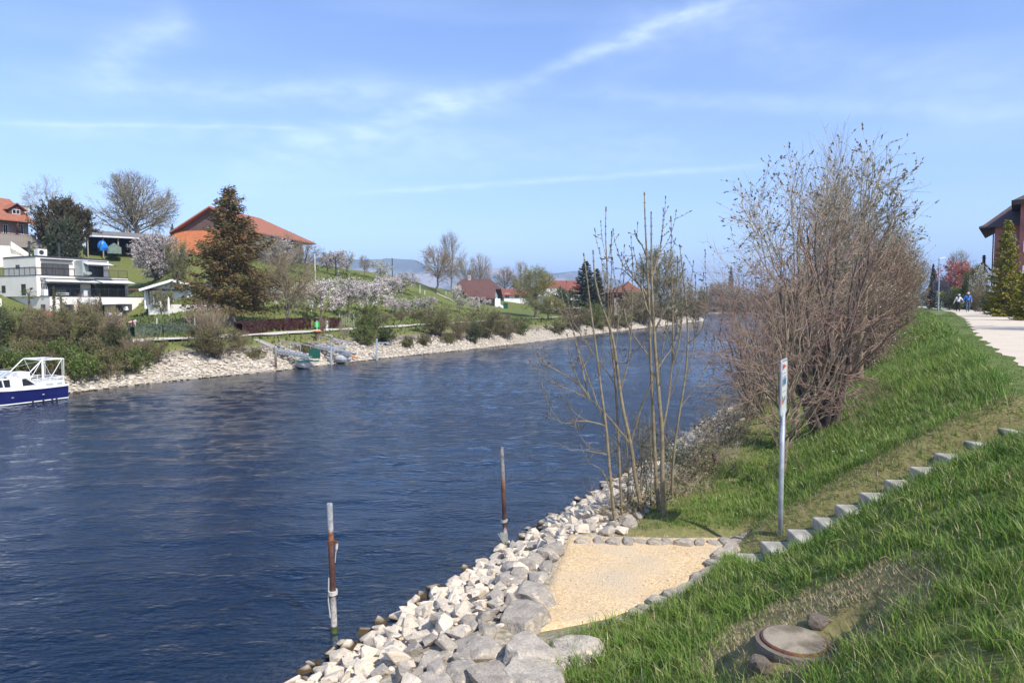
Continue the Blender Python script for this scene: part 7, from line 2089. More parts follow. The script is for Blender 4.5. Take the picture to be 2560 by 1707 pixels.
# ------------------------------------------------------------------ manhole, burrow stones
t = thing('manhole', MAN, 'round concrete manhole cover with rusty ring in trampled grass near the bottom edge', 'manhole cover')
MG().lathe([(.30, -.35), (.31, -.01), (.305, .03), (.275, .035)], 28).obj('shaft_ring', M['earth_stone'], t, smooth=False)
MG().lathe([(.268, .036), (.262, .05), (.25, .052)], 28).obj('iron_ring', M['rust'], t)
MG().lathe([(.247, .0), (.247, .058), (.235, .062)], 28).obj('cover', pm('lid_concrete', (.34, .285, .21), (.25, .21, .15), 6, .95, .4, 50, c3=(.15, .12, .08), scale3=5), t)
for i, (u, v, w, lab) in enumerate([(2050, 1556, 70, 'broken grey stone at the mouth of the burrow in the grass'), (1905, 1660, 80, 'half-buried brown stone below the manhole cover')]):
    b = hit(u, v, 2.5); s = w * b[1] / FPX / 2
    bmx = boulder_mesh(500 + i, 2); bmx.materials[0] = M['earth_stone']
    o = tag(link('boulder', bmx, None, (b[0], b[1], b[2] + .0)), lab, 'stone'); o.scale = (s, s * .8, s * .8); o.rotation_euler = (.1, 0, i)

M['soil'] = pm('soil', (.13, .085, .05), (.07, .045, .03), 9, 1, .8, 30)
# ------------------------------------------------------------------ people
def skin_obj(name, J, E, mat, parent, root=0, sub=1):
    """J: list of (x,y,z,rx,ry)"""
    me = bpy.data.meshes.new(name); me.from_pydata([j[:3] for j in J], E, []); me.update()
    o = link(name, me, parent)
    sk = o.modifiers.new('skin', 'SKIN'); ss = o.modifiers.new('sub', 'SUBSURF'); ss.levels = sub; ss.render_levels = sub
    for i, d in enumerate(me.skin_vertices[0].data):
        d.radius = (J[i][3], J[i][4]); d.use_root = (i == root)
    me.materials.append(mat)
    return o
def person(loc, face_deg, H, label, top, trousers, hair, pose, shoes, group=None, extra=None):
    """figure faces local -y; pose: dict of joint overrides at height 1.75"""
    t = thing('person', loc, label, 'person', math.radians(face_deg), group); k = H / 1.75; t.scale = (k, k, k)
    p = dict(pel=(0, 0, .96), waist=(0, 0, 1.08), chest=(0, 0, 1.30), neck=(0, .005, 1.49), head=(0, -.01, 1.60), crown=(0, 0, 1.70),
             shL=(.17, 0, 1.42), elL=(.25, .03, 1.15), wrL=(.27, -.05, .92), shR=(-.17, 0, 1.42), elR=(-.25, .03, 1.15), wrR=(-.27, -.05, .92),
             hiL=(.09, 0, .92), knL=(.10, -.06, .50), anL=(.10, .02, .09), hiR=(-.09, 0, .92), knR=(-.10, .02, .50), anR=(-.10, .10, .10))
    p.update(pose)
    J = []; E = []; ix = {}
    def add(n, pos, rx, ry=None, par=None):
        J.append((*pos, rx, ry or rx)); ix[n] = len(J) - 1
        if par is not None: E.append((ix[par], ix[n]))
    add('pel', p['pel'], .13, .09); add('waist', p['waist'], .12, .085, 'pel'); add('chest', p['chest'], .145, .10, 'waist'); add('neck', p['neck'], .05, .055, 'chest')
    add('head', p['head'], .075, .09, 'neck'); add('crown', p['crown'], .06, .07, 'head')
    hx, hy, hz_ = p['head']; add('nose', (hx, hy - .10, hz_ - .01), .018, .02, 'head')
    for s in 'LR':
        sg_ = 1 if s == 'L' else -1
        add('sh' + s, p['sh' + s], .055, None, 'chest'); add('el' + s, p['el' + s], .042, None, 'sh' + s); add('wr' + s, p['wr' + s], .027, None, 'el' + s)
        w = np.array(p['wr' + s]); d = unit(w - np.array(p['el' + s])); hnd = w + d * .06; add('pa' + s, hnd, .034, .022, 'wr' + s)
        for q, ln in ((-.026, .07), (-.009, .085), (.009, .08), (.026, .06)):
            a = hnd + d * .03 + np.array([0, q, 0]); add('f%s%g' % (s, q), a + d * ln * .5 + np.array([0, 0, 0]), .009, None, 'pa' + s); add('g%s%g' % (s, q), a + d * ln * .9 + np.array([-sg_ * .012, 0, 0]), .008, None, 'f%s%g' % (s, q))
        add('th' + s, hnd + np.array([0, -.035, .01]) + d * .02, .010, None, 'pa' + s)
        add('hi' + s, p['hi' + s], .085, None, 'pel'); add('kn' + s, p['kn' + s], .055, None, 'hi' + s); add('an' + s, p['an' + s], .035, None, 'kn' + s)
        a = np.array(p['an' + s]); add('to' + s, a + np.array([0, -.15, -.05]), .03, .025, 'an' + s)
    skin_obj('body', J, E, M['skin'], t, 0, 1)
    def sub(names, rad, nm, mat, root):
        jj = [(*J[ix[n]][:3], r, r if not isinstance(r, tuple) else r[1]) if not isinstance(r, tuple) else (*J[ix[n]][:3], r[0], r[1]) for n, r in zip(names, rad)]
        ee = [(names.index(a), names.index(b)) for a, b in ((list(ix)[e[0]], list(ix)[e[1]]) for e in E) if a in names and b in names]
        skin_obj(nm, jj, ee, mat, t, names.index(root), 1)
    sub(['pel', 'waist', 'chest', 'shL', 'elL', 'wrL', 'shR', 'elR', 'wrR'], [(.155, .12), (.15, .115), (.17, .125), .078, .062, .042, .078, .062, .042], 'shirt', top, 'chest')
    sub(['pel', 'hiL', 'knL', 'anL', 'hiR', 'knR', 'anR'], [(.15, .115), .108, .078, .058, .108, .078, .058], 'trousers', trousers, 'pel')
    for s in 'LR':
        a = np.array(p['an' + s]); skin_obj('shoe', [(a[0], a[1] + .04, a[2] - .03, .045, .04), (a[0], a[1] - .06, a[2] - .05, .05, .035), (a[0], a[1] - .17, a[2] - .06, .04, .03)], [(0, 1), (1, 2)], shoes, t, 0, 1)
    MG().lathe([(.105, -.02), (.112, .03), (.09, .09), (.045, .125), (.01, .135)], 12, c=(hx, hy + .02, hz_ + .02)).obj('hair', hair, t, smooth=True)
    for q in (-.032, .032): MG().lathe([(.002, -.01), (.011, 0), (.002, .01)], 6, c=(hx + q, hy - .088, hz_ + .02)).obj('eye', M['cloth_black'], t)
    MG().box(hx - .025, hx + .025, hy - .096, hy - .085, hz_ - .052, hz_ - .043).obj('mouth', M['print_red'], t)
    if extra: extra(t, p)
    return t
pw = P(2395, 779, 60.3); pm_ = P(2419, 778, 60.0)
pw[2] = gz(pw[0], pw[1]) + .03; pm_[2] = gz(pm_[0], pm_[1]) + .03
# he holds her hand between them: meeting point at (0.42 of gap)
def scarf(mat):
    def f(t, p):
        MG().lathe([(.09, -.03), (.10, .0), (.07, .04)], 10, c=(0, -.01, 1.46)).bar((0, -.13, 1.44), (.03, -.15, 1.28), .09, .02).obj('scarf', mat, t)
    return f
def bag(t, p):
    scarf(M['cloth_navy'])(t, p); MG().box(.06, .2, -.17, -.10, .86, 1.0).obj('belt_bag', M['denim'], t)
def belt(t, p):
    MG().lathe([(.165, -.03), (.165, .03)], 12, c=(0, 0, .99)).obj('belt', M['cloth_black'], t); scarf(M['cloth_navy'])(t, p)
# facing the camera means local -y towards the camera: rotation 0; image right = local +x
person(pw, -24, 1.58, 'walking woman in a white blouse and dark trousers holding hands with the man in blue', M['cloth_white'], M['cloth_black'], M['hair_white'],
       dict(elL=(.33, .03, 1.20), wrL=(.47, -.04, 1.02), elR=(-.27, .05, 1.15), wrR=(-.36, -.02, .90), head=(.05, -.01, 1.60), crown=(.04, 0, 1.70), knL=(.10, -.10, .52), anL=(.10, -.12, .10), anR=(-.09, .18, .12)), M['hair_white'], 'couple walking hand in hand', bag)
person(pm_, -24, 1.74, 'walking man in a bright blue shirt and jeans holding hands with the woman in white', M['cloth_blue'], M['denim'], M['hair_white'],
       dict(elR=(-.30, .03, 1.15), wrR=(-.36, -.04, .90), elL=(.26, .03, 1.14), wrL=(.25, -.12, .95), knR=(-.10, -.10, .52), anR=(-.11, -.10, .10), anL=(.10, .18, .12)), M['wood_brown'], 'couple walking hand in hand', belt)
pr_ = P(2321, 767, 118); pr_[2] = gz(pr_[0], pr_[1]) + .02
person(pr_, 20, 1.7, 'distant person in a red jacket and pale trousers at the far end of the footpath', M['cloth_red'], M['cloth_white'], M['hair_white'], {}, M['cloth_black'])
pp = hit(322, 836, 40)
person(pp, 140, 1.6, 'person in a pink top bending forward by the far towpath fence', M['cloth_pink'], M['cloth_black'], M['hair_white'],
       dict(waist=(0, -.12, 1.05), chest=(0, -.34, 1.15), neck=(0, -.50, 1.13), head=(0, -.58, 1.10), crown=(0, -.66, 1.06), shL=(.17, -.42, 1.12), shR=(-.17, -.42, 1.12), elL=(.2, -.46, .85), elR=(-.2, -.46, .85), wrL=(.18, -.55, .6), wrR=(-.18, -.55, .6)), M['cloth_black'])
t = thing('purple_bin', hit(289, 838, 40), 'small purple and white notice bin half hidden in the thicket by the fence', 'bin')
MG().box(-.3, .3, -.2, .2, .2, 1.5).obj('body', pm('purple', (.18, .10, .28), None, 3), t); MG().box(-.4, .4, -.25, .25, 1.502, 1.75).box(-.05, .05, -.05, .05, -.2, .199).obj('lid', M['white_paint'], t)

# street lamp
b = P(2344, 775, 66); b[2] = gz(b[0], b[1]); h = P(2344, 648, 66)[2] - b[2]
t = thing('street_lamp', b, 'slim galvanised street lamp with a flat white head beside the footpath', 'street lamp')
MG().tube([(.06, 0, -.1), (0.03, 0, h * .5), (0, 0, h)], [.075, .06, .05], 10).obj('pole', M['galv'], t)
MG().tube([(.05, 0, h * .34), (.05, 0, h * .34 + .12)], .085, 8).obj('band', pm('band_orange', (.7, .38, .05), None, 3), t)
MG().add([(-.05, -.1, h), (.55, -.1, h + .12), (.55, .1, h + .12), (-.05, .1, h), (-.05, -.12, h + .09), (.5, -.12, h + .22), (.5, .12, h + .22), (-.05, .12, h + .09)], [(3, 2, 1, 0), (4, 5, 6, 7), (0, 1, 5, 4), (1, 2, 6, 5), (2, 3, 7, 6), (3, 0, 4, 7)]).obj('lamp_head', M['white_paint'], t)
t = thing('noticeboard', P(2408, 772, 90), 'small white noticeboard in the gardens behind the couple', 'sign'); 
MG().box(-.35, .35, -.03, .03, 1.2, 2.0).obj('board', M['white_paint'], t); MG().box(-.04, .04, -.028, .028, -.6, 1.198).obj('post', M['dark_frame'], t)
# ------------------------------------------------------------------ ash saplings beyond the platform
rt = np.random.default_rng(21)
def stem_pts(pix, Y0, dY=0.0):
    n = len(pix); return np.array([P(u, v, Y0 + dY * i / max(1, n - 1)) for i, (u, v) in enumerate(pix)])
def resample(p, n):
    d = np.r_[0, np.cumsum(np.linalg.norm(np.diff(p, axis=0), axis=1))]; q = np.linspace(0, d[-1], n)
    r = np.stack([np.interp(q, d, p[:, i]) for i in range(3)], -1)
    for _ in range(2): r[1:-1] = (r[:-2] + 2 * r[1:-1] + r[2:]) / 4
    return r
def buds(mg, pts, r, m, step=.12, size=1.0):
    """paired fat ash buds at the nodes, a large one at the tip"""
    d = np.r_[0, np.cumsum(np.linalg.norm(np.diff(pts, axis=0), axis=1))]; L = d[-1]; i = 0
    for q in np.arange(L * .15, L, step):
        p = np.array([np.interp(q, d, pts[:, k]) for k in range(3)]); a = rt.uniform(0, 3.14)
        rr_ = np.interp(q, [0, L], [r[0], r[-1]])
        for s in (-1, 1):
            e = p + np.array([math.cos(a) * s * (rr_ + .012), math.sin(a) * s * (rr_ + .012), .016]) * size
            mg.tube([p, e], [.010 * size + rr_ * .3, .004], 4, m, cap=False)
    t_ = pts[-1] - pts[-2]; t_ /= np.linalg.norm(t_)
    mg.tube([pts[-1] - t_ * .01, pts[-1] + t_ * .03 * size, pts[-1] + t_ * .06 * size], [.010 * size, .015 * size, .003], 5, m, cap=False)
SAP = [
 # stem pixels, base radius, extra branches (pixels) , label
 (([(1541, 1341), (1532, 1260), (1520, 1130), (1516, 1068), (1500, 960), (1492, 880), (1480, 800), (1468, 700), (1460, 640)]), .034,
  [[(1516, 1068), (1492, 1010), (1472, 950), (1452, 900), (1440, 850), (1422, 800), (1405, 762)], [(1530, 1230), (1510, 1180), (1480, 1158), (1460, 1160)], [(1520, 1140), (1480, 1130), (1430, 1125), (1408, 1112)],
   [(1516, 1065), (1480, 1055), (1445, 1052), (1418, 1062), (1366, 1042)]], 'leftmost ash sapling forking low over the water', 12.0),
 (([(1558, 1341), (1551, 1220), (1546, 1100), (1541, 1010), (1536, 912), (1524, 834), (1519, 789), (1521, 705), (1512, 590), (1515, 524)]), .028,
  [[(1541, 960), (1500, 900), (1462, 850), (1430, 800), (1405, 765), (1398, 720)], [(1524, 834), (1525, 760), (1526, 640), (1526, 582)], [(1520, 710), (1510, 670), (1508, 648)], [(1536, 905), (1550, 800), (1540, 700), (1532, 648)]], 'slender ash sapling with one long straight whip into the sky left of centre', 12.3),
 (([(1616, 1342), (1603, 1260), (1584, 1190), (1580, 1110), (1562, 1055), (1550, 980), (1541, 905), (1532, 830), (1500, 760), (1485, 700), (1483, 632)]), .046,
  [[(1581, 1110), (1530, 1042), (1478, 988), (1412, 967), (1357, 946), (1329, 903)], [(1478, 988), (1455, 950), (1400, 925), (1372, 912), (1352, 882)], [(1582, 1108), (1600, 1050), (1605, 1010), (1622, 985), (1640, 950), (1658, 880), (1672, 800), (1690, 740)],
   [(1550, 980), (1570, 900), (1575, 820), (1580, 740), (1583, 660)], [(1478, 988), (1462, 930), (1445, 870), (1425, 800)]], 'ash sapling with a wide fork and long arms reaching left over the water', 12.2),
 (([(1649, 1339), (1646, 1250), (1638, 1180), (1636, 1100), (1632, 1030), (1630, 960), (1626, 912), (1623, 744), (1618, 676), (1616, 615), (1612, 550), (1611, 488)]), .040,
  [[(1618, 640), (1600, 612), (1592, 590)], [(1624, 760), (1600, 720), (1575, 690), (1555, 672), (1543, 672)], [(1622, 744), (1590, 700), (1570, 670), (1562, 645)], [(1626, 900), (1590, 850), (1560, 800), (1552, 720), (1567, 650)], [(1630, 950), (1660, 900), (1690, 860), (1700, 800), (1713, 770)]], 'tallest ash sapling, straight and thin, rising highest above the skyline', 12.4),
 (([(1660, 1341), (1657, 1250), (1655, 1180), (1657, 1085), (1648, 1000), (1641, 912), (1634, 817), (1628, 676), (1629, 600), (1628, 536)]), .048,
  [[(1657, 1083), (1670, 1040), (1680, 975), (1686, 912), (1687, 817), (1684, 732), (1682, 640), (1683, 546)], [(1628, 690), (1645, 640), (1653, 590)], [(1636, 830), (1660, 780), (1680, 740), (1692, 700), (1691, 648)], [(1634, 817), (1610, 760), (1600, 700), (1583, 622)],
   [(1686, 912), (1702, 860), (1712, 800), (1712, 745)]], 'thickest ash sapling forking at chest height, smooth olive bark', 12.0),
 (([(1679, 1310), (1680, 1200), (1684, 1130), (1700, 1020), (1716, 930), (1721, 834), (1716, 761), (1708, 690), (1700, 618)]), .030,
  [[(1710, 960), (1730, 900), (1742, 820), (1744, 740), (1743, 684)], [(1700, 1020), (1740, 960), (1770, 900), (1790, 870)], [(1718, 860), (1750, 830), (1766, 790), (1767, 708)], [(1684, 1130), (1650, 1080), (1620, 1070)]], 'rightmost ash sapling curving towards the sign post', 12.8)]
for pix, r0, brs, lab, Y0 in SAP:
    b0 = P(*pix[0], Y0); sp = resample(stem_pts(pix, Y0), 22); sp[0] = sp[1] + (sp[0] - sp[1])
    g0 = gz(b0[0], b0[1]); sp = np.concatenate([[[sp[0, 0], sp[0, 1], min(g0, sp[0, 2]) - .15]], sp])
    t = thing('ash_sapling', (sp[0, 0], sp[0, 1], g0), lab, 'tree', group='ash saplings beside the gravel platform'); o = np.array([sp[0, 0], sp[0, 1], g0])
    rr_ = r0 * np.linspace(1, .17, len(sp)) ** .8
    mg = MG().tube(sp - o, rr_, 9)
    buds(mg, sp[12:] - o, (rr_[12], rr_[-1]), 1, .14); mg.obj('trunk', [M['bark_olive'], M['bark_dark']], t, smooth=True)
    allb = []; near = resample(sp, 160)
    for bp_ in brs:
        q = resample(stem_pts(bp_, Y0, rt.uniform(-.5, .5)), 14); rb = r0 * .42 * np.linspace(1, .28, 14)
        q[1:] += np.cumsum(rt.normal(size=(13, 3)) * .006, 0)
        k0 = near[np.argmin(np.linalg.norm(near - q[0], axis=1))]; q += (k0 - q[0]) * np.linspace(1, .2, 14)[:, None]; near = np.concatenate([near, resample(q, 40)])
        mg = MG().tube(q - o, rb, 6); buds(mg, q[5:] - o, (rb[5], rb[-1]), 1, .13); allb.append((q, rb)); mg.obj('branch', [M['bark_olive'], M['bark_dark']], t)
    allb.append((sp[8:], rr_[8:])); 
    for k in range(13):
        mg = MG(); q, rb = allb[rt.integers(0, len(allb))]; i = rt.integers(2, len(q) - 2); T = q[i + 1] - q[i]; T /= np.linalg.norm(T)
        d = unit(T + rt.normal(size=3) * .7); L = rt.uniform(.25, .9); e = q[i] + d * L * .7 + np.array([0, 0, L * .5]); c = q[i] + d * L * .6
        tt_ = np.linspace(0, 1, 8)[:, None]; z = (1 - tt_) ** 2 * q[i] + 2 * tt_ * (1 - tt_) * c + tt_ ** 2 * e
        rz = np.linspace(min(rb[i] * .6, .010), .004, 8); mg.tube(z - o, rz, 5); buds(mg, z[2:] - o, (.006, .004), 1, .10, .8)
        for kk in range(2):
            j = rt.integers(2, 7); e2 = z[j] + unit(rt.normal(size=3) * .8 + np.array([0, 0, .8])) * rt.uniform(.08, .3)
            mg.tube(np.array([z[j], (z[j] + e2) / 2 + [0, 0, -.01], e2]) - o, [.005, .004, .003], 4); buds(mg, np.array([z[j], e2]) - o, (.004, .003), 1, .09, .8)
        mg.obj('twig', [M['bark_olive'], M['bark_dark']], t)
for u, v, vt, lab in ((1625, 1338, 1000, 'thin bare stem between the fork-armed and the tallest ash sapling'), (1568, 1260, 1030, 'short thin bare stem among the left ash saplings'), (1600, 1220, 1010, 'thin dark stem behind the ash saplings near the water')):
    b = P(u, v, 12.6); b[2] = gz(b[0], b[1]); h = P(u, vt, 12.6)[2] - b[2]
    t = thing('thin_sapling', b, lab, 'sapling'); MG().tube(np.array([(0, 0, -.1), (.02, 0, h * .4), (-.04, 0, h * .8), (.0, 0, h)]), [.014, .012, .008, .004], 5).obj('trunk', M['bark_olive'], t)

# ------------------------------------------------------------------ alders, catkin willow and thicket along the near bank
def near_tree(name, label, u, vb, vt, wpx, seed, bark, twig, leafs=(), Y=None, lean=0.0, group=None, cat='tree', Hbf=.12, n=(26, 240, 1500, 2600), r0=.05, r3=.0045, twistk=(7, 5, 3), multi=0, up=.35, l2=.32, l3=.17, l4=.06, uoff=0, wobble=.035, splay=.35, droop=0, reach=1.0, open_=.25, spread=1.0):
    b = hit(u, vb, 5) if Y is None else np.append(P(u, vb, Y)[:2], 0)
    b[2] = gz(b[0], b[1]); h = (CAMZ + ray(u, vt)[2] / ray(u, vt)[1] * b[1]) - b[2]; w = wpx * b[1] / FPX
    trunk, batches, tw, rng = crown(seed, h, w, h * Hbf, n[0], n[1], n[2], r0, multi=multi, up=up, r3=r3, l2=l2, l3=l3, n4=n[3], l4=l4, wobble=wobble, k=twistk, lean=(uoff * b[1] / FPX, 0), splay=splay, droop=droop, open_=open_, spread=spread)
    t = thing(name, b, label, cat, 0, group)
    ls = [(leaves_on(rng, tw, m, jit, sx, sy, al, .5), mt) for (m, jit, sx, sy, mt, al) in leafs]
    if multi:
        Pt, R, k = batches[0]; MG().add(*tubes(Pt[:, :6], R[:, :6], k)).obj('stems', bark, t, smooth=True); batches = [(Pt[:, 5:], R[:, 5:], k)] + batches[1:]
    tree_parts(t, trunk, batches, ls, bark, twig, 1)
    return t
near_tree('alder_tree', 'bare alder with straight pale trunk and red-brown twigs right behind the sign post', 1957, 1190, 600, 430, 61, M['bark_olive'], M['twig_red'], [(1500, .01, .012, .008, M['bark_dark'], False)],
          n=(32, 170, 700, 900), Hbf=.06, r0=.075, r3=.0040, up=.12, splay=.22, l2=.26, l3=.15)
near_tree('alder_tree', 'multi-stemmed bare alder with dark trunk standing right of the sign post', 2054, 1072, 520, 330, 62, M['bark_dark'], M['twig_red'], [(2600, .02, .016, .010, M['leaf_brown'], False)],
          n=(20, 150, 650, 900), multi=2.4, r0=.14, r3=.0055, Hbf=.06, up=.2, splay=.6)
near_tree('catkin_willow', 'grey willow with fat catkins forming the left high crown above the alders', 1985, 1000, 408, 260, 63, M['bark_olive'], M['twig_pale'], [(2600, .01, .045, .022, M['catkin'], True)],
          Y=19, n=(12, 110, 520, 900), r0=.10, r3=.0065, Hbf=.42, up=.25, wobble=.06, l2=.26, l3=.14, splay=.25)
near_tree('catkin_willow', 'tallest grey willow with fat catkins whose round crown tops the thicket', 2150, 960, 384, 165, 64, M['bark_olive'], M['twig_pale'], [(3200, .01, .055, .026, M['catkin'], True)],
          Y=23, n=(13, 115, 480, 800), r0=.12, r3=.0075, Hbf=.40, up=.35, wobble=.05, l2=.26, l3=.13, splay=.25)
near_tree('alder_tree', 'thin tall bare tree between the two catkin crowns', 2082, 960, 395, 130, 65, M['bark_grey'], M['twig_grey'], [], Y=20, n=(12, 80, 360, 500), r0=.07, r3=.0055, Hbf=.35, up=.7)
near_tree('bank_bush', 'wide red-brown leafless bush over the waterside left of the dark alder trunk', 1880, 1040, 650, 260, 66, M['bark_dark'], M['twig_red'], [(1800, .02, .014, .009, M['leaf_brown'], False)],
          n=(18, 120, 450, 450), multi=3.5, r0=.07, r3=.005, Hbf=.02, up=.1, splay=.6, cat='shrub')
near_tree('bank_bush', 'dense russet leafless bush under the tallest catkin crown', 2170, 912, 575, 205, 67, M['bark_grey'], M['twig_red'], [(6500, .03, .026, .016, M['leaf_brown'], False)],
          n=(26, 220, 1050, 1300), multi=3.5, splay=.6, r0=.13, r3=.0065, Hbf=.02, up=.4, cat='shrub')
near_tree('bank_bush', 'olive-brown leafless bush behind the street lamp side of the thicket', 2210, 855, 590, 100, 68, M['bark_grey'], M['twig_brown'], [(5200, .05, .035, .022, M['bud_green'], False)],
          n=(34, 260, 1500, 2000), multi=3.5, splay=.55, r0=.07, r3=.008, Hbf=.02, up=.4, cat='shrub', Y=34)
near_tree('bank_bush', 'brown bare bush with long whips at the right end of the thicket', 2262, 820, 600, 56, 69, M['twig_brown'], M['twig_pale'], [(1600, .05, .04, .022, M['bud_green'], False)],
          n=(30, 160, 800, 900), multi=3, r0=.07, r3=.010, Hbf=.02, up=.6, cat='shrub', Y=48)
near_tree('blackthorn', 'whitish-flecked blackthorn low inside the thicket right of the alders', 2150, 905, 700, 240, 70, M['bark_dark'], M['twig_brown'], [(1500, .03, .022, .018, M['blossom'], False), (1800, .03, .025, .018, M['bud_green'], False)],
          n=(36, 260, 1500, 1500), multi=3.5, r0=.05, r3=.007, Hbf=.02, up=.3, cat='shrub', Y=27)
near_tree('bank_bush', 'brown twiggy bush filling the bank behind the left edge of the alders', 1960, 930, 720, 260, 71, M['bark_dark'], M['twig_brown'], [(2600, .03, .026, .016, M['leaf_brown'], False)],
          n=(40, 260, 1500, 1500), multi=3.5, r0=.05, r3=.008, Hbf=.02, up=.3, cat='shrub', Y=30)
near_tree('bank_bush', 'russet bush farther along the near bank seen above the water', 2060, 900, 640, 220, 72, M['bark_dark'], M['twig_red'], [(3600, .04, .035, .02, M['leaf_brown'], False)],
          n=(34, 240, 1400, 1600), multi=3.5, r0=.12, r3=.009, Hbf=.02, up=.4, cat='shrub', Y=38)
near_tree('bank_bush', 'dark-stemmed russet bush behind the two catkin willows', 2130, 880, 605, 190, 73, M['bark_dark'], M['twig_brown'], [(5200, .05, .045, .025, M['leaf_brown'], False)],
          n=(30, 200, 900, 1000), multi=3.5, r0=.14, r3=.010, Hbf=.02, up=.45, cat='shrub', Y=46)
for i, (u, vt, w, Y) in enumerate([(2180, 620, 130, 60), (2225, 630, 120, 75), (2262, 670, 80, 95)]):
    plant('bare%d' % (2 - i % 2), 'bare_tree', u, 800, vt, w, ['first', 'second', 'last'][i] + ' bare tree of the far embankment row behind the russet bushes', 'tree', Y=Y)

# low brush between the stones and the grass
near_tree('laurel_shrub', 'evergreen narrow-leaved shrub behind the ash saplings by the water', 1700, 1235, 1120, 190, 81, M['bark_dark'], M['bark_olive'], [(2600, .03, .034, .009, M['leaf_greyg'], True)], n=(26, 160, 700, 0), multi=3, r0=.02, r3=.003, Hbf=.0, cat='shrub', Y=16.5)
near_tree('laurel_shrub', 'grey-green leafy shrub among the ash stems in front of the water', 1600, 1330, 1045, 170, 82, M['bark_dark'], M['bark_olive'], [(1500, .03, .030, .008, M['leaf_greyg'], True)], n=(22, 120, 500, 0), multi=2.5, r0=.015, r3=.003, Hbf=.0, cat='shrub', Y=13.3)
near_tree('laurel_shrub', 'small dark leafy shrub at the foot of the left ash saplings', 1580, 1340, 1240, 90, 83, M['bark_dark'], M['bark_olive'], [(900, .02, .028, .009, M['leaf_fresh'], True)], n=(22, 90, 300, 0), multi=2, r0=.012, r3=.003, Hbf=.0, cat='shrub', Y=12.6)
BR = [(1560, 1335, 1255, 100, 12.4), (1640, 1330, 1250, 110, 12.8), (1700, 1290, 1190, 130, 13.6), (1740, 1260, 1150, 140, 14.5), (1780, 1220, 1110, 150, 16), (1740, 1200, 1090, 120, 18), (1800, 1180, 1060, 140, 18.5),
      (1830, 1150, 1030, 140, 20), (1800, 1110, 1010, 120, 22), (1860, 1110, 985, 150, 23), (1860, 1060, 940, 140, 27), (1920, 1060, 930, 160, 26), (1930, 1010, 900, 140, 32), (1990, 1020, 890, 160, 30), (2040, 990, 870, 150, 32), (2000, 960, 850, 150, 38)]
for i, (u, vb, vt, w, Y) in enumerate(BR):
    near_tree('dry_brush', ORD[i] + ' clump of dry brown brushwood behind the ash saplings, counted up the near bank', u, vb, vt - (vb - vt) * .25, w * 1.15, 200 + i, M['twig_brown'], M['twig_pale'] if i % 3 else M['twig_brown'],
              [(700, .03, .03, .006, M['straw'], True)] + ([(260, .03, .03, .018, M['leaf_dark'], False)] if i % 2 else []), n=(26, 110, 420, 300), multi=3, r0=.010 + Y * .0003, r3=.0022 + Y * .00012, Hbf=-.1, cat='brushwood', Y=Y, group='dry brushwood along the near waterside', up=.1, droop=.3, wobble=.08, twistk=(4, 3, 3))
near_tree('dry_brush', 'heap of cut brown branches with a broken trunk on the near slope', 1800, 1245, 1160, 150, 240, M['bark_dark'], M['twig_brown'], [], n=(30, 120, 300, 0), multi=4, r0=.02, r3=.004, Hbf=-.1, cat='brushwood', Y=15, up=-.1, droop=.3)
t = thing('broken_trunk', P(1795, 1210, 16), 'rusty-brown broken trunk leaning in the brushwood', 'log')
MG().tube([(-.1, 0, -.5), (.02, 0, .1), (-.12, .0, .75)], [.06, .055, .05], 7).obj('log', M['wood_brown'], t)
t = thing('fallen_branch', P(1700, 1185, 16.2), 'pale fallen branch lying across the dry brushwood', 'branch')
MG().tube([(-.5, 0, .0), (.1, 0, .03), (.9, .1, -.02)], [.02, .035, .03], 6).obj('branch', M['twig_pale'], t)

# ------------------------------------------------------------------ grass
rg = np.random.default_rng(99)
def blades(x, y, h, w, lean, mat_idx, nseg=2, dirbias=(-.5, .15)):
    """each blade: a bent strip of nseg quads and a tip"""
    n = len(x); z = z_right(x, y)
    base = np.stack([x, y, z - .01], -1)
    a = rg.uniform(0, 2 * np.pi, n)
    d = np.stack([np.cos(a) + dirbias[0], np.sin(a) + dirbias[1], np.zeros(n)], -1); d /= np.linalg.norm(d, axis=1, keepdims=True)
    side = np.stack([-d[:, 1], d[:, 0], np.zeros(n)], -1)
    tw = rg.uniform(-.9, .9, n); side = side * np.cos(tw)[:, None] + d * np.sin(tw)[:, None]
    up = np.array([0, 0, 1.0])
    pts = []
    for q in ((0, .5, 1.0) if nseg == 2 else (0, 1.0)):
        pts.append(base + up * (h * (q - .30 * lean * q * q))[:, None] + d * (h * lean * q ** 2 * .75)[:, None])
    V = []
    if nseg == 2:
        V = np.stack([pts[0] - side * w[:, None], pts[0] + side * w[:, None], pts[1] + side * (w * .8)[:, None], pts[1] - side * (w * .8)[:, None], pts[2]], 1)
        i = np.arange(n)[:, None] * 5
        return V.reshape(-1, 3), i + np.array([[0, 1, 2, 3]]), i + np.array([[3, 2, 4]])
    V = np.stack([pts[0] - side * w[:, None], pts[0] + side * w[:, None], pts[1]], 1)
    i = np.arange(n)[:, None] * 3
    return V.reshape(-1, 3), None, i + np.array([[0, 1, 2]])
def add_blades(mg, x, y, h, w, lean, m, nseg=2, **k):
    if len(x) == 0: return
    V, Q, T = blades(x, y, h, w, lean, m, nseg, **k)
    base = mg.n
    mg.add(V, T, m)
    if Q is not None: mg.F.append((Q + base, m))
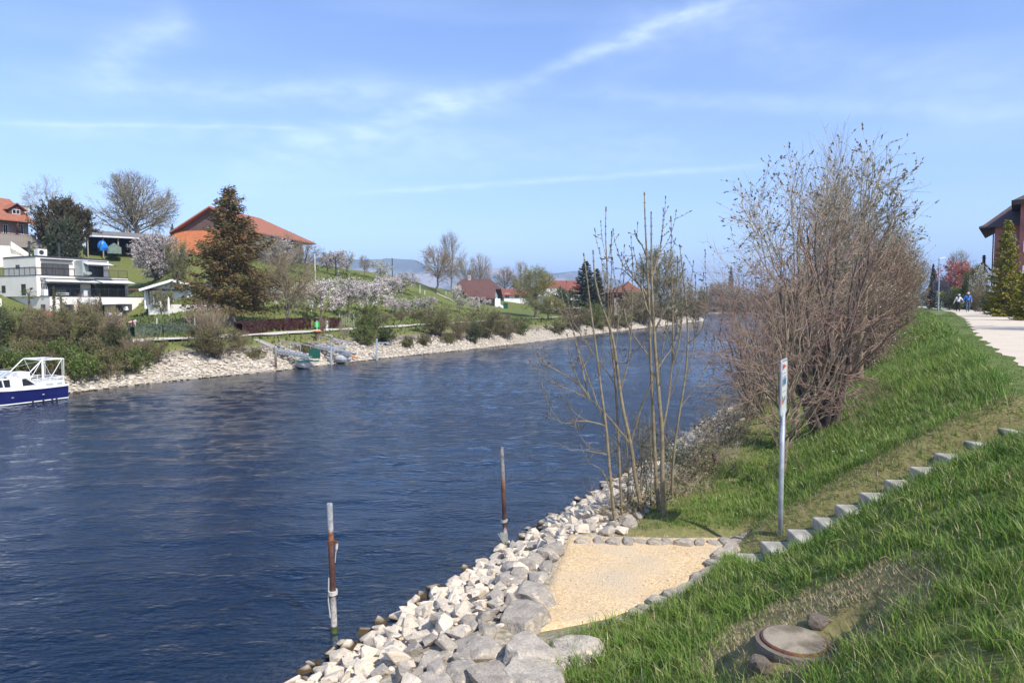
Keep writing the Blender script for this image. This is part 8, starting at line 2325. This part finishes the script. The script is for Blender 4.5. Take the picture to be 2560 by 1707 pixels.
def cull(x, y, pad=60):
    z = z_right(x, y); Y = np.maximum(y, .3)
    d_ = np.stack([x, y, z - CAMZ], -1); cp, sp = math.cos(PITCH), math.sin(PITCH)
    f = d_[:, 1] * cp - d_[:, 2] * sp; u_ = d_[:, 1] * sp + d_[:, 2] * cp
    u = 1280 + FPX * x / np.maximum(f, .1); v = 853.5 - FPX * u_ / np.maximum(f, .1)
    return (f > .9) & (u > -pad) & (u < 2560 + pad) & (v < 1707 + 420) & (v > 500)
def grass_mat(name, a, b, c, sc=.8):
    m = leafmat(name, a, b, c, scale=sc, trans=.28, rough=.5)
    return m
M['grass'] = grass_mat('grass', (0.130, 0.225, 0.036), (0.085, 0.165, 0.028), (0.18, 0.26, 0.06))
M['grass_light'] = grass_mat('grass_light', (0.23, 0.31, 0.06), (0.17, 0.25, 0.045), (0.28, 0.32, 0.10))
M['grass_mown'] = grass_mat('grass_mown', (0.25, 0.26, 0.085), (0.18, 0.21, 0.065), (0.33, 0.28, 0.14), 2)
def lum(x, y): return .5 + .5 * np.sin(x * 1.9 + 1.7 * np.sin(y * 1.3)) * np.sin(y * 1.6 + 1.2 * np.sin(x * 1.1))
def tufts(n, tr, sr, per, spread):
    t = rg.uniform(*tr, n); s = rg.uniform(*sr, n); x, y = from_st(s, t)
    x = np.repeat(x, per) + rg.normal(size=n * per) * spread; y = np.repeat(y, per) + rg.normal(size=n * per) * spread
    return x, y
def zones(x, y):
    s, t = to_st(x, y); r, d, l = zone_right(x, y)
    pd = poly_sd(x, y, PLAT)
    onpath = (s > s_path(t) - .05 + .08 * np.sin(t * 2.3)) & (s < s_path(t) + 3.05)
    man = np.hypot(x - MAN[0], y - MAN[1]); bur = np.hypot(x - BURROW[0], y - BURROW[1])
    stairs = (x > STAIR0[0] - .2) & (x < STAIR0[0] + 4.8) & (y < STAIR0[1] + .02) & (y > STAIR0[1] - 1.1)
    # the last block steps and the corner at the top stand clear
    return s, t, r, d, l, pd, onpath, man, bur, stairs
mg_t = MG()
# tall grass of the slope, three distance bands
for (tr, n, per, sp_, h0, w0, nseg) in (((-1, 6), 7200, 9, .030, .21, .0034, 2), ((6, 13), 7200, 9, .04, .21, .0046, 2), ((13, 28), 8500, 7, .06, .23, .0085, 1), ((28, 60), 6500, 6, .12, .25, .018, 1), ((60, 130), 4000, 5, .25, .30, .04, 1)):
    x, y = tufts(n, tr, (-4.6, 2.6), per, sp_)
    s, t, r, d, l, pd, onpath, man, bur, stairs = zones(x, y)
    x_, y_ = x, y
    keep = cull(x, y) & (r < .3 + rg.uniform(-.2, .2, len(x))) & (pd > .22) & (s < scr(t) + .12 + .10 * np.sin(t * 1.7)) & (man > .40) & (bur > .24)
    keep &= rg.uniform(size=len(x)) > np.clip(d, 0, .96) * 1.0
    keep &= ~((np.hypot(x - MAN[0] - .32, y - MAN[1] - .30) + .15 * lum(x * 3, y * 3) < .80) & (rg.uniform(size=len(x)) < .9))
    keep &= (y > 9) | (bare_side(x, y) < rg.uniform(-.12, .06, len(x)))
    keep &= ~(stairs & (y > STAIR0[1] - 1.0 + rg.normal(size=len(x)) * .06)) & ~((x > STAIR0[0] + 3.3) & (x < STAIR0[0] + 5.3) & (y > STAIR0[1] - .75) & (y < STAIR0[1] + .1))
    x, y, s, t = x[keep], y[keep], s[keep], t[keep]
    lm = lum(x * .8, y * .8)
    h = h0 * rg.uniform(.5, 1.15, len(x)) * (.70 + .45 * lum(x * .5 + 3, y * .5)) * np.where(s > scr(t) - .5, 1.15, 1) * np.where(s < -2.5, .8, 1)
    near_st = (x > STAIR0[0] - .2) & (x < STAIR0[0] + 4.8) & (y < STAIR0[1] - .2) & (y > STAIR0[1] - 1.3); h = np.where(near_st, h * .85, h)
    w = w0 * rg.uniform(.7, 1.3, len(x)); lean = rg.uniform(.25, 1.2, len(x))
    sel = rg.uniform(size=len(x)) < (.18 + .35 * lm)
    st2 = rg.uniform(size=len(x)) < .035
    for m_, q in ((0, ~sel & ~st2), (1, sel & ~st2), (2, st2)):
        add_blades(mg_t, x[q], y[q], h[q] * (1 if m_ < 2 else 1.1), w[q], lean[q] * (1 if m_ < 2 else 1.3), m_, nseg)
tag(mg_t.obj('tall_grass', [M['grass'], M['grass_light'], M['straw']]), kind='stuff')
# short mown grass, dry strip and lawn beside the path
mg_m = MG()
for (tr, sr, n, per, sp_, h0, w0) in (((3, 14), (-4.8, 3.4), 34000, 8, .03, .065, .0046), ((10, 30), (1.0, 3.0), 9000, 6, .04, .05, .007), ((30, 75), (1.6, 6), 8000, 5, .1, .055, .014), ((20, 80), (7.3, 16), 7000, 5, .15, .07, .022), ((13, 30), (-4.8, -2.5), 4000, 6, .05, .09, .007)):
    x, y = tufts(n, tr, sr, per, sp_)
    s, t, r, d, l, pd, onpath, man, bur, stairs = zones(x, y)
    keep = cull(x, y) & ~onpath & (pd > .10) & (man > .39) & (bur > .24) & (r < .5)
    keep &= (d > .25) | (l > .5)
    keep &= ~(stairs & (y > STAIR0[1] - 1.2)) & (bare_side(x, y) < .35)
    keep &= rg.uniform(size=len(x)) < np.where(l > .5, .9, np.where(pd < .5, .35, .75))
    x, y, l, d = x[keep], y[keep], l[keep], d[keep]
    h = h0 * rg.uniform(.4, 1.3, len(x)); w = w0 * rg.uniform(.6, 1.3, len(x)); lean = rg.uniform(.4, 1.6, len(x))
    g = rg.uniform(size=len(x)) < np.where(l > .5, .78, .25); mp = np.hypot(x - MAN[0] - .32, y - MAN[1] - .30) < 1.0; g = g & ~(mp & (rg.uniform(size=len(x)) < .85)); st2 = (rg.uniform(size=len(x)) < np.where(l > .5, .05, np.where(mp, .75, .35))) & ~g
    for m_, q in ((0, g), (1, ~g & ~st2), (2, st2)): add_blades(mg_m, x[q], y[q], h[q], w[q], lean[q], m_, 1, dirbias=(0, 0))
# sparse weeds on the gravel margins
n = 2600; x = rg.uniform(PLAT[:, 0].min(), PLAT[:, 0].max(), n); y = rg.uniform(PLAT[:, 1].min(), PLAT[:, 1].max(), n)
pd = poly_sd(x, y, PLAT); q = (pd < -.03) & (pd > -.55) & (rg.uniform(size=n) < np.exp(pd * 6) * 1.0) & (lum(x * 2, y * 2) > .45)
V, Q, T = blades(x[q], y[q], np.full(q.sum(), .045), np.full(q.sum(), .004), rg.uniform(.3, 1.5, q.sum()), 0, 1)
V[:, 2] = V[:, 2]; mg_m.add(V + np.array([0, 0, .035]), T, 1)
tag(mg_m.obj('short_grass', [M['grass'], M['grass_mown'], M['straw']]), kind='stuff')
# far bank grass tufts near the towpath
mg_f = MG(); n = 26000
t_ = rg.uniform(-6, 90, n); d_ = rg.uniform(3.2, 60, n) ** 1; x = oL[0] + t_ * aL[0] + d_ * nL[0]; y = oL[1] + t_ * aL[1] + d_ * nL[1]
dpth = np.min(np.hypot(x[:, None] - far_path_xy[None, ::4, 0], y[:, None] - far_path_xy[None, ::4, 1]), 1); ok = (dpth > 1.2); x, y = x[ok], y[ok]
z = ground(x, y); sz = rg.uniform(.12, .30, len(x)); a = rg.uniform(0, 3.14, len(x))
dx, dy = np.cos(a) * sz * .45, np.sin(a) * sz * .45
V = np.stack([np.stack([x - dx, y - dy, z - .02], -1), np.stack([x + dx, y + dy, z - .02], -1), np.stack([x + rg.normal(size=len(x)) * .1, y + rg.normal(size=len(x)) * .1, z + sz], -1)], 1).reshape(-1, 3)
F = np.arange(len(x) * 3).reshape(-1, 3); k = rg.uniform(size=len(x)) < .4
mg_f.add(V, F[k], 1); b0_ = 0; mg_f.F.append((F[~k], 0))
M['meadow'] = leafmat('meadow', (0.115, 0.155, 0.032), (0.085, 0.125, 0.028), (0.17, 0.17, 0.055), scale=.25, trans=.2)
M['meadow2'] = leafmat('meadow2', (0.15, 0.185, 0.04), (0.11, 0.15, 0.035), (0.20, 0.19, 0.07), scale=.25, trans=.2)
tag(mg_f.obj('meadow_grass', [M['meadow'], M['meadow2']]), kind='stuff')

# dead stalks and three white daisies
ST = [((2375, 972), (2440, 1018)), ((2362, 1005), (2380, 1035)), ((2205, 1085), (2232, 1135)), ((2308, 1052), (2340, 1070)), ((2225, 1100), (2252, 1118)), ((1780, 1405), (1850, 1400)), ((2480, 1640), (2556, 1700)), ((2440, 1545), (2530, 1600)), ((2110, 1230), (2160, 1220)), ((1885, 1478), (1930, 1492))]
mg = MG()
for a, b in ST:
    p, q = hit(*a, 2.2), hit(*b, 2.2); p[2] += .10; q[2] += .06; m = (p + q) / 2 + [0, 0, .08]
    mg.tube([p, m, q], [.004, .0035, .002], 4)
for i in range(90):
    x = rg.uniform(-1, 6); t0 = rg.uniform(1.5, 14); s0 = rg.uniform(-3, 1.2); xx_, yy_ = from_st(s0, t0); p = np.array([xx_, yy_, gz(xx_, yy_) + .05]); d = unit(rg.normal(size=3) * np.array([1, 1, .25])); L = rg.uniform(.08, .3)
    mg.tube([p, p + d * L * .5 + [0, 0, .03], p + d * L], [.0028, .0025, .0015], 3)
tag(mg.obj('dead_stalks', M['straw']), kind='stuff')
for i, (u, v, lab) in enumerate([(2154, 1146, 'small white flower highest on the slope left of the brush'), (2083, 1145, 'small white flower in the grass above the sign base'), (1986, 1187, 'small white flower beside the alder trunk foot')]):
    b = hit(u, v, 5); t = thing('daisy', b, lab, 'flower'); MG().tube([(0, 0, 0), (0, 0, .13)], .003, 4).obj('stem', M['grass'], t)
    mg = MG()
    for j in range(8):
        a = j * .785; mg.add([(0, 0, .13), (.02 * math.cos(a - .3), .02 * math.sin(a - .3), .135), (.036 * math.cos(a), .036 * math.sin(a), .14), (.02 * math.cos(a + .3), .02 * math.sin(a + .3), .135)], [(0, 1, 2, 3)])
    mg.obj('petals', M['flower_white'], t)
